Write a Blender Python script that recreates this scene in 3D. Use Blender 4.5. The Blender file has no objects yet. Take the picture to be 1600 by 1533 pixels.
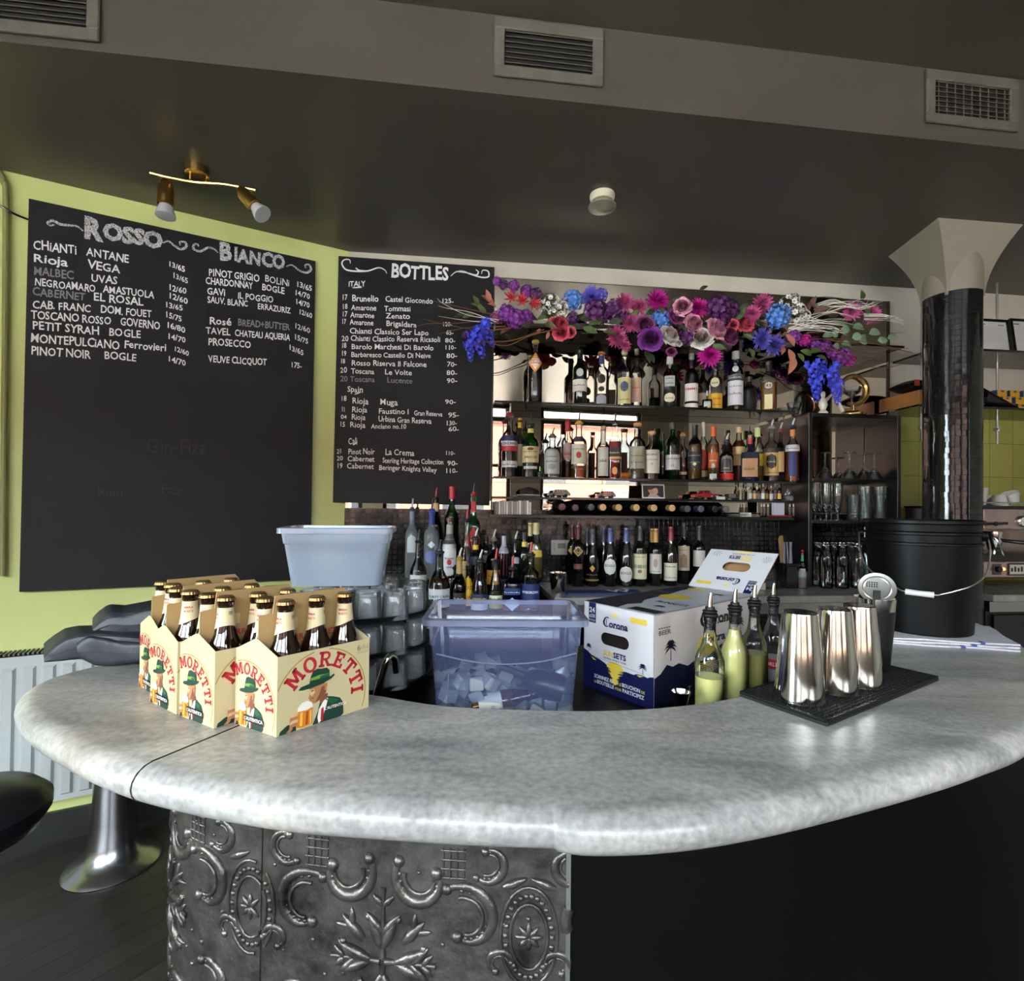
import bpy, math, random
from math import sin, cos, pi, radians, sqrt, atan2
from mathutils import Vector, Matrix, Euler
SC = bpy.context.scene
COL = SC.collection
random.seed(7)
V = Vector

# ------------------------------------------------------------------ camera
FPX, CAMZ, PITCH, ROLL, SHY = 800.0, 1.38, 0.0133, 0.0115, 17.8
cd = bpy.data.cameras.new('camera')
cd.sensor_width = 36.0
cd.lens = 36.0 * FPX / 1600.0
cd.shift_y = SHY / 1600.0
cd.clip_start = 0.02
cd.clip_end = 200
cam = bpy.data.objects.new('camera', cd)
COL.objects.link(cam)
CM = Matrix.Translation((0, 0, CAMZ)) @ (Euler((pi / 2 + PITCH, 0, 0)).to_matrix() @ Matrix.Rotation(ROLL, 3, 'Z')).to_4x4()
cam.matrix_world = CM
SC.camera = cam
SC.view_settings.view_transform = 'Standard'
SC.view_settings.look = 'None'
SC.view_settings.gamma = 1.0
SC.view_settings.use_curve_mapping = False
SC.view_settings.exposure = 2.45
cy = SC.cycles
cy.max_bounces = 8
cy.diffuse_bounces = 4
cy.glossy_bounces = 4
cy.transmission_bounces = 6
cy.transparent_max_bounces = 40
cy.caustics_reflective = False
cy.caustics_refractive = False
cy.sample_clamp_indirect = 6.0

# ------------------------------------------------------------------ sky and sun
SKY_COL, SKY_STR = (0.82, 0.91, 1.0), 7.0
w = bpy.data.worlds.new('daylight')
SC.world = w
w.use_nodes = True
bg = w.node_tree.nodes['Background']
bg.inputs[0].default_value = (*SKY_COL, 1)
bg.inputs[1].default_value = SKY_STR
sd = bpy.data.lights.new('sun', 'SUN')
sd.energy = 11.0
sd.angle = 0.01
sd.color = (1.0, 0.94, 0.86)
so = bpy.data.objects.new('sun', sd)
COL.objects.link(so)
so.location = (2, 6, 9)
so.rotation_euler = V((-0.35, -0.75, -0.75)).to_track_quat('-Z', 'Y').to_euler()


def portal(x0, y0, x1, y1, z0, z1, nx, ny):
    l = bpy.data.lights.new('daylight_portal', 'AREA')
    l.shape = 'RECTANGLE'
    l.size = sqrt((x1 - x0) ** 2 + (y1 - y0) ** 2)
    l.size_y = z1 - z0
    l.cycles.is_portal = True
    o = bpy.data.objects.new('daylight_portal', l)
    COL.objects.link(o)
    o.location = ((x0 + x1) / 2, (y0 + y1) / 2, (z0 + z1) / 2)
    o.rotation_euler = V((nx, ny, 0)).to_track_quat('-Z', 'Z').to_euler()


# window openings: (x0, x1, z0, z1) in the street wall, (y0, y1, z0, z1) in the side wall
STREET_Y, SIDE_X = -2.7, -4.2
STREET_WIN = [(-4.0, -1.1, 0.75, 2.85), (-0.8, 1.2, 0.75, 2.85), (1.7, 3.5, 0.75, 2.85)]
SIDE_WIN = [(-2.4, -0.4, 0.75, 2.8)]
for (a, b, c, d) in STREET_WIN:
    portal(a, STREET_Y - 0.1, b, STREET_Y - 0.1, c, d, 0, 1)
for (a, b, c, d) in SIDE_WIN:
    portal(SIDE_X - 0.1, a, SIDE_X - 0.1, b, c, d, 1, 0)


# ------------------------------------------------------------------ projection: photograph pixel to a point on a real plane
def ray(px, py):
    d = V(((px - 800) / FPX, (766.5 + SHY - py) / FPX, -1.0))
    return (CM.to_3x3() @ d)


def on_z(px, py, z):
    d = ray(px, py)
    t = (z - CAMZ) / d.z
    return V((d.x * t, d.y * t, z))


def on_pl(px, py, p, n):
    d = ray(px, py)
    o = V((0, 0, CAMZ))
    t = (V(p) - o).dot(V(n)) / d.dot(V(n))
    return o + d * t


def on_y(px, py, y):
    return on_pl(px, py, (0, y, 0), (0, 1, 0))


# back wall: A + t*BD, facing BN ; slanted side wall: A - t*LD, facing LN
A = V((-0.86, 2.64, 0))
BD = V((3.31, 0.37, 0)).normalized()
BN = V((BD.y, -BD.x, 0))
LD = V((1.17, 0.61, 0)).normalized()
LN = V((LD.y, -LD.x, 0))


def on_back(px, py, off=0.0):
    return on_pl(px, py, A + BN * off, BN)


def on_left(px, py, off=0.0):
    return on_pl(px, py, A + LN * off, LN)


# ------------------------------------------------------------------ materials
MATS = {}


def lin(h):
    if not isinstance(h, str):
        return tuple(h)
    h = h.lstrip('#')
    out = []
    for i in (0, 2, 4):
        c = int(h[i:i + 2], 16) / 255.0
        out.append(c / 12.92 if c <= 0.04045 else ((c + 0.055) / 1.055) ** 2.4)
    return tuple(out)


def newmat(name):
    m = bpy.data.materials.new(name)
    m.use_nodes = True
    nt = m.node_tree
    return m, nt, nt.nodes['Principled BSDF'], nt.nodes['Material Output']


def mat(name, col='808080', rough=0.5, metal=0.0, spec=0.5, coat=0.0, noise=None, bump=None, sub=0.0, col2=None):
    if name in MATS:
        return MATS[name]
    m, nt, b, out = newmat(name)
    c = lin(col)
    b.inputs['Base Color'].default_value = (*c, 1)
    b.inputs['Roughness'].default_value = rough
    b.inputs['Metallic'].default_value = metal
    b.inputs['Specular IOR Level'].default_value = spec
    b.inputs['Coat Weight'].default_value = coat
    if sub:
        b.inputs['Subsurface Weight'].default_value = sub
        b.inputs['Subsurface Radius'].default_value = (0.02, 0.02, 0.01)
    if noise or bump:
        tc = nt.nodes.new('ShaderNodeTexCoord')
    if noise:
        sc, amt = noise
        n = nt.nodes.new('ShaderNodeTexNoise')
        n.inputs['Scale'].default_value = sc
        n.inputs['Detail'].default_value = 6
        n.inputs['Roughness'].default_value = 0.6
        nt.links.new(tc.outputs['Object'], n.inputs['Vector'])
        r = nt.nodes.new('ShaderNodeValToRGB')
        c2 = lin(col2) if col2 else tuple(x * (1 - amt) for x in c)
        c1 = c if col2 else tuple(min(1, x * (1 + amt * 0.6)) for x in c)
        r.color_ramp.elements[0].position = 0.3
        r.color_ramp.elements[1].position = 0.7
        r.color_ramp.elements[0].color = (*c2, 1)
        r.color_ramp.elements[1].color = (*c1, 1)
        nt.links.new(n.outputs['Fac'], r.inputs['Fac'])
        nt.links.new(r.outputs['Color'], b.inputs['Base Color'])
    if bump:
        sc, st = bump
        n2 = nt.nodes.new('ShaderNodeTexNoise')
        n2.inputs['Scale'].default_value = sc
        n2.inputs['Detail'].default_value = 4
        nt.links.new(tc.outputs['Object'], n2.inputs['Vector'])
        bp = nt.nodes.new('ShaderNodeBump')
        bp.inputs['Strength'].default_value = st
        bp.inputs['Distance'].default_value = 0.01
        nt.links.new(n2.outputs['Fac'], bp.inputs['Height'])
        nt.links.new(bp.outputs['Normal'], b.inputs['Normal'])
    MATS[name] = m
    return m


def clear(name, col=(1, 1, 1), edge=0.55, rough=0.02, gloss=1.0, haze=None, ior=1.45):
    """thin clear wall: tinted see-through, denser at grazing angles, with a Fresnel gloss; haze = (colour, share)"""
    if name in MATS:
        return MATS[name]
    m, nt, b, out = newmat(name)
    nt.nodes.remove(b)
    c = lin(col)
    tr = nt.nodes.new('ShaderNodeBsdfTransparent')
    lw = nt.nodes.new('ShaderNodeLayerWeight')
    lw.inputs['Blend'].default_value = 0.35
    mx = nt.nodes.new('ShaderNodeMixRGB')
    mx.inputs[1].default_value = (*c, 1)
    mx.inputs[2].default_value = (*[x * edge for x in c], 1)
    nt.links.new(lw.outputs['Facing'], mx.inputs[0])
    nt.links.new(mx.outputs[0], tr.inputs['Color'])
    gl = nt.nodes.new('ShaderNodeBsdfGlossy')
    gl.inputs['Color'].default_value = (gloss, gloss, gloss, 1)
    gl.inputs['Roughness'].default_value = rough
    fr = nt.nodes.new('ShaderNodeFresnel')
    fr.inputs['IOR'].default_value = ior
    ms = nt.nodes.new('ShaderNodeMixShader')
    nt.links.new(fr.outputs[0], ms.inputs[0])
    base = tr.outputs[0]
    if haze:
        hc, share = haze
        hcl = (*lin(hc), 1)
        df = nt.nodes.new('ShaderNodeBsdfDiffuse')
        df.inputs['Color'].default_value = hcl
        tl = nt.nodes.new('ShaderNodeBsdfTranslucent')
        tl.inputs['Color'].default_value = hcl
        m1 = nt.nodes.new('ShaderNodeMixShader')
        m1.inputs[0].default_value = 0.5
        nt.links.new(df.outputs[0], m1.inputs[1])
        nt.links.new(tl.outputs[0], m1.inputs[2])
        m2 = nt.nodes.new('ShaderNodeMixShader')
        m2.inputs[0].default_value = share
        nt.links.new(base, m2.inputs[1])
        nt.links.new(m1.outputs[0], m2.inputs[2])
        base = m2.outputs[0]
    nt.links.new(base, ms.inputs[1])
    nt.links.new(gl.outputs[0], ms.inputs[2])
    nt.links.new(ms.outputs[0], out.inputs['Surface'])
    MATS[name] = m
    return m


# ------------------------------------------------------------------ mesh builder
class MB:
    def __init__(s):
        s.v, s.f, s.mi, s.mats = [], [], [], []
        s.T = Matrix()

    def mid(s, m):
        if m not in s.mats:
            s.mats.append(m)
        return s.mats.index(m)

    def add(s, vs, fs, m):
        k = len(s.v)
        s.v += [s.T @ V(p) for p in vs]
        i = s.mid(m)
        for f in fs:
            s.f.append([k + a for a in f])
            s.mi.append(i)

    def box(s, x0, y0, z0, x1, y1, z1, m):
        vs = [(x, y, z) for x in (x0, x1) for y in (y0, y1) for z in (z0, z1)]
        s.add(vs, [(0, 1, 3, 2), (4, 6, 7, 5), (0, 4, 5, 1), (2, 3, 7, 6), (0, 2, 6, 4), (1, 5, 7, 3)], m)

    def hexa(s, p, m):
        """p: four bottom points and four top points, same order"""
        s.add(p, [(3, 2, 1, 0), (4, 5, 6, 7), (0, 1, 5, 4), (1, 2, 6, 5), (2, 3, 7, 6), (3, 0, 4, 7)], m)

    def lathe(s, prof, m, n=20, c=(0, 0, 0), sq=0.0, sx=1.0, sy=1.0):
        vs, fs, rings = [], [], []
        for (r, z) in prof:
            if r < 1e-6:
                rings.append([len(vs)])
                vs.append((c[0], c[1], c[2] + z))
            else:
                ids = []
                for k in range(n):
                    a = 2 * pi * (k + 0.5) / n - pi / 2
                    q = r
                    if sq:
                        q = r / ((abs(cos(a)) ** sq + abs(sin(a)) ** sq) ** (1 / sq))
                    ids.append(len(vs))
                    vs.append((c[0] + q * cos(a) * sx, c[1] + q * sin(a) * sy, c[2] + z))
                rings.append(ids)
        for a, b in zip(rings, rings[1:]):
            if len(a) == 1 and len(b) == 1:
                continue
            for k in range(n):
                j = (k + 1) % n
                if len(a) == 1:
                    fs.append((a[0], b[j], b[k]))
                elif len(b) == 1:
                    fs.append((a[k], a[j], b[0]))
                else:
                    fs.append((a[k], a[j], b[j], b[k]))
        s.add(vs, fs, m)

    def tube(s, pts, r, m, n=8, caps=True, flat=1.0, up=None):
        pts = [V(p) for p in pts]
        rs = r if isinstance(r, (list, tuple)) else [r] * len(pts)
        vs, fs = [], []
        t0 = (pts[1] - pts[0]).normalized()
        ref = V(up) if up else (V((0, 0, 1)) if abs(t0.z) < 0.9 else V((1, 0, 0)))
        nrm = (ref - t0 * ref.dot(t0)).normalized()
        for i, p in enumerate(pts):
            t = (pts[min(i + 1, len(pts) - 1)] - pts[max(i - 1, 0)])
            t = t.normalized() if t.length > 1e-9 else t0
            nrm = nrm - t * nrm.dot(t)
            nrm = nrm.normalized() if nrm.length > 1e-6 else t.orthogonal().normalized()
            bn = t.cross(nrm)
            for k in range(n):
                a = 2 * pi * k / n
                vs.append(p + nrm * (cos(a) * rs[i] * flat) + bn * (sin(a) * rs[i]))
        for i in range(len(pts) - 1):
            for k in range(n):
                j = (k + 1) % n
                fs.append((i * n + k, i * n + j, (i + 1) * n + j, (i + 1) * n + k))
        if caps:
            fs.append(tuple(range(n - 1, -1, -1)))
            fs.append(tuple((len(pts) - 1) * n + k for k in range(n)))
        s.add(vs, fs, m)

    def ball(s, c, r, m, n=10, k=6):
        r = r if isinstance(r, (list, tuple)) else (r, r, r)
        vs, fs = [], []
        for i in range(k + 1):
            a = pi * i / k
            for j in range(n):
                b = 2 * pi * j / n
                vs.append((c[0] + r[0] * sin(a) * cos(b), c[1] + r[1] * sin(a) * sin(b), c[2] - r[2] * cos(a)))
        for i in range(k):
            for j in range(n):
                jj = (j + 1) % n
                fs.append((i * n + j, i * n + jj, (i + 1) * n + jj, (i + 1) * n + j))
        s.add(vs, fs, m)

    def prism(s, pts, z0, z1, m):
        n = len(pts)
        vs = [(x, y, z0) for x, y in pts] + [(x, y, z1) for x, y in pts]
        fs = [tuple(range(n - 1, -1, -1)), tuple(range(n, 2 * n))]
        fs += [(i, (i + 1) % n, n + (i + 1) % n, n + i) for i in range(n)]
        s.add(vs, fs, m)

    def slab(s, pts, nrm, th, m):
        """polygon in space given thickness along nrm"""
        n = len(pts)
        nv = V(nrm) * th
        vs = [V(p) for p in pts] + [V(p) + nv for p in pts]
        fs = [tuple(range(n - 1, -1, -1)), tuple(range(n, 2 * n))]
        fs += [(i, (i + 1) % n, n + (i + 1) % n, n + i) for i in range(n)]
        s.add(vs, fs, m)

    def grid(s, fn, nu, nv, m, wrap=False):
        vs = [fn(i / nu, j / nv) for j in range(nv + 1) for i in range(nu + (0 if wrap else 1))]
        q = nu if wrap else nu + 1
        fs = []
        for j in range(nv):
            for i in range(nu):
                ii = (i + 1) % q
                fs.append((j * q + i, j * q + ii, (j + 1) * q + ii, (j + 1) * q + i))
        s.add(vs, fs, m)

    def poly(s, pts, m):
        s.add(pts, [tuple(range(len(pts)))], m)

    def glyphs(s, txt, fn, m, h, width=None, bold=0.0, jit=0.0, rnd=None):
        """lay text out flat (x to the end, y up from the baseline, cap height h) and place it through fn(x, y)"""
        adv, items, x = 0, [], 0.0
        for ch in txt:
            g, wd = glyph(ch, bold)
            items.append((g, x))
            x += wd
        tot = x if x > 0 else 1
        sy = h / 0.73
        sx = (width / tot) if width else sy
        for (g, x0) in items:
            if not g:
                continue
            gv, gf = g
            dy = ro = 0.0
            k = 1.0
            if jit:
                dy = rnd.uniform(-1, 1) * jit * h
                ro = rnd.uniform(-1, 1) * jit * 0.9
                k = 1 + rnd.uniform(-1, 1) * jit * 1.2
            vs = []
            for (a, b) in gv:
                a2, b2 = a * sx * k, b * sy * k
                vs.append(fn(x0 * sx + a2 - b2 * ro, dy + b2 + a2 * ro))
            s.add(vs, gf, m)
        return tot * sx

    def build(s, name, parent=None, smooth=True, angle=0.6, bevel=0.0, seg=2):
        me = bpy.data.meshes.new(name)
        me.from_pydata([tuple(p) for p in s.v], [], s.f)
        for m in s.mats:
            me.materials.append(m)
        me.polygons.foreach_set('material_index', s.mi)
        me.update()
        if smooth:
            me.polygons.foreach_set('use_smooth', [True] * len(me.polygons))
            me.set_sharp_from_angle(angle=angle)
        o = bpy.data.objects.new(name, me)
        COL.objects.link(o)
        if parent:
            o.parent = parent
        if bevel:
            b = o.modifiers.new('edge', 'BEVEL')
            b.width = bevel
            b.segments = seg
            b.limit_method = 'ANGLE'
        return o


_G = {}


def _measure(txt, bold):
    cu = bpy.data.curves.new('lettering', 'FONT')
    cu.body = txt
    cu.resolution_u = 2
    cu.offset = bold
    ob = bpy.data.objects.new('lettering', cu)
    COL.objects.link(ob)
    dg = bpy.context.evaluated_depsgraph_get()
    dg.update()
    ev = ob.evaluated_get(dg)
    me = ev.to_mesh()
    vs = [(v.co.x, v.co.y) for v in me.vertices]
    fs = [tuple(p.vertices) for p in me.polygons]
    ev.to_mesh_clear()
    bpy.data.objects.remove(ob)
    bpy.data.curves.remove(cu)
    return vs, fs


def glyph(ch, bold=0.0):
    key = (ch, bold)
    if key not in _G:
        if '|' not in _G:
            a = _measure('||', 0)[0]
            _G['|'] = max(p[0] for p in a) - min(p[0] for p in a)
        b = _measure('|' + ch + '|', 0)[0]
        wd = max(p[0] for p in b) - min(p[0] for p in b) - _G['|']
        if ch == ' ':
            _G[key] = (None, wd)
        else:
            _G[key] = (_measure(ch, bold), wd)
    return _G[key]


# ------------------------------------------------------------------ things and parts
def tag(o, label=None, cat=None, group=None, kind=None):
    if label:
        o['label'] = label
    if cat:
        o['category'] = cat
    if group:
        o['group'] = group
    if kind:
        o['kind'] = kind
    return o


def thing(name, label, cat, loc=(0, 0, 0), rz=0.0, group=None, rot=None):
    o = bpy.data.objects.new(name, None)
    o.empty_display_size = 0.05
    COL.objects.link(o)
    o.location = loc
    o.rotation_euler = rot if rot else (0, 0, rz)
    return tag(o, label, cat, group)


def copy_tree(o, parent=None):
    c = o.copy()
    COL.objects.link(c)
    c.parent = parent
    for ch in list(o.children):
        copy_tree(ch, c)
    return c


def dup(root, loc, rz=0.0, label=None, group=None, rot=None, sc=None):
    r = copy_tree(root)
    r.location = loc
    r.rotation_euler = rot if rot else (0, 0, rz)
    if sc:
        r.scale = sc
    if label:
        r['label'] = label
    if group:
        r['group'] = group
    return r


def crom(pts, n):
    """Catmull-Rom through pts, n samples per span"""
    P = [V(p) for p in pts]
    P = [P[0] * 2 - P[1]] + P + [P[-1] * 2 - P[-2]]
    out = []
    for i in range(1, len(P) - 2):
        for k in range(n):
            t = k / n
            a, b, c, d = P[i - 1], P[i], P[i + 1], P[i + 2]
            out.append(0.5 * ((2 * b) + (c - a) * t + (2 * a - 5 * b + 4 * c - d) * t * t + (3 * b - a - 3 * c + d) * t ** 3))
    out.append(P[-2])
    return out


def resample(pts, n):
    L = [0.0]
    for a, b in zip(pts, pts[1:]):
        L.append(L[-1] + (b - a).length)
    out, j = [], 0
    for k in range(n + 1):
        t = L[-1] * k / n
        while j < len(L) - 2 and L[j + 1] < t:
            j += 1
        u = (t - L[j]) / max(1e-9, L[j + 1] - L[j])
        out.append(pts[j].lerp(pts[j + 1], min(1, max(0, u))))
    return out, L[-1]
# ================================================================== the room
def frame(o, p, x, n):
    """local X along x, local Y along n (out of the wall), Z up"""
    M = Matrix.Identity(4)
    X, N = V(x).normalized(), V(n).normalized()
    for i in range(3):
        M[i][0], M[i][1], M[i][2], M[i][3] = X[i], N[i], (0, 0, 1)[i], p[i]
    o.matrix_world = M
    return o


def wall(name, p0, p1, z1, m, holes=(), th=0.12, z0=0.0):
    """inside face runs p0 to p1; the room is on the right hand side of that direction reversed by the caller's order"""
    d = V(p1) - V(p0)
    L = d.length
    x = d.normalized()
    n = V((x.y, -x.x, 0))
    mb = MB()
    cuts = sorted(holes)
    u = 0.0
    for (a, b, c, e) in cuts:
        mb.box(u, -th, z0, a, 0, z1, m)
        mb.box(a, -th, z0, b, 0, c, m)
        mb.box(a, -th, e, b, 0, z1, m)
        u = b
    mb.box(u, -th, z0, L, 0, z1, m)
    o = mb.build(name, smooth=False)
    tag(o, kind='structure')
    return frame(o, V(p0), x, n)


paint_green = mat('green wall paint', 'ccd488', 0.5, noise=(1.5, 0.08))
paint_grey = mat('grey wall paint', 'c6bfb2', 0.6, noise=(3, 0.12))
paint_dark = mat('dark ceiling paint', '4e4840', 0.36, noise=(1.2, 0.2), bump=(6, 0.04))
paint_black = mat('black paint', '0d0d0e', 0.45)
black_gloss = mat('black gloss', '101012', 0.2)
chrome = mat('polished steel', 'c8c6c2', 0.12, 1.0)
steel = mat('brushed steel', 'a8a6a4', 0.3, 1.0)
brass = mat('brass', 'd8b062', 0.24, 1.0)
white_plastic = mat('white plastic', 'd8d8d6', 0.35)


def tile_mat(name, c1, c2, grout, w, h, mort, rough, off=0.0, radial=0.0, metal=0.0, bumpk=0.5):
    m, nt, b, out = newmat(name)
    tc = nt.nodes.new('ShaderNodeTexCoord')
    sp = nt.nodes.new('ShaderNodeSeparateXYZ')
    nt.links.new(tc.outputs['Object'], sp.inputs[0])
    cb = nt.nodes.new('ShaderNodeCombineXYZ')
    if radial:
        at = nt.nodes.new('ShaderNodeMath')
        at.operation = 'ARCTAN2'
        nt.links.new(sp.outputs['X'], at.inputs[0])
        nt.links.new(sp.outputs['Y'], at.inputs[1])
        mu = nt.nodes.new('ShaderNodeMath')
        mu.operation = 'MULTIPLY'
        mu.inputs[1].default_value = radial
        nt.links.new(at.outputs[0], mu.inputs[0])
        nt.links.new(mu.outputs[0], cb.inputs[0])
    else:
        nt.links.new(sp.outputs['X'], cb.inputs[0])
    nt.links.new(sp.outputs['Z'], cb.inputs[1])
    br = nt.nodes.new('ShaderNodeTexBrick')
    br.offset = off
    br.inputs['Color1'].default_value = (*lin(c1), 1)
    br.inputs['Color2'].default_value = (*lin(c2), 1)
    br.inputs['Mortar'].default_value = (*lin(grout), 1)
    br.inputs['Scale'].default_value = 1.0
    br.inputs['Brick Width'].default_value = w
    br.inputs['Row Height'].default_value = h
    br.inputs['Mortar Size'].default_value = mort
    br.inputs['Mortar Smooth'].default_value = 0.3
    nt.links.new(cb.outputs[0], br.inputs['Vector'])
    nt.links.new(br.outputs['Color'], b.inputs['Base Color'])
    b.inputs['Roughness'].default_value = rough
    b.inputs['Metallic'].default_value = metal
    # each tile sits at a slightly different tilt
    fl = nt.nodes.new('ShaderNodeVectorMath')
    fl.operation = 'DIVIDE'
    fl.inputs[1].default_value = (w, h, 1)
    nt.links.new(cb.outputs[0], fl.inputs[0])
    f2 = nt.nodes.new('ShaderNodeVectorMath')
    f2.operation = 'FLOOR'
    nt.links.new(fl.outputs[0], f2.inputs[0])
    wn = nt.nodes.new('ShaderNodeTexWhiteNoise')
    nt.links.new(f2.outputs[0], wn.inputs['Vector'])
    sb = nt.nodes.new('ShaderNodeVectorMath')
    sb.operation = 'SUBTRACT'
    sb.inputs[1].default_value = (0.5, 0.5, 0.5)
    nt.links.new(wn.outputs['Color'], sb.inputs[0])
    sc = nt.nodes.new('ShaderNodeVectorMath')
    sc.operation = 'SCALE'
    sc.inputs['Scale'].default_value = 0.10 * bumpk
    nt.links.new(sb.outputs[0], sc.inputs[0])
    ge = nt.nodes.new('ShaderNodeNewGeometry')
    ad = nt.nodes.new('ShaderNodeVectorMath')
    nt.links.new(ge.outputs['Normal'], ad.inputs[0])
    nt.links.new(sc.outputs[0], ad.inputs[1])
    nm = nt.nodes.new('ShaderNodeVectorMath')
    nm.operation = 'NORMALIZE'
    nt.links.new(ad.outputs[0], nm.inputs[0])
    bp = nt.nodes.new('ShaderNodeBump')
    bp.invert = True
    bp.inputs['Strength'].default_value = bumpk
    bp.inputs['Distance'].default_value = 0.004
    nt.links.new(br.outputs['Fac'], bp.inputs['Height'])
    nt.links.new(nm.outputs[0], bp.inputs['Normal'])
    nt.links.new(bp.outputs['Normal'], b.inputs['Normal'])
    MATS[name] = m
    return m


mosaic = tile_mat('black mosaic tile', '2a2829', '1c1a1b', '060505', 0.027, 0.027, 0.0042, 0.16, bumpk=.55)
mosaic_col = tile_mat('column mosaic tile', '1e1c1d', '121113', '070707', 0.026, 0.026, 0.0020, 0.10, radial=0.113)
green_tile = tile_mat('green glass tile', 'b2b65c', 'a6ac52', '767c3c', 0.155, 0.20, 0.002, 0.08, bumpk=0.12)


def wood_floor():
    m, nt, b, out = newmat('dark floor boards')
    tc = nt.nodes.new('ShaderNodeTexCoord')
    mp = nt.nodes.new('ShaderNodeMapping')
    mp.inputs['Rotation'].default_value = (0, 0, radians(-52))
    nt.links.new(tc.outputs['Object'], mp.inputs[0])
    br = nt.nodes.new('ShaderNodeTexBrick')
    br.inputs['Color1'].default_value = (*lin('332d29'), 1)
    br.inputs['Color2'].default_value = (*lin('26211e'), 1)
    br.inputs['Mortar'].default_value = (*lin('0c0a09'), 1)
    br.inputs['Scale'].default_value = 1
    br.inputs['Brick Width'].default_value = 1.4
    br.inputs['Row Height'].default_value = 0.085
    br.inputs['Mortar Size'].default_value = 0.0025
    nt.links.new(mp.outputs[0], br.inputs['Vector'])
    m2 = nt.nodes.new('ShaderNodeMapping')
    m2.inputs['Scale'].default_value = (2, 40, 1)
    nt.links.new(mp.outputs[0], m2.inputs[0])
    no = nt.nodes.new('ShaderNodeTexNoise')
    no.inputs['Scale'].default_value = 3
    no.inputs['Detail'].default_value = 6
    nt.links.new(m2.outputs[0], no.inputs['Vector'])
    mx = nt.nodes.new('ShaderNodeMixRGB')
    mx.blend_type = 'OVERLAY'
    mx.inputs[0].default_value = 0.7
    nt.links.new(br.outputs['Color'], mx.inputs[1])
    nt.links.new(no.outputs['Fac'], mx.inputs[2])
    nt.links.new(mx.outputs[0], b.inputs['Base Color'])
    b.inputs['Roughness'].default_value = 0.42
    bp = nt.nodes.new('ShaderNodeBump')
    bp.inputs['Strength'].default_value = 0.3
    bp.inputs['Distance'].default_value = 0.003
    nt.links.new(no.outputs['Fac'], bp.inputs['Height'])
    nt.links.new(bp.outputs['Normal'], b.inputs['Normal'])
    return m


# --- shell
SIDE_TOP = A - LD * ((A.x - SIDE_X) / LD.x)            # where the slanted wall meets the side wall
RIGHT_X = 4.4
BACK_END = A + BD * ((RIGHT_X - A.x) / BD.x)
mb = MB()
mb.box(-4.4, -2.9, -0.1, 4.6, 3.5, 0, wood_floor())
tag(mb.build('floor', smooth=False), kind='structure')
wall('wall_left', SIDE_TOP, A, 3.0, paint_green)
wall('wall_back', A, BACK_END, 3.0, paint_grey)
hs = [(SIDE_TOP.y - y1, SIDE_TOP.y - y0, a, b) for (y0, y1, a, b) in SIDE_WIN]
wall('wall_side', V((SIDE_X, STREET_Y, 0)), SIDE_TOP, 3.0, paint_green,
     [(y0 - STREET_Y, y1 - STREET_Y, a, b) for (y0, y1, a, b) in SIDE_WIN])
wall('wall_right', BACK_END, V((RIGHT_X, STREET_Y, 0)), 3.0, paint_grey)
wall('wall_front', V((RIGHT_X, STREET_Y, 0)), V((SIDE_X, STREET_Y, 0)), 3.0, mat('front wall paint', 'a89f92', 0.6, noise=(2, .1)),
     [(RIGHT_X - b, RIGHT_X - a, c, d) for (a, b, c, d) in STREET_WIN])

S0 = V((-1.456, 1.456, 0))
SD = V((3.296, 0.384, 0)).normalized()
SN = V((SD.y, -SD.x, 0))
ZC, ZU = 2.705, 2.96
sa, sb = S0 - SD * 3.4, S0 + SD * 6.6
mb = MB()
mb.prism([(sa.x, sa.y), (sb.x, sb.y), (4.7, 3.6), (-5, 3.4)], ZC, 3.1, paint_dark)
mb.prism([(-5, -3), (4.7, -3), (sb.x, sb.y + .05), (sa.x, sa.y + .05)], ZU, 3.1, paint_dark)
tag(mb.build('ceiling', smooth=False), kind='structure')

# window frames and street outside
wf = mat('dark window frame', '2b2826', 0.4)
pane_glass = clear('window glass', (0.96, 0.98, 0.97), edge=0.9)
n = 0
for (a, b, c, d) in STREET_WIN + SIDE_WIN:
    n += 1
    side = (a, b, c, d) in SIDE_WIN
    mb = MB()
    L = b - a
    for (u0, u1, z0, z1) in [(0, .06, c, d), (L - .06, L, c, d), (.06, L - .06, c, c + .06), (.06, L - .06, d - .06, d), (.06, L - .06, 2.05, 2.1)]:
        mb.box(u0, -.09, z0, u1, -.03, z1, wf)
    o = mb.build('window_%d' % n, smooth=False)
    tag(o, kind='structure')
    g = MB()
    g.box(.06, -.063, c + .06, L - .06, -.057, d - .06, pane_glass)
    g.build('pane', o, smooth=False)
    if side:
        frame(o, (SIDE_X, a, 0), (0, 1, 0), (1, 0, 0))
    else:
        frame(o, (b, STREET_Y, 0), (-1, 0, 0), (0, 1, 0))

mb = MB()
mb.box(-30, -40, -0.16, 30, -2.9, -0.12, mat('pavement', 'bcbab6', 0.8, noise=(2, .1)))
mb.box(-30, -2.9, -0.16, -4.45, 8, -0.12, mat('pavement'))
tag(mb.build('floor_street', smooth=False), kind='structure')
brick = tile_mat('facade brick', '5e372f', '522e27', '56483f', 0.24, 0.08, 0.008, 0.9, off=0.5, bumpk=0.2)
cream = mat('facade render', '6a5446', 0.9, noise=(1.5, .1))
dkpane = mat('dark shop pane', '20242a', 0.1)
fb = thing('street_building', 'sunlit brick and cream building across the street, seen only in the mirror', 'building', (0, -13, -0.12))
mb = MB()
mb.box(-16, -.5, 0, 16, 0, 1.2, cream)
mb.box(-16, -.5, 1.2, 16, 0, 4.7, brick)
mb.box(-16, -.5, 4.7, 16, .2, 5.0, cream)
mb.build('facade', fb, smooth=False)
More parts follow.
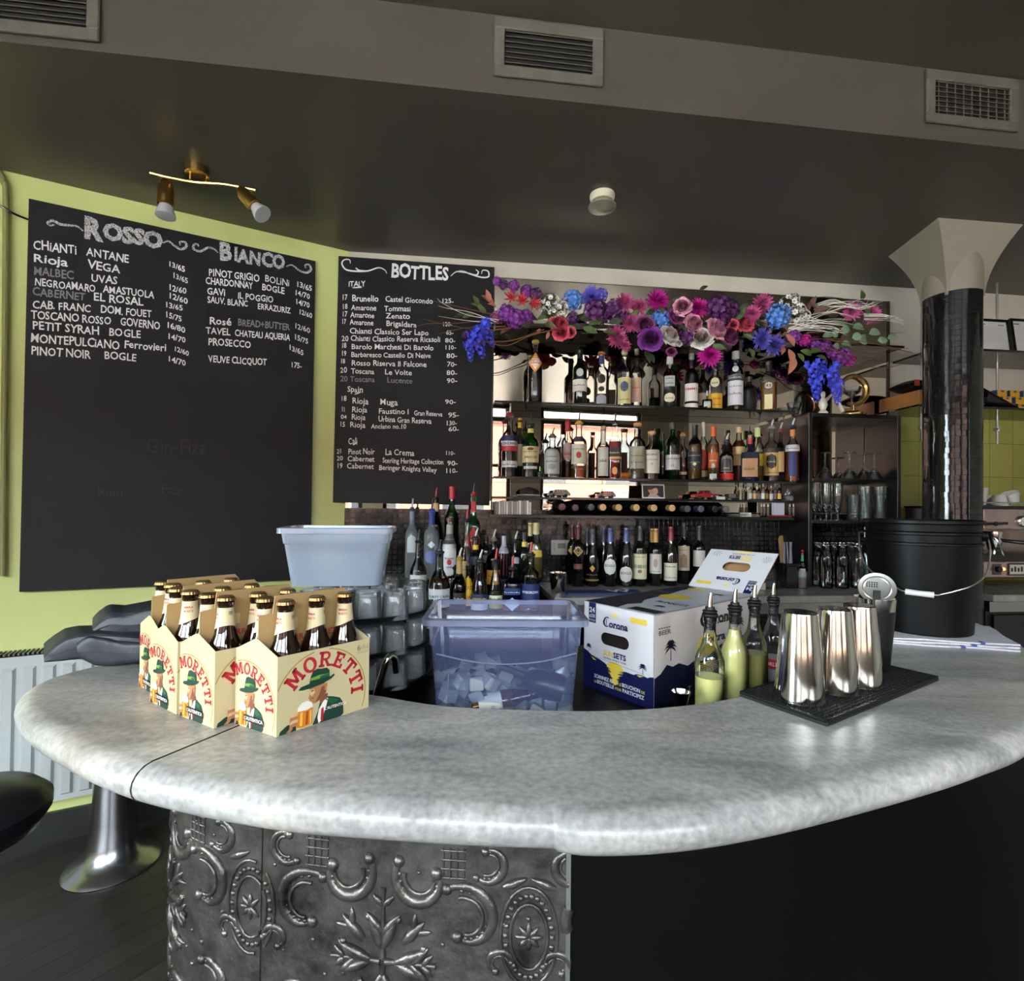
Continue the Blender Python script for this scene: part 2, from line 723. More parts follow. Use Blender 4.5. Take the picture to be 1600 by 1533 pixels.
for k in range(10):
    for (z0, z1) in ((.6, 2.2), (2.9, 4.2)):
        mb = MB()
        x = -14.5 + k * 3.1
        mb.box(x, 0, z0, x + 1.5, .03, z1, dkpane)
        for (x0, x1, c, d) in ((x - .1, x, z0 - .1, z1 + .1), (x + 1.5, x + 1.6, z0 - .1, z1 + .1), (x, x + 1.5, z0 - .1, z0), (x, x + 1.5, z1, z1 + .1)):
            mb.box(x0, 0, c, x1, .08, d, cream)
        mb.build('window', fb, smooth=False)

# --- black skirting on the slanted wall, mosaic strip and green tile on the back wall
mb = MB()
mb.box(0, 0, 0, (A - SIDE_TOP).length, .018, .12, paint_black)
o = mb.build('baseboard_left', smooth=False)
tag(o, kind='structure')
frame(o, SIDE_TOP, LD, LN)


def backx(px, py=780, off=0.0):
    p = on_back(px, py, off)
    return (p - A).dot(BD)


mb = MB()
xm1 = backx(1395)
mb.box(0.0, 0, 0.9, xm1, .012, 1.372, mosaic)
o = mb.build('trim_1', smooth=False)
tag(o, kind='structure')
frame(o, A, BD, BN)
mb = MB()
mb.box(xm1 + .03, 0, 0.9, (BACK_END - A).length, .012, 1.962, green_tile)
o = mb.build('trim_2', smooth=False)
tag(o, kind='structure')
frame(o, A, BD, BN)

# --- mirror behind the bottle shelves
mirror_m = mat('mirror silvering', 'd8c8b8', 0.015, 1.0)
mirror_edge = mat('mirror edge', '2b2119', 0.4)
zt = on_back(1000, 449, .01).z
mx0, mx1 = backx(771, 600, .02), backx(1388, 600, .02)
mt = thing('wall_mirror', 'large frameless mirror behind the glass bottle shelves', 'mirror', A + BN * .002)
mt.rotation_euler.z = atan2(BD.y, BD.x)
mb = MB()
mb.box(mx0, -.012, 1.374, mx1, 0, zt, mirror_m)
mb.build('silvered_panel', mt, smooth=False)
mb = MB()
mb.box(.004, -.012, 1.374, mx0 - .004, 0, 1.42, mirror_m)
mb.build('silvered_strip', mt, smooth=False)
mb = MB()
mb.box(mx0 - .006, -.02, 1.374, mx0, 0, zt + .004, mirror_edge)
mb.box(mx1, -.02, 1.374, mx1 + .008, 0, zt + .004, mirror_edge)
mb.box(mx0, -.016, zt, mx1, 0, zt + .004, mirror_edge)
mb.build('edge_trim', mt, smooth=False)

# --- ventilation grilles in the ceiling step
vent_m = mat('vent paint', '5c554d', 0.5, noise=(20, .2))
vent_in = mat('vent dark inside', '050505', 0.9)
vent_slat = mat('vent slat metal', '8a7c6a', 0.35, 0.5)


def on_soffit(px, py):
    return on_pl(px, py, S0, SN)


def vent(corners, cross, label):
    (x0, y0), (x1, y1) = corners
    p, q = on_soffit(x0, y0), on_soffit(x1, y1)
    u0, u1 = (p - S0).dot(SD), (q - S0).dot(SD)
    z1, z0 = p.z, q.z
    z1 = min(z1, ZU - .012)
    z0 = max(z0, ZC + .015)
    t = thing('air_vent', label, 'vent', S0 + SN * .001 + SD * u0, group='ceiling step vents')
    t.rotation_euler.z = atan2(SD.y, SD.x)
    W = u1 - u0
    f = .035
    mb = MB()
    for (a, b, c, d) in ((0, W, z0, z0 + f), (0, W, z1 - f, z1), (0, f, z0 + f, z1 - f), (W - f, W, z0 + f, z1 - f)):
        mb.box(a, -.012, c, b, 0, d, vent_m)
    mb.build('vent_frame', t, smooth=False, bevel=.003, seg=1)
    mb = MB()
    mb.box(f, -.002, z0 + f, W - f, 0, z1 - f, vent_in)
    mb.build('duct_opening', t, smooth=False)
    ns = 7
    mb = MB()
    for k in range(ns):
        z = z0 + f + (z1 - z0 - 2 * f) * (k + .5) / ns
        mb.hexa([(f, -.011, z - .001), (W - f, -.011, z - .001), (W - f, -.003, z + .004), (f, -.003, z + .004),
                 (f, -.011, z + .001), (W - f, -.011, z + .001), (W - f, -.003, z + .006), (f, -.003, z + .006)], vent_slat)
    if cross:
        for k in range(9):
            x = f + (W - 2 * f) * (k + .5) / 9
            mb.box(x - .0015, -.006, z0 + f, x + .0015, -.0025, z1 - f, vent_slat)
    mb.build('louvre', t, smooth=False)


vent(((772, 30), (941, 139)), False, 'dark painted air vent with horizontal louvres above the bottle shelves')
vent(((1444, 108), (1587, 209)), True, 'air vent with crossed louvres and water stains, above the tiled column')
vent(((-30, -48), (158, 69)), False, 'air vent above the wine list board, cut off by the picture corner')

# --- heat detector on the lower ceiling
p = on_z(941, 305, ZC)
t = thing('heat_detector', 'small round cream heat detector on the dark ceiling', 'detector', (p.x, p.y, ZC))
cm = mat('aged cream plastic', 'c4bda4', 0.4)
mb = MB()
mb.lathe([(0, 0), (.052, 0), (.052, -.012), (.047, -.03), (.0, -.03)], cm, 24)
mb.build('base', t)
mb = MB()
mb.lathe([(0, -.03), (.03, -.03), (.03, -.045), (.058, -.048), (.058, -.053), (.03, -.058), (.018, -.068), (0, -.07)], mat('detector ring', '8f8c78', .35, .3), 24)
mb.build('sensor_ring', t)

# --- tiled column with its flared capital
cx, cyy = 2.122, 2.47
zct = 2.44
t = thing('tiled_column', 'round column clad in black mosaic with flared grey capital, behind the black bucket', 'column', (cx, cyy, 0))
mb = MB()
mb.lathe([(.113, 0), (.113, zct)], mosaic_col, 64)
mb.build('tiled_shaft', t)
mb = MB()
cap_m = mat('capital plaster', '8c8274', 0.55, noise=(3, .1))
K = [V((1.93, 2.63, 0)), V((1.894, 2.275, 0)), V((2.32, 2.32, 0)), V((2.35, 2.67, 0))]
for i in range(4):
    ka, kb = K[i] - V((cx, cyy, 0)), K[(i + 1) % 4] - V((cx, cyy, 0))

    def side(u, v, ka=ka, kb=kb):
        t_ = v ** 1.75
        pa = ka.normalized() * (.119 + (ka.length - .119) * t_)
        pb = kb.normalized() * (.119 + (kb.length - .119) * t_)
        p = pa.lerp(pb, u)
        return (p.x, p.y, zct - .03 + (ZC - zct + .03) * v)
    mb.grid(side, 8, 16, cap_m)
mb.lathe([(.1165, zct - .015), (.1165, ZC)], cap_m, 48)
mb.build('capital', t, angle=0.5)

# --- ceiling spot bar
p0, p1 = on_z(262, 292, ZC), on_z(372, 300, ZC)
pc = on_z(308, 262, ZC)
t = thing('spot_light_bar', 'brass ceiling bar with two spot lamps over the wine list board', 'light', (pc.x, pc.y, ZC))
mb = MB()
mb.lathe([(0, 0), (.042, 0), (.042, -.03), (.039, -.034), (0, -.034)], brass, 32)
mb.build('ceiling_cup', t)


def spot_pt(px, py, z):
    q = on_z(px, py, z)
    return V((q.x - pc.x, q.y - pc.y, z - ZC))


zb = ZC - .055
bar = crom([spot_pt(234, 270, zb), spot_pt(262, 277, zb), spot_pt(306, 285, zb), spot_pt(350, 288, zb), spot_pt(399, 297, zb)], 5)
mb = MB()
mb.tube(bar, .006, brass, 8)
mb.tube([bar[9] , bar[9] + V((0, 0, .03))], .004, brass, 8)
mb.tube([bar[12], bar[12] + V((0, 0, .03))], .004, brass, 8)
mb.build('curved_bar', t)
lamp_glass = mat('reflector lamp glass', 'd4d6dc', 0.2, 0.25)
for (top, dr) in ((spot_pt(259, 281, zb - .01), V((.05, -.05, -1))), (spot_pt(374, 296, zb - .02), V((.8, -.1, -.85)))):
    d = dr.normalized()
    q = d.to_track_quat('Z', 'Y').to_matrix().to_4x4()
    mb = MB()
    mb.tube([top + V((0, 0, .012)), top + d * .01], .004, brass, 8)
    mb.T = Matrix.Translation(top) @ q
    mb.lathe([(0, 0), (.014, .002), (.022, .012), (.027, .03), (.028, .10), (.0, .10)], brass, 24)
    h = mb.build('lamp_holder', t)
    mb = MB()
    mb.T = Matrix.Translation(top) @ q
    mb.lathe([(.014, .10), (.022, .105), (.034, .14), (.035, .147), (.029, .149), (0, .145)], lamp_glass, 24)
    mb.build('lamp', h)

# --- conduit and loose cable at the far end of the slanted wall
mb = MB()
pts = [on_left(-14, 258, .02), on_left(-4, 266, .02), on_left(5, 285, .02), on_left(9, 320, .02), on_left(7, 600, .02), on_left(4, 900, .02)]
mb.tube(crom(pts, 6), .010, mat('painted conduit', '8e8f58', 0.5), 10)
tag(mb.build('conduit'), 'green painted conduit running down the wall beside the wine list board', 'conduit')
mb = MB()
mb.tube(crom([on_left(-25, 306, .036), on_left(0, 321, .036), on_left(22, 334, .03), on_left(44, 343, .012)], 5), .004, black_gloss, 8)
tag(mb.build('cable'), 'thin black cable hanging from the conduit to the wine list board', 'cable')

# --- radiator
rend = on_left(166, 1228, .10)
u1 = (rend - SIDE_TOP).dot(LD)
u0 = u1 - 1.25
zr1, zr0 = on_left(30, 1026, .10).z, on_left(60, 1257, .10).z
rad_m = mat('radiator enamel', 'bec4c4', 0.35)
t = thing('radiator', 'white ribbed panel radiator on the green wall under the wine list board', 'radiator', SIDE_TOP + LD * u0)
t.rotation_euler.z = atan2(LD.y, LD.x)
mb = MB()
mb.box(0, -.10, zr0, u1 - u0, -.085, zr1, rad_m)
mb.box(0, -.045, zr0, u1 - u0, -.03, zr1, rad_m)
k = 0
x = .03
while x < u1 - u0 - .03:
    mb.hexa([(x, -.112, zr0 + .03), (x + .026, -.112, zr0 + .03), (x + .034, -.099, zr0 + .02), (x - .008, -.099, zr0 + .02),
             (x, -.112, zr1 - .05), (x + .026, -.112, zr1 - .05), (x + .034, -.099, zr1 - .04), (x - .008, -.099, zr1 - .04)], rad_m)
    x += .06
mb.build('ribbed_panel', t, smooth=False)
mb = MB()
gr = mat('radiator grille', '6e6a60', 0.4)
mb.box(0, -.10, zr1, u1 - u0, -.03, zr1 + .004, vent_in)
x = 0.0
while x < u1 - u0:
    mb.box(x, -.10, zr1 + .004, x + .006, -.03, zr1 + .012, gr)
    x += .014
mb.build('top_grille', t, smooth=False)
mb = MB()
mb.tube([(u1 - u0 + .002, -.065, zr0 + .05), (u1 - u0 + .05, -.065, zr0 + .05), (u1 - u0 + .05, -.065, 0)], .009, chrome, 8)
mb.build('pipe', t)
# ================================================================== the curved bar
ZB = 0.975
OUT = crom([(-.82, 1.50, 0), (-.93, 1.44, 0), (-1.035, 1.33, 0), (-1.085, 1.2, 0), (-1.045, 1.09, 0), (-.935, .985, 0), (-.78, .885, 0), (-.587, .788, 0),
            (-.361, .722, 0), (-.175, .697, 0), (.043, .683, 0), (.2, .688, 0), (.367, .727, 0), (.609, .812, 0), (.80, .89, 0),
            (.985, .985, 0), (1.25, 1.19, 0), (1.47, 1.43, 0), (1.62, 1.65, 0), (1.74, 1.90, 0)], 14)
INN = crom([(-.78, 1.50, 0), (-.76, 1.44, 0), (-.72, 1.38, 0), (-.64, 1.31, 0), (-.5, 1.205, 0), (-.38, 1.145, 0), (-.277, 1.106, 0), (-.131, 1.055, 0), (.06, 1.038, 0),
            (.2, 1.04, 0), (.34, 1.065, 0), (.487, 1.118, 0), (.62, 1.2, 0), (.75, 1.29, 0), (.88, 1.39, 0), (1.0, 1.49, 0), (1.13, 1.62, 0), (1.25, 1.79, 0), (1.35, 1.95, 0)], 14)
NS = 260
OUTR, LO = resample(OUT, NS)
# pair every outer station with the inner station of the same fraction, sliding so the joints run square to the edge
CONT = [(0, 0), (3, 2), (5, 2.8), (6, 3.6), (7, 4.75), (8, 6), (9, 7), (10, 8), (12, 10.2), (15, 13), (17, 15.3), (19, 18)]


def inner_for(par):
    for (a, b), (c_, d) in zip(CONT, CONT[1:]):
        if a <= par <= c_:
            t = b + (d - b) * (par - a) / (c_ - a)
            k = min(len(INN) - 1.001, t * 14)
            i = int(k)
            return INN[i].lerp(INN[i + 1], k - i)
    return INN[-1]


_cum = [0.0]
for a_, b_ in zip(OUT, OUT[1:]):
    _cum.append(_cum[-1] + (b_ - a_).length)
INNR = []
for k in range(NS + 1):
    want, j = LO * k / NS, 0
    while j < len(_cum) - 2 and _cum[j + 1] < want:
        j += 1
    INNR.append(inner_for(min(19.0, (j + (want - _cum[j]) / max(1e-9, _cum[j + 1] - _cum[j])) / 14)))


def marble():
    m, nt, b, out = newmat('grey white marble')
    tc = nt.nodes.new('ShaderNodeTexCoord')
    mp = nt.nodes.new('ShaderNodeMapping')
    mp.inputs['Rotation'].default_value = (0, 0, radians(-35))
    mp.inputs['Scale'].default_value = (1.0, 3.2, 1.5)
    nt.links.new(tc.outputs['Object'], mp.inputs[0])
    n1 = nt.nodes.new('ShaderNodeTexNoise')
    n1.inputs['Scale'].default_value = 3.0
    n1.inputs['Detail'].default_value = 9
    n1.inputs['Roughness'].default_value = 0.65
    n1.inputs['Distortion'].default_value = 0.6
    nt.links.new(mp.outputs[0], n1.inputs['Vector'])
    r1 = nt.nodes.new('ShaderNodeValToRGB')
    e = r1.color_ramp.elements
    e[0].position, e[0].color = 0.32, (*lin('838281'), 1)
    e[1].position, e[1].color = 0.68, (*lin('c3beb4'), 1)
    x = e.new(0.52)
    x.color = (*lin('a6a4a1'), 1)
    nt.links.new(n1.outputs['Fac'], r1.inputs['Fac'])
    n2 = nt.nodes.new('ShaderNodeTexNoise')
    n2.inputs['Scale'].default_value = 85
    n2.inputs['Detail'].default_value = 6
    nt.links.new(tc.outputs['Object'], n2.inputs['Vector'])
    mx = nt.nodes.new('ShaderNodeMixRGB')
    mx.blend_type = 'SOFT_LIGHT'
    mx.inputs[0].default_value = 0.95
    nt.links.new(r1.outputs[0], mx.inputs[1])
    nt.links.new(n2.outputs['Fac'], mx.inputs[2])
    n3 = nt.nodes.new('ShaderNodeTexNoise')
    n3.inputs['Scale'].default_value = 2.1
    n3.inputs['Detail'].default_value = 4
    nt.links.new(tc.outputs['Object'], n3.inputs['Vector'])
    r3 = nt.nodes.new('ShaderNodeValToRGB')
    r3.color_ramp.elements[0].position = 0.55
    r3.color_ramp.elements[0].color = (0, 0, 0, 1)
    r3.color_ramp.elements[1].position = 0.8
    r3.color_ramp.elements[1].color = (.5, .5, .5, 1)
    nt.links.new(n3.outputs['Fac'], r3.inputs['Fac'])
    m2 = nt.nodes.new('ShaderNodeMixRGB')
    m2.inputs[2].default_value = (*lin('b59f7c'), 1)
    nt.links.new(r3.outputs[0], m2.inputs[0])
    nt.links.new(mx.outputs[0], m2.inputs[1])
    nt.links.new(m2.outputs[0], b.inputs['Base Color'])
    b.inputs['Roughness'].default_value = 0.31
    bp = nt.nodes.new('ShaderNodeBump')
    bp.inputs['Strength'].default_value = 0.06
    bp.inputs['Distance'].default_value = 0.003
    n4 = nt.nodes.new('ShaderNodeTexNoise')
    n4.inputs['Scale'].default_value = 45
    n4.inputs['Detail'].default_value = 5
    nt.links.new(tc.outputs['Object'], n4.inputs['Vector'])
    nt.links.new(n4.outputs['Fac'], bp.inputs['Height'])
    nt.links.new(bp.outputs['Normal'], b.inputs['Normal'])
    return m


marble_m = marble()
bar = thing('bar_counter', 'curved bar with thick marble top and embossed tin front', 'bar', (0, 0, 0))
TH = .058


def slab(i0, i1, proud=0.0, round0=False, round1=False, up=0.0):
    mb = MB()
    rings = []
    R = TH / 2
    for i in range(i0, i1 + 1):
        o, q = OUTR[i], INNR[i]
        tn = (OUTR[min(i + 1, NS)] - OUTR[max(i - 1, 0)]).normalized()
        nn = V((tn.y, -tn.x, 0))
        ed = 0.0
        for (flag, k) in ((round0, i - i0), (round1, i1 - i)):
            if flag and k < 4:
                ed = max(ed, (1 - sqrt(1 - ((4 - k) / 4) ** 2)) * R * .8)
        o = o + nn * (proud - ed)
        pr = []
        pr.append(q + V((0, 0, ZB - .006)))
        pr.append(q + nn * .004 + V((0, 0, ZB)))
        for k in (.15, .4, .65, .85):
            pr.append(q.lerp(o - nn * (R * 1.1), k) + V((0, 0, ZB)))
        for k in range(11):
            a = pi / 2 - pi * k / 10
            pr.append(o - nn * (R * 1.1) + nn * (R * 1.1 * cos(a)) + V((0, 0, ZB - R + R * sin(a))))
        pr.append(q + V((0, 0, ZB - TH)))
        rings.append(pr)
    k = len(rings[0])
    vs = [p + V((0, 0, up)) for r in rings for p in r]
    fs = []
    for i in range(len(rings) - 1):
        for j in range(k):
            jj = (j + 1) % k
            fs.append((i * k + j, i * k + jj, (i + 1) * k + jj, (i + 1) * k + j))
    fs.append(tuple(range(k)))
    fs.append(tuple((len(rings) - 1) * k + j for j in range(k - 1, -1, -1)))
    mb.add(vs, fs, marble_m)
    return mb.build('marble_slab', bar, angle=.9)


def near(px, py, z=ZB):
    p = on_z(px, py, z)
    return min(range(NS + 1), key=lambda i: (OUTR[i] - V((p.x, p.y, 0))).length)


j1 = near(206, 1205)
j2 = near(846, 1290, .95)
slab(0, j1)
slab(j1, j2 + 5)
slab(j2, NS, proud=.014, round0=True, up=.0004)
mb = MB()
sm = mat('joint grime', '2a231c', .9)
o, q = OUTR[j1], INNR[j1]
tn = (OUTR[j1 + 1] - OUTR[j1 - 1]).normalized()
nn = V((tn.y, -tn.x, 0))
R = TH / 2
pth = [q + V((0, 0, ZB))] + [q.lerp(o - nn * R * 1.1, k) + V((0, 0, ZB)) for k in (.3, .6, 1)]
pth += [o - nn * (R * 1.1) + nn * (R * 1.1 * cos(a)) + V((0, 0, ZB - R + R * sin(a))) for a in [pi / 2 - pi * k / 8 for k in range(1, 8)]]
mb.tube(pth, .0016, sm, 6)
mb.build('joint', bar)

# front cladding, set back under the marble
BASE = crom([(-.66, 1.34, 0), (-.69, 1.25, 0), (-.685, 1.12, 0), (-.655, 1.015, 0), (-.59, .925, 0), (-.48, .868, 0), (-.33, .835, 0), (-.15, .812, 0), (0, .80, 0), (.095, .797, 0)], 16)
BLK = crom([(.095, .797, 0), (.3, .815, 0), (.6, .88, 0), (.92, 1.0, 0), (1.26, 1.24, 0), (1.5, 1.5, 0), (1.62, 1.8, 0)], 14)
tin_m, nt, bb, outn = newmat('embossed tin')
tc = nt.nodes.new('ShaderNodeTexCoord')
n1 = nt.nodes.new('ShaderNodeTexNoise')
n1.inputs['Scale'].default_value = 14
n1.inputs['Detail'].default_value = 8
n1.inputs['Roughness'].default_value = .7
nt.links.new(tc.outputs['Object'], n1.inputs['Vector'])
r1 = nt.nodes.new('ShaderNodeValToRGB')
r1.color_ramp.elements[0].position = .3
r1.color_ramp.elements[0].color = (*lin('262321'), 1)
r1.color_ramp.elements[1].position = .7
r1.color_ramp.elements[1].color = (*lin('726e69'), 1)
nt.links.new(n1.outputs['Fac'], r1.inputs['Fac'])
nt.links.new(r1.outputs[0], bb.inputs['Base Color'])
bb.inputs['Metallic'].default_value = .75
bb.inputs['Roughness'].default_value = .34
bp = nt.nodes.new('ShaderNodeBump')
bp.inputs['Strength'].default_value = .6
bp.inputs['Distance'].default_value = .004
n2 = nt.nodes.new('ShaderNodeTexNoise')
n2.inputs['Scale'].default_value = 60
n2.inputs['Detail'].default_value = 4
nt.links.new(tc.outputs['Object'], n2.inputs['Vector'])
nt.links.new(n2.outputs['Fac'], bp.inputs['Height'])
nt.links.new(bp.outputs['Normal'], bb.inputs['Normal'])

BR, LB = resample(BASE, 200)
SEAM = near_s = None
tgt = on_y(407, 1400, .86)
i_seam = min(range(201), key=lambda i: abs(BR[i].x / BR[i].y - tgt.x / tgt.y) + (0 if i > 90 else 9))
s_seam = LB * i_seam / 200


def surf(s, z, h=0.0):
    t = max(0, min(.9999, s / LB)) * 200
    i = int(t)
    p = BR[i].lerp(BR[i + 1], t - i)
    tn = (BR[min(200, i + 1)] - BR[max(0, i - 1)]).normalized()
    nn = V((tn.y, -tn.x, 0))
    return p + nn * h + V((0, 0, z))


ZT = ZB - TH - .001
for (a, b) in ((0, s_seam - .0015), (s_seam + .0015, LB)):
    mb = MB()

    def sh(u, v):
        return surf(a + (b - a) * u, .09 + (ZT - .09) * v)
    mb.grid(sh, 60, 8, tin_m)

    def tubeh(pts, r, h=0.0):
        P = [surf(s_, z_, h) for (s_, z_) in pts]
        mb.tube(P, r, tin_m, 7)

    def bead(s_, z_, r, k=.7):
        if a < s_ < b:
            p = surf(s_, z_, -r * .25)
            mb.ball(p, (r * .85, r * .85, r * .85), tin_m, 8, 6)

    def spiral(c, r, a0, a1, tail=1.2, w=.008, sgn=1):
        pts, rs = [], []
        nsp = 26
        for k in range(nsp + 1):
            t_ = k / nsp
            an = a0 + (a1 - a0) * t_
            rr = r * (1 - .45 * t_ * t_)
            pts.append((c[0] + sgn * rr * cos(an), c[1] + rr * sin(an)))
            rs.append(w * .8 * (.45 + .9 * sin(pi * min(1, t_ * .9 + .1))))
        ok = [(p_, r_) for p_, r_ in zip(pts, rs) if a < p_[0] < b and .1 < p_[1] < ZT]
        if len(ok) > 3:
            tubeh([p_ for p_, _ in ok], [r_ for _, r_ in ok], -w * .3)
            inner = [(c[0] + (p_[0] - c[0]) * .66, c[1] + (p_[1] - c[1]) * .66) for p_, _ in ok[2:-3]]
            if len(inner) > 3:
                tubeh(inner, [w * .38] * len(inner))
            for p_, _ in ok[3:-2:2]:
                bead(c[0] + (p_[0] - c[0]) * .85, c[1] + (p_[1] - c[1]) * .85, w * .5)
        e = pts[-1]
        if a < e[0] < b and .1 < e[1] < ZT:
            bead(e[0], e[1], w * 1.35)
        e = pts[0]
        if a < e[0] < b and .1 < e[1] < ZT:
            bead(e[0], e[1], w * 1.2)

    def leaf(s_, z_, an, L, w):
        pts = [(s_ + cos(an) * L * t_, z_ + sin(an) * L * t_) for t_ in (0, .15, .35, .6, .85, 1)]
        rs = [w * .5, w * .8, w, w * .9, w * .55, w * .15]
        if all(a < p_[0] < b and .1 < p_[1] < ZT for p_ in pts):
            tubeh(pts, rs)

    sc0 = s_seam + .21                       # centre of the cross motif
    P_ = .46
    u = .000425
    for cell in (-2, -1, 0, 1):
        for row in (.665, .21):
            cs = sc0 + cell * P_
            cz = row
            # foliate cross
            for k in range(4):
                an = k * pi / 2 + pi / 2
                L = .115 if k % 2 == 0 else .085
                pts = [(cs + cos(an) * L * t_, cz + sin(an) * L * t_) for t_ in (.05, .3, .6, .85, 1)]
                if all(a < p_[0] < b and .1 < p_[1] < ZT for p_ in pts):
                    tubeh(pts, [.006, .004, .0035, .003, .005])
                for sg in (-1, 1):
                    leaf(cs + cos(an) * L * .75, cz + sin(an) * L * .75, an + sg * .8, .024, .0055)
                    leaf(cs + cos(an) * .02, cz + sin(an) * .02, an + sg * .42, .055, .009)
                    leaf(cs + cos(an) * .045, cz + sin(an) * .045, an + sg * .75, .04, .007)
                    bead(cs + cos(an + sg * .35) * .07, cz + sin(an + sg * .35) * .07, .008)
                leaf(cs + cos(an + pi / 4) * .045, cz + sin(an + pi / 4) * .045, an + pi / 4, .05, .009)
                for sg in (-1, 1):
                    leaf(cs + cos(an + pi / 4) * .07, cz + sin(an + pi / 4) * .07, an + pi / 4 + sg * .7, .03, .0055)
            # pairs of C scrolls above, and larger ones either side
            for sg in (-1, 1):
                spiral((cs + sg * .062, cz + .135), .044, 2.6, 6.6, w=.0105, sgn=sg)
                spiral((cs + sg * .128, cz + .075), .052, 2.1, -1.9, w=.0095, sgn=sg)
                spiral((cs + sg * .165, cz + .165), .030, -2.2, 1.8, w=.007, sgn=sg)
                spiral((cs + sg * .135, cz - .085), .050, -2.3, 1.9, w=.009, sgn=sg)
                spiral((cs + sg * .055, cz - .15), .036, -2.6, -6.4, w=.008, sgn=sg)
                for i in range(4):               # lattice
                    x_ = cs + sg * (.095 + i * .011)
                    pts = [(x_, cz + .135), (x_, cz + .16), (x_, cz + .185)]
                    if all(a < p_[0] < b and p_[1] < ZT for p_ in pts):
                        tubeh(pts, .0022)
                for i in range(4):
                    z_ = cz + .138 + i * .014
                    pts = [(cs + sg * .092, z_), (cs + sg * .11, z_), (cs + sg * .131, z_)]
                    if all(a < p_[0] < b and p_[1] < ZT for p_ in pts):
                        tubeh(pts, .0022)
                spiral((cs + sg * .185, cz + .01), .022, 0, 4.2, w=.006, sgn=sg)
                leaf(cs + sg * .19, cz + .13, -1.2 * sg + pi / 2, .04, .007)
            # beaded ring on the cell edge
            rs_ = cs + P_ / 2
            for k in range(26):
                an = 2 * pi * k / 26
                bead(rs_ + .036 * cos(an), cz + .055 + .062 * sin(an), .006)
            for rr in (.8, 1.22):
                pts = [(rs_ + .036 * rr * cos(2 * pi * k / 28), cz + .055 + .062 * rr * sin(2 * pi * k / 28)) for k in range(29)]
                seg = []
                for p_ in pts:
                    if a < p_[0] < b:
                        seg.append(p_)
                    else:
                        if len(seg) > 2:
                            tubeh(seg, .0032)
                        seg = []
                if len(seg) > 2:
                    tubeh(seg, .0032)
            for k in range(8):
                leaf(rs_, cz + .055, k * pi / 4, .022, .005)
            random.seed(int(cs * 1000) + int(cz * 100))
            for k in range(26):
                bead(cs + random.uniform(-.23, .23), cz + random.uniform(-.22, .24), random.uniform(.003, .006))
    mb.build('tin_panel', bar, angle=1.2)
mb = MB()
blk_m = mat('black bar panel', '050506', 0.5, spec=.1, noise=(3, .3))
KB, LK = resample(BLK, 60)


def bk(u, v):
    t_ = min(59.999, u * 60)
    i = int(t_)
    p = KB[i].lerp(KB[i + 1], t_ - i)
    return (p.x, p.y, .0 + ZT * v)


mb.grid(bk, 60, 2, blk_m)
mb.box(.090, .794, 0, .097, .80, ZT, steel)
mb.build('black_panel', bar)
mb = MB()
KK, _ = resample(BASE, 40)
mb.grid(lambda u, v: (KK[int(u * 40)].x, KK[int(u * 40)].y - .012, .09 * v), 40, 1, blk_m)
mb.build('plinth', bar)

# inner working shelf behind the marble
ZW = .84
wk = mat('dark work shelf', '121113', 0.4, spec=.3, noise=(8, .3))
mb = MB()
ins = [INNR[i] for i in range(14, NS - 4, 4)]
outw = [(1.52, 1.78), (1.3, 1.95), (1.05, 2.08), (.3, 2.06), (.05, 1.86), (-.55, 1.80), (-.74, 1.62)]
ip = []
for k, p in enumerate(ins):
    ip.append((p.x, p.y + .004))
mb.prism(ip + outw[1:], ZW - .03, ZW, wk)
mb.build('work_shelf', bar, smooth=False)
mb = MB()
mb.prism([(-.52, 1.24), (.3, 1.10), (1.0, 1.55), (1.1, 1.95), (.3, 1.95), (-.5, 1.72)], 0, ZW - .03, paint_black)
mb.build('under_shelf_cabinet', bar, smooth=False)

# --- stools
seat_m = mat('black vinyl', '15161b', 0.32, bump=(90, .05))


def stool(px, py, name_lab, loc):
    t = thing('bar_stool', name_lab, 'stool', loc, group='fixed bar stools')
    mb = MB()
    mb.lathe([(0, 0), (.155, 0), (.157, .006), (.15, .014), (.12, .028), (.092, .055), (.078, .10), (.071, .18), (.064, .40), (.06, .60), (0, .60)], mat('worn aluminium', 'b4b4b8', .25, 1.0), 40)
    mb.build('pedestal', t)
    mb = MB()
    mb.lathe([(0, .60), (.13, .605), (.165, .625), (.185, .66), (.185, .685), (.16, .71), (.09, .724), (0, .727)], seat_m, 40)
    mb.build('seat', t)
    return t


p = on_z(177, 1349, 0)
stool(0, 0, 'bar stool whose flared chrome pedestal stands in front of the radiator', (p.x, p.y, 0))
stool(0, 0, 'black padded bar stool showing only its seat edge below the marble', (-1.335, 1.235, -.055))
# ================================================================== chalk boards
board_m = mat('chalkboard', '131317', 0.6, spec=.3, noise=(2.2, .22), bump=(30, .03))
board_edge = mat('board edge', '141416', 0.6)


def chalk(name, k, mottled):
    m, nt, b, out = newmat(name)
    c = tuple(x * k for x in (0.86, 0.86, 0.88))
    b.inputs['Base Color'].default_value = (*c, 1)
    b.inputs['Roughness'].default_value = 0.9
    if mottled:
        tc = nt.nodes.new('ShaderNodeTexCoord')
        no = nt.nodes.new('ShaderNodeTexNoise')
        no.inputs['Scale'].default_value = 380
        no.inputs['Detail'].default_value = 5
        nt.links.new(tc.outputs['Object'], no.inputs['Vector'])
        r = nt.nodes.new('ShaderNodeValToRGB')
        r.color_ramp.elements[0].position = .42 - mottled * .02
        r.color_ramp.elements[1].position = .42 + mottled * .2
        nt.links.new(no.outputs['Fac'], r.inputs['Fac'])
        nt.links.new(r.outputs[0], b.inputs['Alpha'])
    MATS[name] = m
    return m


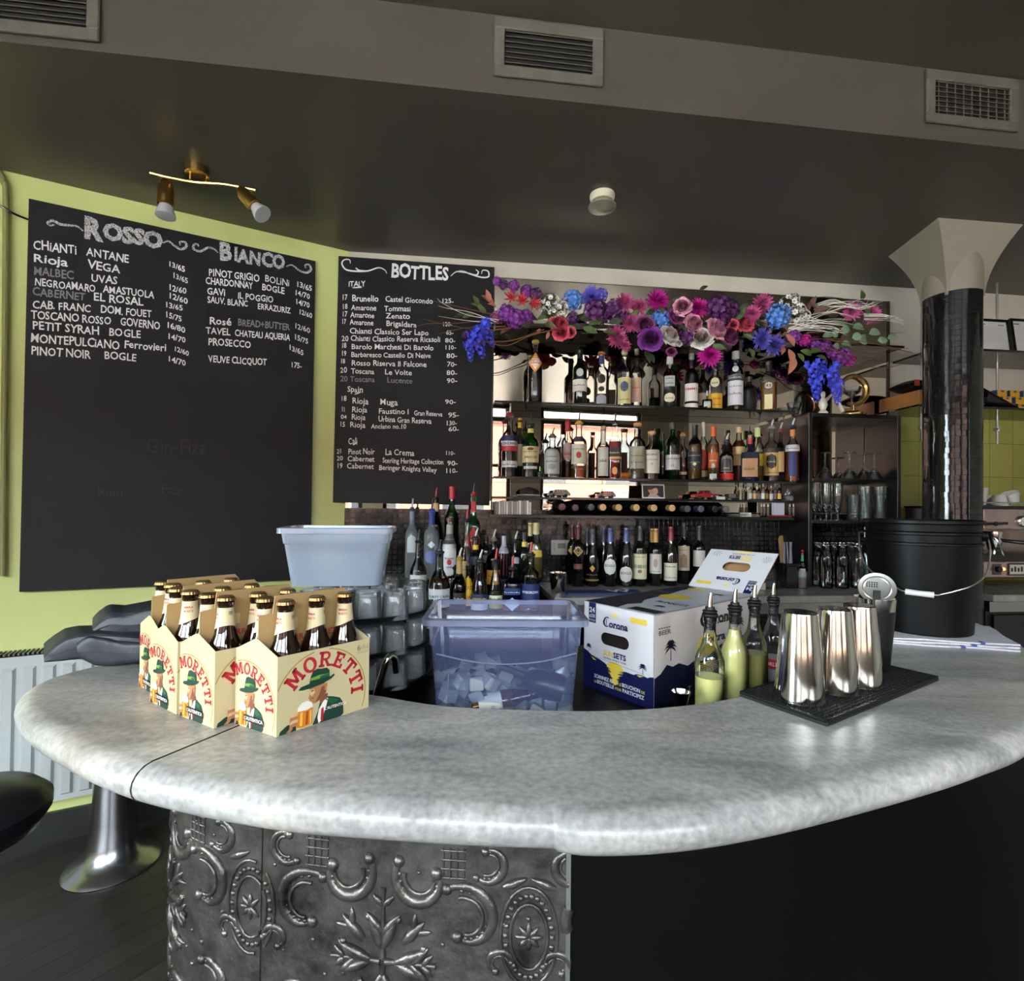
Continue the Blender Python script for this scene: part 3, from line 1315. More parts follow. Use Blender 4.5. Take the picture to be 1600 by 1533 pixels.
ch_hi = chalk('white chalk', 1.0, 0)
ch_head = chalk('rubbed chalk', .85, .6)
ch_faint = chalk('faded chalk', .30, 0)
ch_ghost = chalk('erased chalk', .028, 0)
RND = random.Random(11)


class Board:
    def __init__(s, corners, plane, name, label, wallpt, wd, wn):
        s.plane = plane
        s.n = wn
        pts = [plane(x, y, .026) for x, y in corners]
        s.root = thing(name, label, 'chalkboard', (0, 0, 0))
        mb = MB()
        back = [p - wn * .022 for p in pts]
        mb.hexa([back[3], back[2], pts[2], pts[3], back[0], back[1], pts[1], pts[0]], board_m)
        mb.build('board_panel', s.root, smooth=False)
        s.sets = {}

    def mbof(s, part):
        if part not in s.sets:
            s.sets[part] = MB()
        return s.sets[part]

    def line(s, part, txt, x0, y0, x1, y1, hpx, m, bold=.012, jit=.05):
        p0, p1 = s.plane(x0, y0, .0265), s.plane(x1, y1, .0265)
        q = s.plane(x0, y0 - hpx, .0265)
        h = (q - p0).length
        d = (p1 - p0)
        wdt = d.length
        d.normalize()
        s.mbof(part).glyphs(txt, lambda x, y: p0 + d * x + V((0, 0, 1)) * y, m, h, wdt, bold, jit, RND)

    def stroke(s, part, pts, m, r=.004):
        P = crom([s.plane(x, y, .0265) for x, y in pts], 6)
        mb = s.mbof(part)
        vs, fs = [], []
        for i, p in enumerate(P):
            t_ = (P[min(i + 1, len(P) - 1)] - P[max(0, i - 1)]).normalized()
            sd_ = t_.cross(s.n).normalized() * r * (.5 + .8 * sin(pi * (i + 1) / (len(P) + 1)))
            vs += [p + sd_, p - sd_]
        for i in range(len(P) - 1):
            fs.append((2 * i, 2 * i + 1, 2 * i + 3, 2 * i + 2))
        mb.add(vs, fs, m)

    def done(s):
        for k, mb in s.sets.items():
            tag(mb.build(k, s.root, smooth=False), kind='stuff')


W1 = Board([(45, 310), (493, 408), (485, 905), (30, 925)], on_left, 'wine_list_board',
           'huge chalkboard headed ROSSO and BIANCO on the green wall above the radiator', A, LD, LN)


def zl(f, part, txt, x0, y0, x1, y1, h, m, bold=.012):
    W1.line(part, txt, x0 * .325, 300 + y0 * .325, x1 * .325, 300 + y1 * .325, h * .325, m, bold)


H_, L_, F_ = 'chalk_heading', 'chalk_list', 'faded_writing'
zl(0, H_, 'R', 402, 215, 480, 232, 98, ch_head, .055)
zl(0, H_, 'OSSO', 494, 222, 780, 270, 78, ch_head, .055)
zl(0, H_, 'B', 1055, 320, 1110, 327, 82, ch_head, .045)
zl(0, H_, 'IANCO', 1125, 328, 1370, 372, 68, ch_head, .045)
rows = [('CHiANTi', 158, 275, 370, 300, 46, 1), ('ANTANE', 415, 306, 620, 340, 42, 1), ('Rioja', 158, 333, 325, 358, 42, 1), ('VEGA', 420, 365, 578, 390, 42, 1),
        ('MALBEC', 160, 398, 355, 420, 42, 0), ('UVAS', 437, 430, 565, 444, 40, 1), ('NEGROAMARO', 165, 448, 462, 482, 38, 1), ('AMASTUOLA', 495, 482, 740, 512, 36, 1),
        ('CABERNET', 155, 497, 410, 522, 40, 0), ('EL ROSAL', 448, 522, 690, 548, 40, 1), ('CAB. FRANC', 155, 557, 438, 577, 40, 1), ('DOM. FOUET', 482, 580, 730, 605, 38, 1),
        ('TOSCANO ROSSO', 148, 608, 535, 638, 40, 1), ('GOVERNO', 577, 640, 770, 662, 40, 1), ('PETIT SYRAH', 155, 660, 478, 687, 42, 1), ('BOGLE', 522, 690, 678, 702, 40, 1),
        ('MONTEPULCiANO', 145, 720, 575, 757, 44, 1), ('Ferrovieri', 595, 748, 800, 766, 38, 1), ('PINOT NOIR', 148, 780, 435, 802, 42, 1), ('BOGLE', 500, 803, 655, 814, 38, 1),
        ('13/65', 808, 355, 890, 387, 26, 1), ('13/65', 828, 408, 905, 442, 26, 1), ('12/60', 808, 470, 895, 490, 28, 1), ('12/60', 808, 508, 902, 538, 28, 1),
        ('13/65', 792, 552, 880, 572, 26, 1), ('15/75', 793, 600, 875, 625, 28, 1), ('16/80', 798, 650, 890, 678, 28, 1), ('14/70', 803, 705, 893, 725, 28, 1),
        ('12/60', 835, 762, 907, 788, 24, 1), ('14/70', 805, 812, 893, 838, 28, 1),
        ('PINOT GRIGIO', 1003, 400, 1247, 432, 36, 1), ('BOLiNi', 1272, 430, 1392, 455, 34, 2), ('13/65', 1423, 453, 1500, 478, 26, 1), ('CHARDONNAY', 988, 440, 1215, 468, 34, 1),
        ('BOGLE', 1258, 470, 1368, 490, 32, 1), ('14/70', 1415, 492, 1490, 515, 26, 1), ('GAVi', 995, 490, 1083, 500, 34, 1), ('IL POGGIO', 1142, 512, 1315, 532, 32, 1),
        ('14/70', 1420, 537, 1488, 558, 26, 1), ('SAUV. BLANC', 997, 532, 1193, 552, 32, 1), ('ERRAZURIZ', 1238, 562, 1398, 584, 30, 1), ('12/60', 1435, 584, 1500, 607, 24, 1),
        ('Rosé', 1005, 635, 1112, 642, 36, 1), ('BREAD+BUTTER', 1143, 642, 1393, 665, 34, 0), ('12/60', 1413, 652, 1490, 680, 26, 2), ('TAVEL', 990, 680, 1107, 690, 34, 1),
        ('CHATEAU AQUERIA', 1128, 692, 1393, 714, 32, 1), ('15/75', 1413, 707, 1483, 732, 26, 1), ('PROSECCO', 1000, 735, 1208, 750, 36, 1), ('13/65', 1387, 757, 1460, 787, 26, 1),
        ('VEUVE CLICQUOT', 1002, 818, 1282, 833, 34, 1), ('175-', 1397, 843, 1452, 848, 26, 1)]
for (t_, x0, y0, x1, y1, h, k) in rows:
    zl(0, F_ if k == 0 else L_, t_, x0, y0, x1, y1, h, ch_faint if k == 0 else ch_hi, .004 if k == 2 else .016)
W1.line(F_, 'Gin-Fizz', 228, 706, 322, 710, 24, ch_ghost, .01)
W1.line(F_, 'Rum', 152, 775, 192, 776, 13, ch_ghost, .01)
W1.line(F_, 'Fzz', 250, 770, 284, 774, 15, ch_ghost, .01)


def zs(pts, m=None):
    W1.stroke(H_, [(x * .325, 300 + y * .325) for x, y in pts], m or ch_head)


zs([(262, 158), (240, 160), (230, 148), (255, 138), (290, 155), (330, 160), (370, 165), (400, 188)])
zs([(782, 245), (810, 237), (838, 258), (870, 275), (896, 262), (890, 242), (866, 240), (866, 256)])
zs([(955, 262), (948, 250), (932, 255), (932, 275), (965, 285), (1000, 268), (1030, 275), (1048, 292)])
zs([(1375, 358), (1405, 352), (1440, 378), (1475, 388), (1495, 372), (1485, 350), (1466, 352), (1470, 366)])
W1.done()

W2 = Board([(529, 400), (772.6, 417.5), (764.7, 790), (520, 785)], on_back, 'bottle_list_board',
           'tall chalkboard headed BOTTLES on the grey wall beside the mirror', A, BD, BN)


def z2(txt, x0, y0, x1, y1, h, m=None, part=L_, bold=.010):
    W2.line(part, txt, 520 + x0 * .274, 380 + y0 * .274, 520 + x1 * .274, 380 + y1 * .274, h * .274, m or ch_hi, bold)


z2('BOTTLES', 330, 192, 660, 213, 80, ch_hi, H_, .03)
R2 = [('ITALY', 88, 247, 185, 247, 32), ('17', 50, 322, 85, 322, 34), ('Brunello', 108, 330, 260, 333, 36), ('Castel Giocondo', 298, 332, 570, 345, 32), ('125-', 618, 340, 690, 343, 26),
      ('18', 52, 375, 85, 375, 32), ('Amarone', 105, 380, 248, 384, 32), ('Tommasi', 292, 386, 445, 390, 32), ('17', 52, 418, 82, 418, 32), ('Amarone', 100, 422, 237, 426, 32),
      ('Zenato', 302, 428, 440, 432, 32), ('17', 50, 460, 75, 460, 30), ('Amarone', 97, 465, 232, 468, 32), ('Brigaldara', 303, 472, 478, 480, 32), ('120-', 625, 472, 680, 474, 24),
      ('Chianti Classico Ser Lapo', 95, 515, 548, 525, 32), ('65-', 645, 521, 690, 522, 26), ('20 Chianti Classico Reserva Ricasoli', 50, 557, 613, 564, 32), ('80-', 640, 567, 700, 567, 26),
      ('18', 48, 598, 78, 598, 30), ('Barolo Marchesi Di Barolo', 105, 604, 575, 610, 32), ('110-', 637, 607, 703, 607, 26), ('19', 48, 643, 78, 643, 32), ('Barbaresco Castello Di Neive', 103, 648, 560, 656, 30),
      ('80-', 647, 655, 710, 655, 28), ('18', 42, 686, 70, 686, 26), ('Rosso Riserva Il Falcone', 105, 696, 535, 706, 32), ('70-', 650, 703, 708, 703, 28), ('20', 42, 737, 80, 737, 32), ('Toscana', 103, 744, 237, 746, 32),
      ('Le Volte', 295, 748, 452, 754, 32), ('80-', 648, 752, 710, 752, 28), ('90-', 650, 797, 710, 797, 28), ('Spain', 82, 848, 172, 852, 34), ('18', 45, 900, 78, 900, 30), ('Rioja', 110, 915, 203, 918, 36),
      ('Muga', 268, 920, 370, 926, 36), ('90-', 640, 915, 703, 918, 26), ('11', 48, 960, 72, 960, 28), ('Rioja', 107, 963, 197, 966, 34), ('Faustino I', 260, 972, 435, 976, 32), ('Gran Reserva', 463, 981, 625, 988, 28),
      ('95-', 657, 993, 720, 993, 28), ('04', 45, 1002, 80, 1002, 24), ('Rioja', 105, 1006, 185, 1010, 32), ('Urbina Gran Reserva', 258, 1016, 562, 1031, 32), ('130-', 643, 1038, 708, 1038, 26),
      ('15', 38, 1045, 70, 1045, 28), ('Rioja', 97, 1050, 185, 1053, 32), ('Anciano no.10', 218, 1056, 418, 1059, 28), ('60-', 658, 1072, 720, 1072, 26), ('Cali', 88, 1145, 140, 1147, 38),
      ('21', 22, 1199, 52, 1199, 26), ('Pinot Noir', 87, 1203, 238, 1204, 34), ('La Crema', 297, 1208, 465, 1212, 36), ('110-', 640, 1208, 697, 1208, 24), ('20', 22, 1239, 58, 1239, 26), ('Cabernet', 83, 1243, 237, 1246, 32),
      ('Sterling Heritage Collection', 283, 1252, 632, 1263, 30), ('90-', 652, 1267, 712, 1267, 28), ('19', 22, 1282, 55, 1282, 30), ('Cabernet', 80, 1286, 233, 1288, 32), ('Beringer Knights Valley', 262, 1292, 592, 1306, 30),
      ('110-', 640, 1310, 712, 1312, 28)]
for r_ in R2:
    z2(*r_)
z2('20 Toscana', 42, 787, 240, 793, 32, ch_faint, F_)
z2('Lucente', 308, 796, 455, 800, 32, ch_faint, F_)
for a_ in ([(112, 254), (165, 252)], [(125, 862), (160, 850)], [(115, 1152), (140, 1135)]):
    W2.stroke(L_, [(520 + x * .274, 380 + y * .274) for x, y in (a_[0], ((a_[0][0] + a_[1][0]) / 2, (a_[0][1] + a_[1][1]) / 2), a_[1])], ch_hi, .0022)
for pts in ([(100, 115), (95, 95), (65, 95), (52, 118), (75, 150), (130, 160), (200, 158), (260, 140), (295, 152), (308, 172)], [(130, 140), (150, 155), (190, 158)],
            [(672, 188), (700, 165), (740, 160), (790, 178), (850, 195), (888, 190), (885, 160), (855, 155), (848, 175)], [(700, 162), (760, 168), (815, 182), (830, 165), (815, 150)]):
    W2.stroke(H_, [(520 + x * .274, 380 + y * .274) for x, y in pts], ch_hi, .003)
W2.done()
# ================================================================== printed cartons
CARD = mat('cream carton', 'c8ba90', 0.45)
card_in = mat('kraft carton inside', 'b09060', 0.7)
ink_red = mat('red print', 'b3202e', 0.45)
ink_gold = mat('gold print', 'a08a40', 0.45)
ink_grey = mat('grey print', '8d8465', 0.5)
ink_green = mat('dark green print', '12382c', 0.45)
ink_green2 = mat('mid green print', '1f5a35', 0.45)
ink_lime = mat('light green print', '6c9a2c', 0.45)
ink_skin = mat('skin tone print', 'b07a50', 0.5)
ink_skin2 = mat('skin shade print', '7a4a30', 0.5)
ink_skin3 = mat('skin light print', 'dcb48a', 0.5)
ink_beer = mat('beer print', 'd8801c', 0.45)
ink_beer2 = mat('light beer print', 'eebb52', 0.45)
ink_beer3 = mat('dark beer print', 'a04c12', 0.45)
ink_white = mat('white print', 'eeeadf', 0.5)
ink_dark = mat('black print', '15140f', 0.5)

# slab serif capitals on a unit-high grid, as rectangles/quads: (width, polygons)
def _r(x0, y0, x1, y1):
    return [(x0, y0), (x1, y0), (x1, y1), (x0, y1)]


def _ring(cx_, cy_, rx, ry, t, a0=0, a1=2 * pi, n=18):
    out = []
    for k in range(n):
        u, v = a0 + (a1 - a0) * k / n, a0 + (a1 - a0) * (k + 1) / n
        out.append([(cx_ + rx * cos(u), cy_ + ry * sin(u)), (cx_ + rx * cos(v), cy_ + ry * sin(v)),
                    (cx_ + (rx - t) * cos(v), cy_ + (ry - t * .8) * sin(v)), (cx_ + (rx - t) * cos(u), cy_ + (ry - t * .8) * sin(u))])
    return out


SLAB = {
    'M': (1.12, [_r(0, 0, .36, .16), _r(.08, 0, .28, 1), _r(0, .84, .32, 1), _r(.76, 0, 1.12, .16), _r(.84, 0, 1.04, 1), _r(.80, .84, 1.12, 1),
                 [(.14, 1), (.36, 1), (.62, .30), (.50, .12)], [(.76, 1), (.98, 1), (.62, .12), (.50, .30)]]),
    'O': (.92, _ring(.46, .5, .46, .52, .22)),
    'R': (.92, [_r(0, 0, .40, .16), _r(.10, 0, .31, 1), _r(0, .84, .5, 1), _r(.3, .42, .5, .56)] + _ring(.5, .71, .31, .29, .18, -pi / 2, pi / 2, 8) +
          [[(.38, .46), (.58, .46), (.82, 0), (.60, 0)], _r(.58, 0, .94, .15)]),
    'E': (.80, [_r(0, 0, .74, .16), _r(.10, 0, .31, 1), _r(0, .84, .72, 1), _r(.3, .43, .56, .57), _r(.6, .0, .76, .32), _r(.58, .68, .72, 1), _r(.46, .34, .56, .66)]),
    'T': (.82, [_r(.18, 0, .64, .15), _r(.30, 0, .52, 1), _r(0, .83, .82, 1), _r(0, .62, .14, 1), _r(.68, .62, .82, 1)]),
    'I': (.46, [_r(0, 0, .46, .16), _r(.12, 0, .34, 1), _r(0, .84, .46, 1)]),
}


class Face:
    """flat printed face: origin, unit vectors per metre, outward normal"""
    def __init__(s, mb, O, U, W, N, mirror=False):
        s.mb, s.O, s.U, s.W, s.N = mb, V(O), V(U), V(W), V(N)

    def pt(s, x, y, e):
        return s.O + s.U * x + s.W * y + s.N * e

    def poly(s, pts, m, layer=1):
        s.mb.poly([s.pt(x, y, .00022 * layer) for x, y in pts], m)

    def text(s, t_, x, y, h, m, width=None, bold=.01, layer=3, flip=False):
        if flip:
            s.mb.glyphs(t_, lambda a, b: s.pt(x - a, y - b, .00022 * layer), m, h, width, bold)
        else:
            s.mb.glyphs(t_, lambda a, b: s.pt(x + a, y + b, .00022 * layer), m, h, width, bold)


def ell(cx_, cy_, rx, ry, n=20, a0=0, a1=2 * pi):
    return [(cx_ + rx * cos(a0 + (a1 - a0) * k / n), cy_ + ry * sin(a0 + (a1 - a0) * k / n)) for k in range(n + (0 if abs(a1 - a0 - 2 * pi) < 1e-6 else 1))]


def print_lager(f, w, h, big):
    """arched red name, gold circle and a generic drinker in a green hat; w x h is the face"""
    S = h
    cx_, cyy_, R_ = (w * .46, S * .30, S * .655) if big else (w * .27, S * .28, S * .57)
    # circle line
    n = 40
    for i in range(n):
        a0, a1 = -.6 + 4.3 * i / n, -.6 + 4.3 * (i + 1) / n
        q = []
        for (aa, rr) in ((a0, R_ * 1.02), (a1, R_ * 1.02), (a1, R_ * .995), (a0, R_ * .995)):
            q.append((cx_ + rr * cos(aa), cyy_ + rr * sin(aa) * 1.03))
        if all(0 < x < w and 0 < y < h * .985 for x, y in q):
            f.poly(q, ink_gold, 1)
    # lettering on an arc
    word = 'MORETTI'
    lh = S * (.20 if big else .15)
    tot = sum(SLAB[c][0] for c in word) + .14 * 6
    a_st, a_en = (radians(150), radians(-4)) if big else (radians(118), radians(0))
    ri = R_ * (.655 if big else .70)
    pos = 0.0
    for c in word:
        wd, polys = SLAB[c]
        for pl in polys:
            q = []
            for (x, y) in pl:
                # finer: straight glyphs standing on the arc
                am = a_st + (a_en - a_st) * (pos + wd / 2) / tot
                sc = abs(a_en - a_st) * (ri + lh * .4) / tot
                dx, dy = (x - wd / 2) * sc, y * lh
                yy = 1.03
                q.append((cx_ + cos(am) * (ri + dy) + sin(am) * dx, cyy_ + (sin(am) * (ri + dy) - cos(am) * dx) * yy))
            f.poly(q, ink_red, 2)
        pos += wd + .14
    # the drinker
    if big:
        ox, oy, s_ = w * .42, S * .0, S * .86
    else:
        ox, oy, s_ = w * .38, S * .0, S * .78

    def P(pts, m, layer):
        pp = [(ox + x * s_ * (1 if big else .80), oy + y * s_) for x, y in pts]
        pp = [(min(max(x, .001), w - .001), max(y, .0006)) for x, y in pp]
        f.poly(pp, m, layer)
    P([(-.62, 0), (-.60, .06), (-.50, .12), (-.36, .15), (-.36, 0)], ink_green, 3)                                  # sleeve
    P([(-.36, .0), (-.10, .0), (-.02, .18), (.02, .34), (.10, .40), (.24, .36), (.36, .31), (.42, .22), (.43, .04), (.38, 0)], ink_green, 3)   # jacket
    P([(.10, .36), (.24, .34), (.34, .28), (.22, .24)], ink_green2, 4)
    P([(-.02, .10), (.00, .22), (.10, .37), (.16, .36), (.11, .20), (.05, .04), (.0, .0)], ink_white, 4)             # shirt
    P([(.04, .22), (.08, .24), (.085, .16), (.07, .02), (.03, .05)], ink_red, 5)                                    # tie
    P([(.02, .30), (.14, .37), (.15, .44), (.0, .44)], ink_skin2, 5)                                                # neck
    P([(-.16, .58), (-.155, .50), (-.175, .44), (-.15, .40), (-.12, .345), (-.06, .335), (.04, .38), (.12, .46), (.14, .60), (-.02, .64)], ink_skin, 6)   # head
    P([(-.155, .56), (-.15, .49), (-.12, .46), (-.07, .50), (-.08, .56)], ink_skin3, 7)
    P([(-.06, .345), (.04, .385), (.11, .46), (.12, .58), (.04, .56), (.0, .46)], ink_skin2, 7)
    P([(-.14, .545), (-.09, .55), (-.085, .535), (-.135, .53)], ink_dark, 8)                                        # eye
    P([(-.155, .425), (-.09, .435), (-.085, .42), (-.15, .415)], ink_skin2, 8)                                      # mouth
    P([(.085, .50), (.12, .50), (.125, .58), (.09, .58)], ink_skin, 8)                                              # ear
    P([(-.34, .60), (-.30, .64), (-.14, .665), (.06, .67), (.20, .70), (.24, .725), (.26, .70), (.20, .655), (.06, .61), (-.14, .585), (-.28, .585)], ink_green, 9)     # brim
    P([(-.165, .66), (-.145, .76), (-.11, .84), (-.04, .865), (.02, .85), (.12, .845), (.165, .80), (.17, .69), (.06, .66)], ink_green, 10)    # crown
    P([(-.15, .70), (-.145, .74), (.0, .76), (.165, .75), (.17, .71), (.0, .70)], ink_lime, 11)
    P([(.0, .70), (.01, .74), (.165, .75), (.17, .71)], ink_green2, 12)
    # mug, foam and hand
    P([(-.36, .045), (-.34, .30), (-.11, .285), (-.115, .04), (-.25, .025)], ink_beer, 8)
    P([(-.31, .06), (-.30, .26), (-.26, .26), (-.27, .05)], ink_beer2, 9)
    P([(-.22, .05), (-.21, .25), (-.17, .25), (-.18, .05)], ink_beer3, 9)
    P([(-.15, .05), (-.145, .25), (-.125, .25), (-.125, .05)], ink_beer2, 9)
    P([(-.35, .28), (-.34, .34), (-.28, .40), (-.20, .41), (-.12, .37), (-.10, .30), (-.20, .27)], ink_white, 9)
    for i in range(4):
        P([(-.47, .07 + i * .05), (-.36, .08 + i * .05), (-.33, .105 + i * .05), (-.36, .125 + i * .05), (-.45, .12 + i * .05)], (ink_skin, ink_skin3)[i % 2], 10)
    P([(-.52, .02), (-.47, .06), (-.46, .26), (-.43, .26), (-.42, .05), (-.46, -.0)], ink_skin, 9)
    if big:
        f.text("L'AUTENTICA", w * .48, S * .16, S * .04, ink_white, w * .24, .02, 13)
        f.text('6', w * .845, S * .855, S * .085, ink_grey, None, .03, 3)
        f.text('x 330 mL', w * .885, S * .865, S * .06, ink_grey, w * .10, .005, 3)
        f.text('6 BOUTEILLES  BOTTLES', w * .85, S * .81, S * .026, ink_grey, w * .13, .0, 3)
    else:
        f.poly([(w * .26, S * .10), (w * .72, S * .08), (w * .72, S * .16), (w * .26, S * .18)], ink_dark, 12)
        f.text("L'AUTENTICA", w * .27, S * .115, S * .045, ink_white, w * .44, .02, 13)


# one brown lager bottle
amber = mat('brown beer glass', '1d0b04', 0.06, coat=.3)
neck_paper = mat('cream neck paper', 'd9c9a0', 0.5)
cap_gold = mat('bottle cap gold', '85683e', 0.3, .7)
beer = thing('beer_bottle', 'x', 'bottle', (0, 0, 0))
mb = MB()
BP = [(0, 0), (.0255, 0), (.0285, .004), (.0285, .124), (.0280, .134), (.0250, .146), (.0196, .160), (.0160, .180), (.0135, .205), (.0132, .212), (.0148, .214), (.0148, .221), (.0128, .223), (.0128, .226), (0, .226)]
mb.lathe(BP, amber, 22)
mb.build('glass_body', beer)
mb = MB()
mb.lathe([(.0168, .178), (.0160, .186), (.0142, .205), (.0139, .2105)], neck_paper, 22)
for k in range(8):
    # the paper hangs lower on one side
    pass
vs = []
nkk = 22
for k in range(nkk + 1):
    a = 2 * pi * k / nkk
    dz = .014 * (1 - cos(a)) / 2
    z = .178 - dz
    r = .0168 + (.178 - z) / .013 * .0022
    vs += [(.0168 * cos(a), .0168 * sin(a), .1785), (r * cos(a), r * sin(a), z)]
mb.add(vs, [(2 * k, 2 * k + 1, 2 * k + 3, 2 * k + 2) for k in range(nkk)], neck_paper)
for (txt, z, h) in (('BIRRA', .197, .0042), ('MORETTI', .189, .0046)):
    mb.glyphs(txt, lambda x, y, z=z: (.0157 * sin((x - .0085) / .0155), -.0157 * cos((x - .0085) / .0155), z + y), ink_red, h, .017, .02)
for k in range(9):
    a = 1.75 + k * .06
    mb.add([(.0153 * sin(a), -.0153 * cos(a), .188), (.0153 * sin(a + .03), -.0153 * cos(a + .03), .188), (.0145 * sin(a + .03), -.0145 * cos(a + .03), .204), (.0145 * sin(a), -.0145 * cos(a), .204)], [(0, 1, 2, 3)], ink_dark)
mb.build('neck_paper', beer)
mb = MB()
n = 21
vs, fs = [], []
for (r, rr, z) in ((.0158, .0172, .2235), (.0152, .0156, .2285), (.0128, .0128, .2312)):
    for k in range(n * 2):
        a = pi * k / n
        q = r if k % 2 else rr
        vs.append((q * cos(a), q * sin(a), z))
N2 = n * 2
for j in range(2):
    for k in range(N2):
        fs.append((j * N2 + k, j * N2 + (k + 1) % N2, (j + 1) * N2 + (k + 1) % N2, (j + 1) * N2 + k))
fs.append(tuple(2 * N2 + k for k in range(N2)))
mb.add(vs, fs, cap_gold)
mb.build('crown_cap', beer)

first = True
RP = random.Random(3)


def carton(P, a1, a2, label, where):
    """P front corner on the marble; a1 the long direction, a2 the short one (degrees)"""
    global first
    LA, LB_, H, HP, HT = .186, .116, .139, .163, .238
    d1 = V((cos(radians(a1)), sin(radians(a1)), 0))
    d2 = V((cos(radians(a2)), sin(radians(a2)), 0))
    P = V((P.x, P.y, ZB + .0006))
    t = thing('beer_carton', label, 'carton', P, group='six bottle lager cartons')
    th = .0012

    def L(a, b, z):
        return d1 * a + d2 * b + V((0, 0, z))
    n1 = V((d1.y, -d1.x, 0))          # out of the long front face
    n2 = V((-d2.y, d2.x, 0))          # out of the short near face
    mb = MB()
    # floor, long walls, short peaked walls
    mb.poly([L(0, 0, .001), L(LA, 0, .001), L(LA, LB_, .001), L(0, LB_, .001)], card_in)
    for b, nn in ((0, n1), (LB_, -n1)):
        q = [L(0, b, 0), L(LA, b, 0), L(LA, b, H), L(0, b, H)]
        mb.slab(q, -nn, th, CARD)
    for a, nn in ((0, n2), (LA, -n2)):
        q = [L(a, 0, 0), L(a, LB_, 0), L(a, LB_, H), L(a, LB_ * .55, HP), L(a, LB_ * .45, HP), L(a, 0, H)]
        mb.slab(q, -nn, th, CARD)
    mb.build('carton_box', t, smooth=False)
    mb = MB()
    # carrying board down the middle, with a step at each end
    q = [L(.002, LB_ / 2, .01), L(LA - .002, LB_ / 2, .01), L(LA - .002, LB_ / 2, .226), L(LA - .012, LB_ / 2, HT), L(.032, LB_ / 2, HT), L(.028, LB_ / 2, .206), L(.003, LB_ / 2, .204)]
    mb.slab([x - n1 * .0012 for x in q], n1, .0028, card_in)
    for a in (.064, .124):
        q = [L(a, .004, .01), L(a, LB_ - .004, .01), L(a, LB_ - .004, .12), L(a, .004, .12)]
        mb.slab(q, d1, .001, card_in)
    f = Face(mb, L(0, LB_ / 2, 0) + n1 * .0017, d1, (0, 0, 1), n1)
    f.text('BIRRA MORETTI', .055, .150, .011, ink_red, .115, .02, 1)
    f.poly([(.045, .172), (.075, .172), (.075, .192), (.045, .192)], CARD, 1)
    mb.build('carrying_board', t, smooth=False)
    mb = MB()
    print_lager(Face(mb, L(0, 0, 0), d1, (0, 0, 1), n1), LA, H, True)
    mb.build('front_print', t, smooth=False)
    mb = MB()
    print_lager(Face(mb, L(0, LB_, 0), -d2, (0, 0, 1), n2), LB_, H, False)
    mb.build('end_print', t, smooth=False)
    for i in range(3):
        for j in range(2):
            a = .033 + i * .060
            b = .0292 if j == 0 else LB_ - .0292
            q = P + L(a, b, .0018)
            lab = 'capped brown lager bottle in the ' + where
            if first:
                o = beer
                o.location = q
                o['label'] = lab
                o['group'] = 'lager bottles in the cartons'
                o.rotation_euler.z = RP.uniform(-.9, .5)
                first = False
            else:
                dup(beer, q, RP.uniform(-.9, .6), lab, 'lager bottles in the cartons')


carton(on_z(431.6, 1152.7, ZB), 49, 152, 'front cream beer carton with the full arched red name facing the room', 'front carton')
carton(on_z(333.9, 1139.2, ZB), 51, 150, 'cream beer carton standing directly behind the front one on the marble', 'second carton from the front')
carton(on_z(275.5, 1119.0, ZB) + V((-.004, .006, 0)), 51, 146, 'third cream beer carton of the row, between two others', 'third carton from the front')
q = on_z(238.8, 1097.8, ZB)
carton(V((q.x - .006, q.y + .024, 0)), 51, 142, 'last cream beer carton of the row, touching the black cloth', 'last carton beside the black cloth')

# --- 24 bottle box with its far flap standing open
bw = mat('white box board', 'd9d9de', 0.4)
bn = mat('navy print', '14194a', 0.4)
by = mat('yellow print', 'e2c84a', 0.45)
bk_ = mat('navy black print', '10132c', 0.45)
btan = mat('warm white box side', 'c9bfba', 0.45)
kraft = mat('kraft board', 'a8845a', 0.7)
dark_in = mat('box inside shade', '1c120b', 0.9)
zt_, zb_ = 1.098, ZW + .001
TL, TR = on_z(913, 938.6, zt_), on_z(1022.7, 960.9, zt_)
FR, FL = on_z(1158.75, 925.6, zt_), on_z(1052.5, 912.5, zt_)
ux = (TR - TL)
wx = ux.length
ux.normalize()
uy = V((-ux.y, ux.x, 0))
ly = ((FR - TR).dot(uy) + (FL - TL).dot(uy)) / 2
BOXO = V((TL.x, TL.y, zb_))
HB = zt_ - zb_
t = thing('beer_case', 'white and navy case of 24 beers with hand hole and open far flap', 'box', BOXO)


def BL(a, b, z):
    return ux * a + uy * b + V((0, 0, z))


mb = MB()
th = .003
hx0, hx1, hz0, hz1 = wx * .27, wx * .67, HB * .545, HB * .685


def pill(x0, x1, z0, z1, n=8):
    r = (z1 - z0) / 2
    return [(x1 - r + r * cos(-pi / 2 + pi * k / n), (z0 + z1) / 2 + r * sin(-pi / 2 + pi * k / n)) for k in range(n + 1)] + \
           [(x0 + r + r * cos(pi / 2 + pi * k / n), (z0 + z1) / 2 + r * sin(pi / 2 + pi * k / n)) for k in range(n + 1)]


def holed(f, w, h, hole, m, layer=0):
    """rectangle with a rounded hand hole"""
    xs, zs_ = [p[0] for p in hole], [p[1] for p in hole]
    a, b, c, d = min(xs), max(xs), min(zs_), max(zs_)
    for q in ([(0, 0), (w, 0), (w, c), (0, c)], [(0, d), (w, d), (w, h), (0, h)], [(0, c), (a, c), (a, d), (0, d)], [(b, c), (w, c), (w, d), (b, d)]):
        f.poly(q, m, layer)
    n = len(hole) // 2
    r, mid = (d - c) / 2, (c + d) / 2
    for k in range(n - 1):
        for (p, q, X) in ((hole[k], hole[k + 1], b), (hole[n + k], hole[n + k + 1], a)):
            f.poly([p, (X, p[1]), (X, q[1]), q], m, layer)


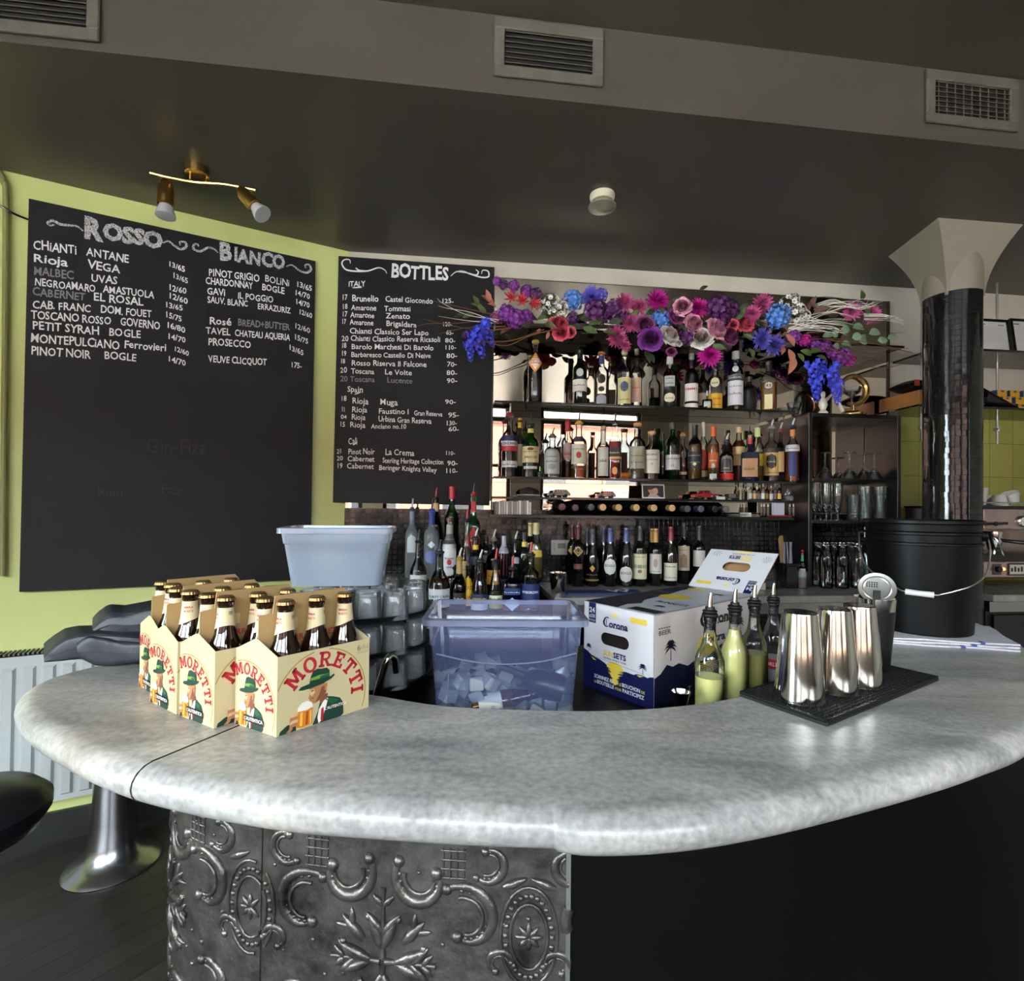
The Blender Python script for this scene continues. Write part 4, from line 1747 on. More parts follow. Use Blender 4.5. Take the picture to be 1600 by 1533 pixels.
ff = Face(mb, BL(0, 0, 0), ux, (0, 0, 1), -uy)
hole = pill(hx0, hx1, hz0, hz1)
holed(ff, wx, HB, hole, bw)
mb.slab([BL(wx, 0, 0), BL(wx, ly, 0), BL(wx, ly, HB), BL(wx, 0, HB)], -ux, th, btan)
mb.slab([BL(0, 0, 0), BL(0, ly, 0), BL(0, ly, HB), BL(0, 0, HB)], ux, th, bw)
mb.slab([BL(0, 0, HB), BL(wx, 0, HB), BL(wx, ly, HB), BL(0, ly, HB)], (0, 0, -1), th, mat('white box top', 'bfc2cc', 0.4))
mb.slab([BL(0, 0, 0), BL(wx, 0, 0), BL(wx, ly, 0), BL(0, ly, 0)], (0, 0, 1), th, kraft)
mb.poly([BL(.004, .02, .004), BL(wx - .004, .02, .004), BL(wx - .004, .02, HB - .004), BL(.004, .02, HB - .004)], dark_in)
mb.build('case_box', t, smooth=False)


def palm(f, x, y, s_, m, layer=4):
    f.poly([(x - .012 * s_, y - .62 * s_), (x + .05 * s_, y - .62 * s_), (x + .035 * s_, y), (x - .02 * s_, y)], m, layer)
    for k in range(9):
        a = -.5 + k * (pi + 1.0) / 8
        tip = (x + cos(a) * .5 * s_, y + sin(a) * .38 * s_ - .10 * s_)
        md = (x + cos(a) * .27 * s_, y + sin(a) * .30 * s_ + .05 * s_)
        nx_, ny_ = -sin(a) * .055 * s_, cos(a) * .055 * s_
        f.poly([(x - nx_ * .5, y - ny_ * .5), (md[0] - nx_, md[1] - ny_), tip, (md[0] + nx_, md[1] + ny_), (x + nx_ * .5, y + ny_ * .5)], m, layer)


def black_c(f, x, y, h, wdt, m, layer=5, flip=False):
    """blackletter style word with a swashed first letter"""
    s_ = -1 if flip else 1
    W_ = wdt

    def P(pts):
        f.poly([(x + s_ * a * W_, y + s_ * b * h) for a, b in pts], m, layer)
    # C: two heavy curved stems and a spur
    P([(.03, .50), (.09, .92), (.17, 1.10), (.20, 1.02), (.13, .82), (.10, .45), (.14, .10), (.10, .0), (.05, .18)])
    P([(.10, .0), (.14, .10), (.22, .06), (.29, .20), (.26, .02), (.17, -.10)])
    P([(.17, 1.10), (.20, 1.02), (.25, .92), (.28, .98), (.245, 1.12)])
    P([(.165, .15), (.19, .15), (.195, .85), (.17, .85)])
    f.text('orona', x + s_ * .28 * W_, y, h * .80, m, W_ * .74, .035, layer, flip)
    for a in (.30, .445, .55, .70, .83):
        P([(a, -.06), (a + .05, .02), (a + .02, .08), (a - .02, .01)])


def case_art(f, w, h, up=True):
    """white upper panel of the case end; up False prints it upside down on the flap"""
    def q(x, y):
        return (x, y) if up else (w - x, h - y)

    def P(pts, m, l=2):
        f.poly([q(x, y) for x, y in pts], m, l)

    def T(s_, x, y, hh, m, wd, b=.02, l=4):
        xx, yy = q(x, y)
        f.text(s_, xx, yy, hh, m, wd, b, l, flip=not up)
    z0 = h - HB if False else 0
    P([(w * .08, h - HB * .235), (w * .19, h - HB * .235), (w * .19, h), (w * .08, h)], bn)
    T('24', w * .09, h - HB * .115, HB * .06, bw, w * .085, .03)
    T('x330', w * .088, h - HB * .175, HB * .042, bw, w * .09, .02)
    T('BOUTEILLES', w * .086, h - HB * .215, HB * .02, bw, w * .095, .01)
    P([(w * .69, h - HB * .135), (w * .91, h - HB * .135), (w * .91, h - HB * .075), (w * .69, h - HB * .075)], by)
    P([(x + w * .47, y + h - HB * .10) for x, y in ell(0, 0, w * .05, HB * .028, 14)], mat('pale yellow print', 'e8d898', .5))
    xx, yy = q(w * .29, h - HB * .24)
    black_c(f, xx, yy, HB * .10, w * .36, bn, 5, flip=not up)


ph = HB * .52
mb = MB()
case_art(Face(mb, BL(0, -.0006, 0), ux, (0, 0, 1), -uy), wx, HB)
f = Face(mb, BL(0, -.0006, 0), ux, (0, 0, 1), -uy)
f.text('SUN', wx * .31, HB * .425, HB * .062, by, wx * .14, .035)
f.text('SETS', wx * .455, HB * .425, HB * .062, bn, wx * .18, .035)
f.text('FESTIVAL WORLD TOUR', wx * .31, HB * .385, HB * .022, bn, wx * .33, .005)
# navy hills and water
hill = [(0, 0), (wx, 0), (wx, HB * .345), (wx * .95, HB * .335), (wx * .92, HB * .318), (wx * .86, HB * .33), (wx * .78, HB * .325), (wx * .74, HB * .305), (wx * .64, HB * .31), (wx * .56, HB * .30), (wx * .5, HB * .295),
        (wx * .38, HB * .31), (wx * .33, HB * .335), (wx * .25, HB * .36), (wx * .18, HB * .37), (wx * .12, HB * .385), (wx * .06, HB * .42), (0, HB * .435)]
f.poly(hill, bn, 2)
f.poly(ell(wx * .48, HB * .30, wx * .12, HB * .075, 16, 0, pi), by, 3)
RS = random.Random(5)
for k in range(14):
    y0 = HB * (.30 - .0125 * k)
    hw = wx * (.10 - .004 * k + RS.uniform(-.025, .025))
    f.poly([(wx * .48 - hw, y0), (wx * .48 + hw * RS.uniform(.7, 1.2), y0), (wx * .48 + hw * .5, y0 - HB * .0135), (wx * .48 - hw * .5, y0 - HB * .0135)], by, 3)
palm(f, wx * .085, HB * .475, HB * .10, bn)
palm(f, wx * .86, HB * .415, HB * .12, bn)
f.poly([(wx * .12, HB * .37), (wx * .21, HB * .335), (wx * .16, HB * .335)], by, 4)
f.poly([(wx * .78, HB * .315), (wx * .88, HB * .325), (wx * .82, HB * .30)], by, 4)
f.text('SCANNEZ ICI', wx * .175, HB * .135, HB * .042, bw, wx * .29, .025, 4)
f.text('OU LE', wx * .475, HB * .135, HB * .032, by, wx * .10, .015, 4)
f.text('BOUCHON', wx * .585, HB * .135, HB * .042, bw, wx * .245, .025, 4)
f.text('DE', wx * .84, HB * .135, HB * .03, by, wx * .05, .015, 4)
f.text('LA', wx * .175, HB * .075, HB * .03, by, wx * .04, .015, 4)
f.text('BOUTEILLE', wx * .22, HB * .075, HB * .042, bw, wx * .25, .025, 4)
f.text('POUR', wx * .485, HB * .075, HB * .03, by, wx * .09, .015, 4)
f.text('PARTICIPEZ', wx * .59, HB * .075, HB * .042, bw, wx * .29, .025, 4)
# fold line of the tear-open panel
for (x0, y0, x1, y1) in ((wx * .07, HB * .385, wx * .88, HB * .345),):
    f.poly([(x0, y0), (x1, y1), (x1, y1 - .0007), (x0, y0 - .0007)], ink_dark, 5)
mb.build('end_print', t, smooth=False)
mb = MB()
f = Face(mb, BL(wx + .0004, 0, 0), uy, (0, 0, 1), ux)
hill = [(0, 0), (ly, 0), (ly, HB * .62), (ly * .9, HB * .58), (ly * .8, HB * .50), (ly * .7, HB * .45), (ly * .6, HB * .5), (ly * .5, HB * .42), (ly * .42, HB * .36), (ly * .35, HB * .40), (ly * .28, HB * .36), (ly * .2, HB * .42),
        (ly * .15, HB * .40), (ly * .10, HB * .44), (ly * .05, HB * .36), (0, HB * .33)]
f.poly(hill, bk_, 2)
f.poly(ell(ly * .46, HB * .42, ly * .11, HB * .26, 18, 0, pi), by, 1)
for k in range(9):
    y0 = HB * (.34 - .022 * k)
    f.poly([(ly * (.38 - RS.uniform(0, .05)), y0), (ly * (.54 + RS.uniform(0, .05)), y0), (ly * .5, y0 - HB * .014), (ly * .42, y0 - HB * .014)], by, 3)
palm(f, ly * .13, HB * .62, HB * .24, bk_)
palm(f, ly * .80, HB * .70, HB * .22, bk_)
black_c(f, ly * .38, HB * .76, HB * .17, ly * .33, ink_dark, 4)
f.text('Extra', ly * .44, HB * .55, HB * .10, ink_dark, ly * .2, .03, 4)
for k in range(5):
    f.poly([(ly * (.03 + .02 * k), HB * .837), (ly * (.044 + .02 * k), HB * .837), (ly * (.044 + .02 * k), HB * .848), (ly * (.03 + .02 * k), HB * .848)], ink_dark, 4)
f.text('BEER', ly * .03, HB * .77, HB * .05, ink_dark, ly * .1, .005, 4)
f.text('WIN', ly * .40, HB * .17, HB * .09, ink_white, ly * .12, .03, 4)
f.text('T', ly * .28, HB * .07, HB * .06, btan, ly * .03, .01, 4)
f.poly([(ly * .93, HB * .8), (ly * .97, HB * .8), (ly * .97, HB * .97), (ly * .93, HB * .97)], by, 3)
mb.build('side_print', t, smooth=False)
mb = MB()
f = Face(mb, BL(0, 0, HB + .0004), ux, uy, (0, 0, 1))
f.poly([(0, 0), (wx * .5, 0), (wx * .44, ly * .12), (wx * .5, ly * .2), (wx * .38, ly * .3), (wx * .34, ly * .45), (wx * .3, ly * .6), (wx * .22, ly * .75), (wx * .2, ly * .95), (0, ly)], bk_, 1)
f.poly(ell(wx * .48, ly * .52, wx * .2, ly * .09, 16), by, 2)
f.poly(ell(wx * .3, ly * .88, wx * .13, ly * .05, 16), by, 2)
f.poly([(wx * .6, ly * .02), (wx * .98, ly * .02), (wx * .98, ly * .10), (wx * .6, ly * .10)], ink_dark, 2)
f.text('SUNSETS', wx * .52, ly * .30, ly * .05, bk_, wx * .42, .02, 2)
f.text('FESTIVAL WORLD TOUR', wx * .05, ly * .62, ly * .02, bw, wx * .26, .0, 3)
palm(f, wx * .75, ly * .2, ly * .08, bk_, 2)
palm(f, wx * .7, ly * .8, ly * .1, bk_, 2)
mb.build('top_print', t, smooth=False)
# the raised end flap
mb = MB()
Lf = .205
fd = (uy * cos(radians(40)) + V((0, 0, 1)) * sin(radians(40)))
fn = ux.cross(fd).normalized()
if fn.y > 0:
    fn = -fn
fo = BL(0, ly, HB)
f = Face(mb, fo, ux, fd, fn)
hole2 = pill(wx * .33, wx * .73, Lf * .48, Lf * .70)
holed(f, wx, Lf, hole2, bw)
f3 = Face(mb, fo - fn * .003, ux, fd, -fn)
holed(f3, wx, Lf, hole2, kraft)
mb.poly([fo + ux * (wx * .3) + fd * Lf * .42 - fn * .02, fo + ux * (wx * .8) + fd * Lf * .42 - fn * .02, fo + ux * (wx * .8) + fd * Lf * .8 - fn * .02, fo + ux * (wx * .3) + fd * Lf * .8 - fn * .02], kraft)
case_art(Face(mb, fo + fn * .0003, ux, fd, fn), wx, HB * 1.0, up=False)
f = Face(mb, fo + fn * .0003, ux, fd, fn)
f.text('SETS', wx * .52, Lf * .86, HB * .062, bn, wx * .17, .035, 4, flip=True)
f.text('FESTIVAL WORLD TOUR', wx * .7, Lf * .925, HB * .022, bn, wx * .33, .005, 4, flip=True)
f.poly([(wx * .53, Lf * .75), (wx * .68, Lf * .75), (wx * .68, Lf * .86), (wx * .53, Lf * .86)], mat('pale yellow print'), 2)
f.poly([(wx * .42, Lf * .94), (wx * .62, Lf * .94), (wx * .66, Lf), (wx * .38, Lf)], mat('pale yellow print'), 2)
for (x, y) in ((wx * .14, Lf * .9), (wx * .9, Lf * .82)):
    for k in range(9):
        a = 2 * pi * k / 9
        f.poly([(x, y), (x + .016 * cos(a + .12), y + .016 * sin(a + .12)), (x + .018 * cos(a), y + .018 * sin(a))], bn, 3)
mb.build('flap', t, smooth=False)
# ================================================================== back bar
OFFS = .20
zA, zB, zC = on_back(1000, 634, OFFS).z, on_back(1000, 748.5, OFFS).z, on_back(1000, 520, OFFS).z
zCar, zWine = on_back(1000, 779, .16).z, on_back(1000, 806, .20).z
ZK = .99                                                # back counter top
BANG = atan2(BD.y, BD.x)
glass_shelf_m = clear('shelf glass', '9fb0a4', edge=.5, ior=1.5)
shelf_edge_m = mat('dark shelf edge', '14181a', 0.15)
gx0, gx1 = backx(771, 600, .1), backx(1263, 700, .3)


def gshelf(z, off, x0, x1, label, m=None, th=.010, group=None):
    t = thing('glass_shelf', label, 'shelf', A + BD * x0 + BN * .016 + V((0, 0, z)), group=group)
    t.rotation_euler.z = BANG
    mb = MB()
    mb.box(0, -(off - .016), -th, x1 - x0, -.002, 0, m or glass_shelf_m)
    mb.build('pane', t, smooth=False)
    mb = MB()
    mb.box(0, -(off - .012), -th - .001, x1 - x0, -(off - .016), .001, shelf_edge_m)
    mb.build('front_edge', t, smooth=False)
    return t


gshelf(zC, OFFS, gx0, backx(1388, 550, .1), 'topmost glass shelf in front of the mirror, carrying the flower garland')
gshelf(zA, OFFS, gx0, gx1, 'glass shelf with ten spirit bottles, below the flower garland')
gshelf(zB, OFFS, gx0, gx1, 'glass shelf packed with spirit bottles at middle height of the mirror')
gshelf(zCar, .16, gx0, gx1, 'low glass shelf with toy cars and a small photo')
t = thing('wine_ledge', 'black ledge along the mosaic carrying a row of lying wine bottles', 'shelf', A + BD * (gx0 - .02) + BN * .013 + V((0, 0, zWine)))
t.rotation_euler.z = BANG
mb = MB()
mb.box(0, -.21, -.016, gx1 - gx0, 0, 0, black_gloss)
mb.build('ledge_board', t, smooth=False, bevel=.002)

# ---------------------------------------------------------------- bottles
PROF = {
    'bord': [(0, 0), (.92, 0), (1, .014), (1, .60), (.97, .635), (.85, .668), (.52, .715), (.40, .752), (.37, .93), (.44, .932), (.44, .965), (.37, .968), (.37, 1)],
    'burg': [(0, 0), (.92, 0), (1, .014), (1, .40), (.96, .48), (.82, .57), (.58, .68), (.42, .78), (.35, .93), (.42, .932), (.42, .965), (.35, .968), (.35, 1)],
    'round': [(0, 0), (.92, 0), (1, .014), (1, .60), (.97, .655), (.85, .705), (.55, .75), (.40, .785), (.37, .94), (.42, .945), (.42, 1)],
    'tall': [(0, 0), (.93, 0), (1, .012), (1, .62), (.93, .67), (.66, .735), (.46, .78), (.40, .84), (.40, 1)],
    'squat': [(0, 0), (.96, 0), (1, .02), (1, .60), (.93, .66), (.40, .69), (.26, .73), (.24, 1)],
    'cone': [(0, 0), (.94, 0), (1, .02), (1, .30), (.86, .52), (.62, .68), (.45, .78), (.40, .85), (.40, 1)],
    'flask': [(0, 0), (.85, 0), (1, .04), (1, .42), (.9, .52), (.6, .62), (.40, .70), (.36, .8), (.36, 1)],
    'carafe': [(0, 0), (.90, 0), (1, .03), (1, .62), (.93, .70), (.70, .82), (.55, .88), (.52, .93), (.62, .94), (.62, .985), (.54, 1)],
}
G = {
    'clear': clear('clear bottle glass', (.96, .98, .97), edge=.5),
    'frost': clear('frosted bottle glass', (.80, .85, .88), edge=.6, rough=.25, haze=('c8d2d8', .35)),
    'green': clear('green bottle glass', (.16, .62, .16), edge=.4),
    'olive': clear('olive bottle glass', (.20, .22, .06), edge=.3),
    'brown': clear('brown bottle glass', (.22, .09, .03), edge=.3),
    'blue': clear('blue bottle glass', (.12, .22, .55), edge=.3),
    'smoke': clear('smoky bottle glass', (.45, .43, .38), edge=.35),
    'black': mat('black bottle glass', '0a0a08', 0.06, coat=.3),
    'navy': mat('dark blue bottle glass', '12142e', 0.08),
}


def hexm(h, rough=.5, pre='print'):
    return mat('%s %s' % (pre, h), h, rough)


def liquid(h, a):
    """a is how much it lets through"""
    nm = 'liquid %s %.2f' % (h, a)
    if a <= .01:
        return mat(nm, h, .15)
    c = lin(h)
    return clear(nm, c, edge=.5, ior=1.2, haze=(h, .35))


def rad_at(prof, R, H, z):
    zz = z / H
    for (r0, z0), (r1, z1) in zip(prof, prof[1:]):
        if z0 <= zz <= z1 and z1 > z0:
            return R * (r0 + (r1 - r0) * (zz - z0) / (z1 - z0))
    return R * prof[-1][0]


def sq_r(r, th, sq):
    if not sq:
        return r
    a = th - pi / 2
    return r / ((abs(cos(a)) ** sq + abs(sin(a)) ** sq) ** (1 / sq))


def wrap(R0, H, prof, sq, e):
    def f(x, z):
        r = rad_at(prof, R0, H, z)
        th = x / max(r, 1e-4)
        q = sq_r(r, th, sq) * 1.0 + e
        return (q * sin(th), -q * cos(th), z)
    return f


def patch(mb, R, H, prof, sq, za, zb, half, m, shape='rect', e=.0006, th0=0.0):
    """label between heights za and zb, half-width in metres"""
    n = 10 if shape != 'rect' else 5
    mm = 8
    W_ = wrap(R, H, prof, sq, e)
    vs, fs = [], []
    for j in range(n + 1):
        t_ = j / n
        hw = half
        if shape == 'oval':
            hw = half * sqrt(max(0, 1 - (2 * t_ - 1) ** 2)) + 1e-4
        elif shape == 'diamond':
            hw = half * (1 - abs(2 * t_ - 1)) + 1e-4
        elif shape == 'arch':
            hw = half * (1 if t_ < .6 else sqrt(max(0, 1 - ((t_ - .6) / .4) ** 2))) + 1e-4
        for i in range(mm + 1):
            vs.append(W_(th0 * R + hw * (2 * i / mm - 1), za + (zb - za) * t_))
    for j in range(n):
        for i in range(mm):
            k = j * (mm + 1) + i
            fs.append((k, k + 1, k + mm + 2, k + mm + 1))
    mb.add(vs, fs, m)


RB = random.Random(21)


def bottle(label, px, top, wpx, plane, z, prof='bord', glass='clear', liq=None, cap=None, labels=(), group=None, sq=0, name='spirit_bottle', tilt=0.0, Hf=None, cat='bottle', n=18):
    p = plane(px, 790)
    q = plane(px, top)
    dep = sqrt(p.x ** 2 + p.y ** 2) * .98
    R = wpx / 2 * p.y / 800
    HT = (q.z - z) if Hf is None else Hf
    P_ = PROF[prof]
    ext = {'cork': .012, 'pourer': .058, 'spout': .05, 'stopper': .02}.get(cap[0] if cap else '', 0)
    H = HT - ext
    t = thing(name, label, cat, (p.x, p.y, z), -atan2(p.x, p.y) + tilt, group)
    mb = MB()
    mb.lathe([(r * R, zz * H + .0004) for r, zz in P_], G[glass], n, sq=sq)
    mb.build('glass_body', t)
    if liq:
        fill, h, a = liq
        pr = [(0, .004)]
        k = .95
        zf = fill * H
        pr += [(rad_at(P_, R, H, max(.001, zz)) * k, zz + .004) for zz in [0.02 * H] + [zf * j / 10 for j in range(1, 11)]]
        pr.append((0, zf + .004))
        mb = MB()
        mb.lathe(pr, liquid(h, a), n, sq=sq)
        mb.build('liquid', t)
    if labels:
        for (za, zb, hw, h, shape, texts) in labels:
            mb = MB()
            patch(mb, R, H, P_, sq, za * H, zb * H, hw * R, hexm(h), shape)
            for (s_, zc, hh, c) in texts:
                W_ = wrap(R, H, P_, sq, .0011)
                wd = min(1.75 * hw * R, hh * R * 1.0 * len(s_) * .9)
                if s_[0] == '~':
                    # print too small to read: a row of short strokes
                    wd, ns = 1.4 * hw * R, max(8, len(s_))
                    for k in range(ns):
                        x0 = -wd / 2 + wd * k / ns
                        x1 = x0 + wd * .6 / ns
                        yt = hh * R * (.45 if k % 3 else .7)
                        mb.add([W_(x0, zc * H), W_(x1, zc * H), W_(x1, zc * H + yt), W_(x0, zc * H + yt)], [(0, 1, 2, 3)], hexm(c))
                    continue
                mb.glyphs(s_, lambda x, y: W_(x - wd / 2, zc * H + y), hexm(c), hh * R, wd, .02)
            mb.build('label', t, angle=1.0)
    if cap:
        ty, h = cap[0], cap[1]
        rt = P_[-1][0] * R
        m = hexm(h, .35, 'cap')
        mb = MB()
        if ty == 'cork':
            mb.lathe([(0, H - .006), (rt * .9, H - .006), (rt * 1.2, H), (rt * 1.2, H + ext - .002), (rt * 1.05, H + ext), (0, H + ext)], m, 14)
        elif ty == 'screw':
            c0 = cap[2] if len(cap) > 2 else .91
            mb.lathe([(rad_at(P_, R, H, c0 * H) + .0006, c0 * H), (max(rt, P_[-2][0] * R) * 1.12, c0 * H + .002), (max(rt, P_[-2][0] * R) * 1.12, H + .0015), (0, H + .002)], m, 14)
        elif ty == 'capsule':
            c0 = cap[2] if len(cap) > 2 else .78
            pr = [(rad_at(P_, R, H, zz * H) + .0007, zz * H) for zz in [c0 + (1 - c0) * j / 9 for j in range(10)]]
            mb.lathe(pr + [(0, H + .001)], m, 14)
        elif ty in ('pourer', 'spout'):
            k = hexm(cap[2] if len(cap) > 2 else '17171a', .4, 'cap')
            mb.lathe([(0, H - .004), (rt * 1.05, H - .004), (rt * 1.25, H), (rt * 1.25, H + .006), (rt * .8, H + .010), (rt * .75, H + .016), (0, H + .016)], k, 14)
            a = RB.uniform(-.5, .5)
            lean = .010 if ty == 'spout' else .004
            mb.tube([(0, 0, H + .012), (cos(a) * lean * .3, sin(a) * lean * .3, H + .03), (cos(a) * lean, sin(a) * lean, H + ext)], [.0052, .0045, .0032], m, 8)
        elif ty == 'stopper':
            mb.lathe([(0, H - .004), (rt, H - .004), (rt * 1.1, H), (rt * .7, H + .008), (rt * .9, H + .014), (rt * .6, H + ext), (0, H + ext)], m, 14)
        mb.build('pourer' if ty in ('pourer', 'spout') else 'cap', t)
    return t


def bk_off(off):
    return lambda px, py: on_back(px, py, off)


def y_pl(y):
    return lambda px, py: on_y(px, py, y)


f1, f2, f3_ = bk_off(.12), bk_off(.075), bk_off(.155)
GA = 'spirit bottles under the garland'
T_ = lambda *a: list(a)
bottle('black liqueur bottle with an orange and white diamond label, near the tall chalkboard', 834, 532, 22, f1, zA, 'round', 'clear', (.62, '120808', 0), ('cork', 'c8a050'),
       [(.50, .83, 1.25, 'e0902a', 'diamond', []), (.54, .79, .95, 'f2ede0', 'diamond', [('AVERNA', .635, .34, 'c02020')])], GA)
bottle('dark port bottle with white lower label and round white crest', 904, 542.5, 22, f1, zA, 'bord', 'black', None, ('capsule', '151515', .80),
       [(.24, .44, 1.4, 'dcd8cc', 'rect', [('~~~~~', .33, .3, '555040')]), (.48, .62, .5, 'b8b8b0', 'oval', [])], GA)
bottle('clear bottle with blue neck band and copper cap, black skull print', 938, 550, 23, f1, zA, 'round', 'clear', (.22, '8a5a20', .5), ('cork', 'a05a30'),
       [(.80, .965, .385, '28386a', 'rect', []), (.42, .60, .55, '1a1a1c', 'oval', []), (.27, .37, .4, '1a1a1c', 'oval', []), (.05, .22, .7, '9a9aa0', 'arch', [])], GA)
bottle('empty clear bottle with pale yellow picture label', 974, 546, 21, f1, zA, 'bord', 'clear', None, ('capsule', 'b8a878', .9),
       [(.06, .50, 1.2, 'd8cf94', 'rect', [('~~~~~', .12, .3, '806020')]), (.26, .44, .6, '3c4a6a', 'oval', [])], GA)
bottle('slim clear bottle with a pinkish label, half behind the yellow label bottle', 993, 546, 17, f2, zA, 'bord', 'clear', None, ('screw', 'b0aca0'),
       [(.12, .52, 1.0, 'd8b8a0', 'rect', [('~~~', .34, .6, 'd06030')])], GA)
bottle('clear bottle with white script and cream oval label over dark liquor', 1045, 558, 21, f1, zA, 'round', 'clear', (.36, '241410', .05), ('screw', 'd8d8d4', .86),
       [(.12, .30, .85, 'e4d8b8', 'oval', [('~~~~~', .19, .3, '806850')]), (.42, .62, .8, 'b4b4b0', 'rect', [('~~~~', .56, .3, '404040'), ('~~~', .47, .3, '404040')])], GA)
bottle('dark red fruit cup bottle with a large white label and silver cap', 1079, 553, 20, f1, zA, 'bord', 'clear', (.72, '2a0a0c', .03), ('screw', 'c8c8c8', .90),
       [(.04, .11, 1.3, 'e6e2da', 'rect', []), (.15, .46, 1.3, 'e2ded6', 'rect', [("PIMM'S", .34, .4, 'b03040')])], GA)
bottle('shadowed brown bottle standing behind the white label fruit cup', 1097, 571, 15, f2, zA, 'bord', 'smoke', (.4, '5a3a18', .3), ('screw', '6a5a30'), [(.14, .4, .9, 'b8b0a0', 'rect', [])], GA)
bottle('tiny clear jar in front of the yellow and red label bottle', 1104, 611, 15, bk_off(.15), zA, 'squat', 'clear', None, ('stopper', 'c8c8c4'), [(.2, .5, .7, 'b8bcc0', 'rect', [])], GA, name='glass_jar')
bottle('clear bottle with pale disc above a yellow and red label', 1116, 562, 22, f1, zA, 'bord', 'clear', (.3, 'c89a3a', .5), ('cork', 'b89868'),
       [(.04, .34, 1.25, 'e0b030', 'rect', [('~~~~~~', .22, .34, 'c02020'), ('~~~~', .10, .3, 'b04020')]), (.46, .66, .6, 'd8d0b0', 'oval', [('~~~', .53, .4, '605020')])], GA)
bottle('clear vodka bottle with a tall white label and silver cap', 1148, 550, 23, f1, zA, 'round', 'clear', None, ('screw', 'd8d8dc', .88),
       [(.10, .50, 1.25, 'd6d6dc', 'rect', [('~~~~~~~', .40, .26, '606070'), ('~~~', .27, .5, '707080')]), (.52, .60, 1.25, '50505c', 'rect', [('~~~~~', .545, .2, 'd8d8dc')]), (.64, .76, .4, 'e4e4e8', 'oval', [])], GA)
bottle('short smoky brown bottle between two clear vodka and golden bottles', 1169, 590, 21, f1, zA, 'round', 'smoke', (.2, '4a3010', .3), ('screw', '3a2a20', .86), [], GA)
bottle('square golden liqueur bottle with a round black and cream label', 1200, 565, 23, f1, zA, 'round', 'clear', (.56, 'd89428', .45), ('capsule', '2a241c', .80),
       [(.42, .60, .55, '2a2218', 'oval', []), (.44, .58, .44, 'e8dcb8', 'oval', [('43', .485, .36, '402810')]), (.06, .34, .45, 'e8d8a0', 'rect', [])], GA, sq=5)

GB = 'spirit bottles on the middle shelf'
bottle('vermouth bottle with blue, white and red bands and red pourer collar', 795, 632, 24.5, f1, zB, 'round', 'clear', (.52, '10121e', .02), ('pourer', 'e8e0d0', 'a01828'),
       [(.58, .67, 1.45, '1c2450', 'rect', []), (.50, .585, 1.5, 'dcdce4', 'rect', [('CINZANO', .52, .32, '1c2450')]), (.42, .50, 1.5, 'c03038', 'rect', []), (.16, .26, 1.4, 'd4d6d8', 'rect', [('~~~~~', .19, .25, '404050')])], GB)
bottle('dark green bottle with yellow cap behind the banded vermouth', 811, 654, 16, f2, zB, 'bord', 'olive', (.6, '141a08', .05), ('screw', 'd8a428', .84), [(.2, .56, 1.1, 'b0b098', 'rect', [])], GB)
bottle('green whiskey bottle with a wide cream label and black pourer', 828, 646, 26, f1, zB, 'round', 'green', (.58, '1c3a08', .25), ('pourer', '17171a'),
       [(.28, .58, 1.35, 'd8cd9c', 'rect', [('JAMESON', .36, .26, '7a2020'), ('~~~~~', .47, .2, '404020')]), (.5, .56, .4, '7a3020', 'oval', []), (.84, .92, .40, 'd8d070', 'rect', []), (.16, .21, .9, 'd0d0c0', 'rect', [])], GB)
bottle('tiny bright green miniature bottle at the foot of the green whiskey', 843, 729, 9, bk_off(.16), zB, 'squat', 'green', (.6, '58c020', .2), ('stopper', 'a8e050'), [], GB, name='miniature_bottle')
bottle('clear round shouldered bottle with a lacy grey label and steel spout', 862, 668, 25, f1, zB, 'round', 'clear', (.28, '8a8a84', .8), ('spout', 'b8b4a8', '50504c'),
       [(.10, .74, 1.15, 'b4bab8', 'arch', [('~~~~~~~', .50, .24, '50585a'), ('~~~', .38, .3, '50585a')]), (.2, .34, .5, '8c9698', 'oval', [])], GB)
bottle('clear bottle with red cap holding a little dark red liqueur', 886, 657, 20, f2, zB, 'bord', 'clear', (.30, '5a0c14', .2), ('capsule', 'b8283a', .82),
       [(.30, .62, .8, 'b8a0a0', 'oval', [('~~~', .40, .7, 'a02838')])], GB)
bottle('clear bottle with cream label, red seal and orange cork below its pourer', 903.5, 645, 25, f1, zB, 'round', 'clear', (.16, 'b07030', .5), ('pourer', '17171a', 'd89838'),
       [(.26, .62, 1.1, 'd2cdbc', 'rect', [('~~~~~', .52, .22, '806050')]), (.36, .48, .32, 'b04030', 'oval', []), (.66, .76, .7, '50545c', 'rect', []), (.18, .23, 1.1, '504030', 'rect', [])], GB)
bottle('slim clear bottle with a long pale label and cork, beside the slanted label whisky', 942, 666, 18.5, f1, zB, 'bord', 'clear', None, ('cork', 'c0a078'),
       [(.06, .62, 1.0, 'c8cabc', 'rect', [('~~~', .33, .7, '504830')]), (.66, .95, .4, 'dad8c8', 'rect', [])], GB)
bottle('square amber red whisky bottle with slanting black and gold label', 960, 645, 19.5, f1, zB, 'tall', 'clear', (.66, 'b0401c', .4), ('pourer', '17171a'),
       [(.40, .56, 1.0, '241c24', 'rect', [('~~~', .46, .3, 'd8b070')]), (.36, .40, 1.0, 'd8a878', 'rect', []), (.08, .22, .4, 'd89850', 'oval', [])], GB, sq=5)
bottle('clear bottle with broad pale grey label behind a little glass jar', 995, 661, 25, f1, zB, 'round', 'clear', (.2, 'c0a070', .6), ('cork', 'd0944c'),
       [(.20, .60, 1.15, 'a8a690', 'rect', [('~~~~', .42, .28, '605840'), ('~~~~', .30, .28, '605840')])], GB)
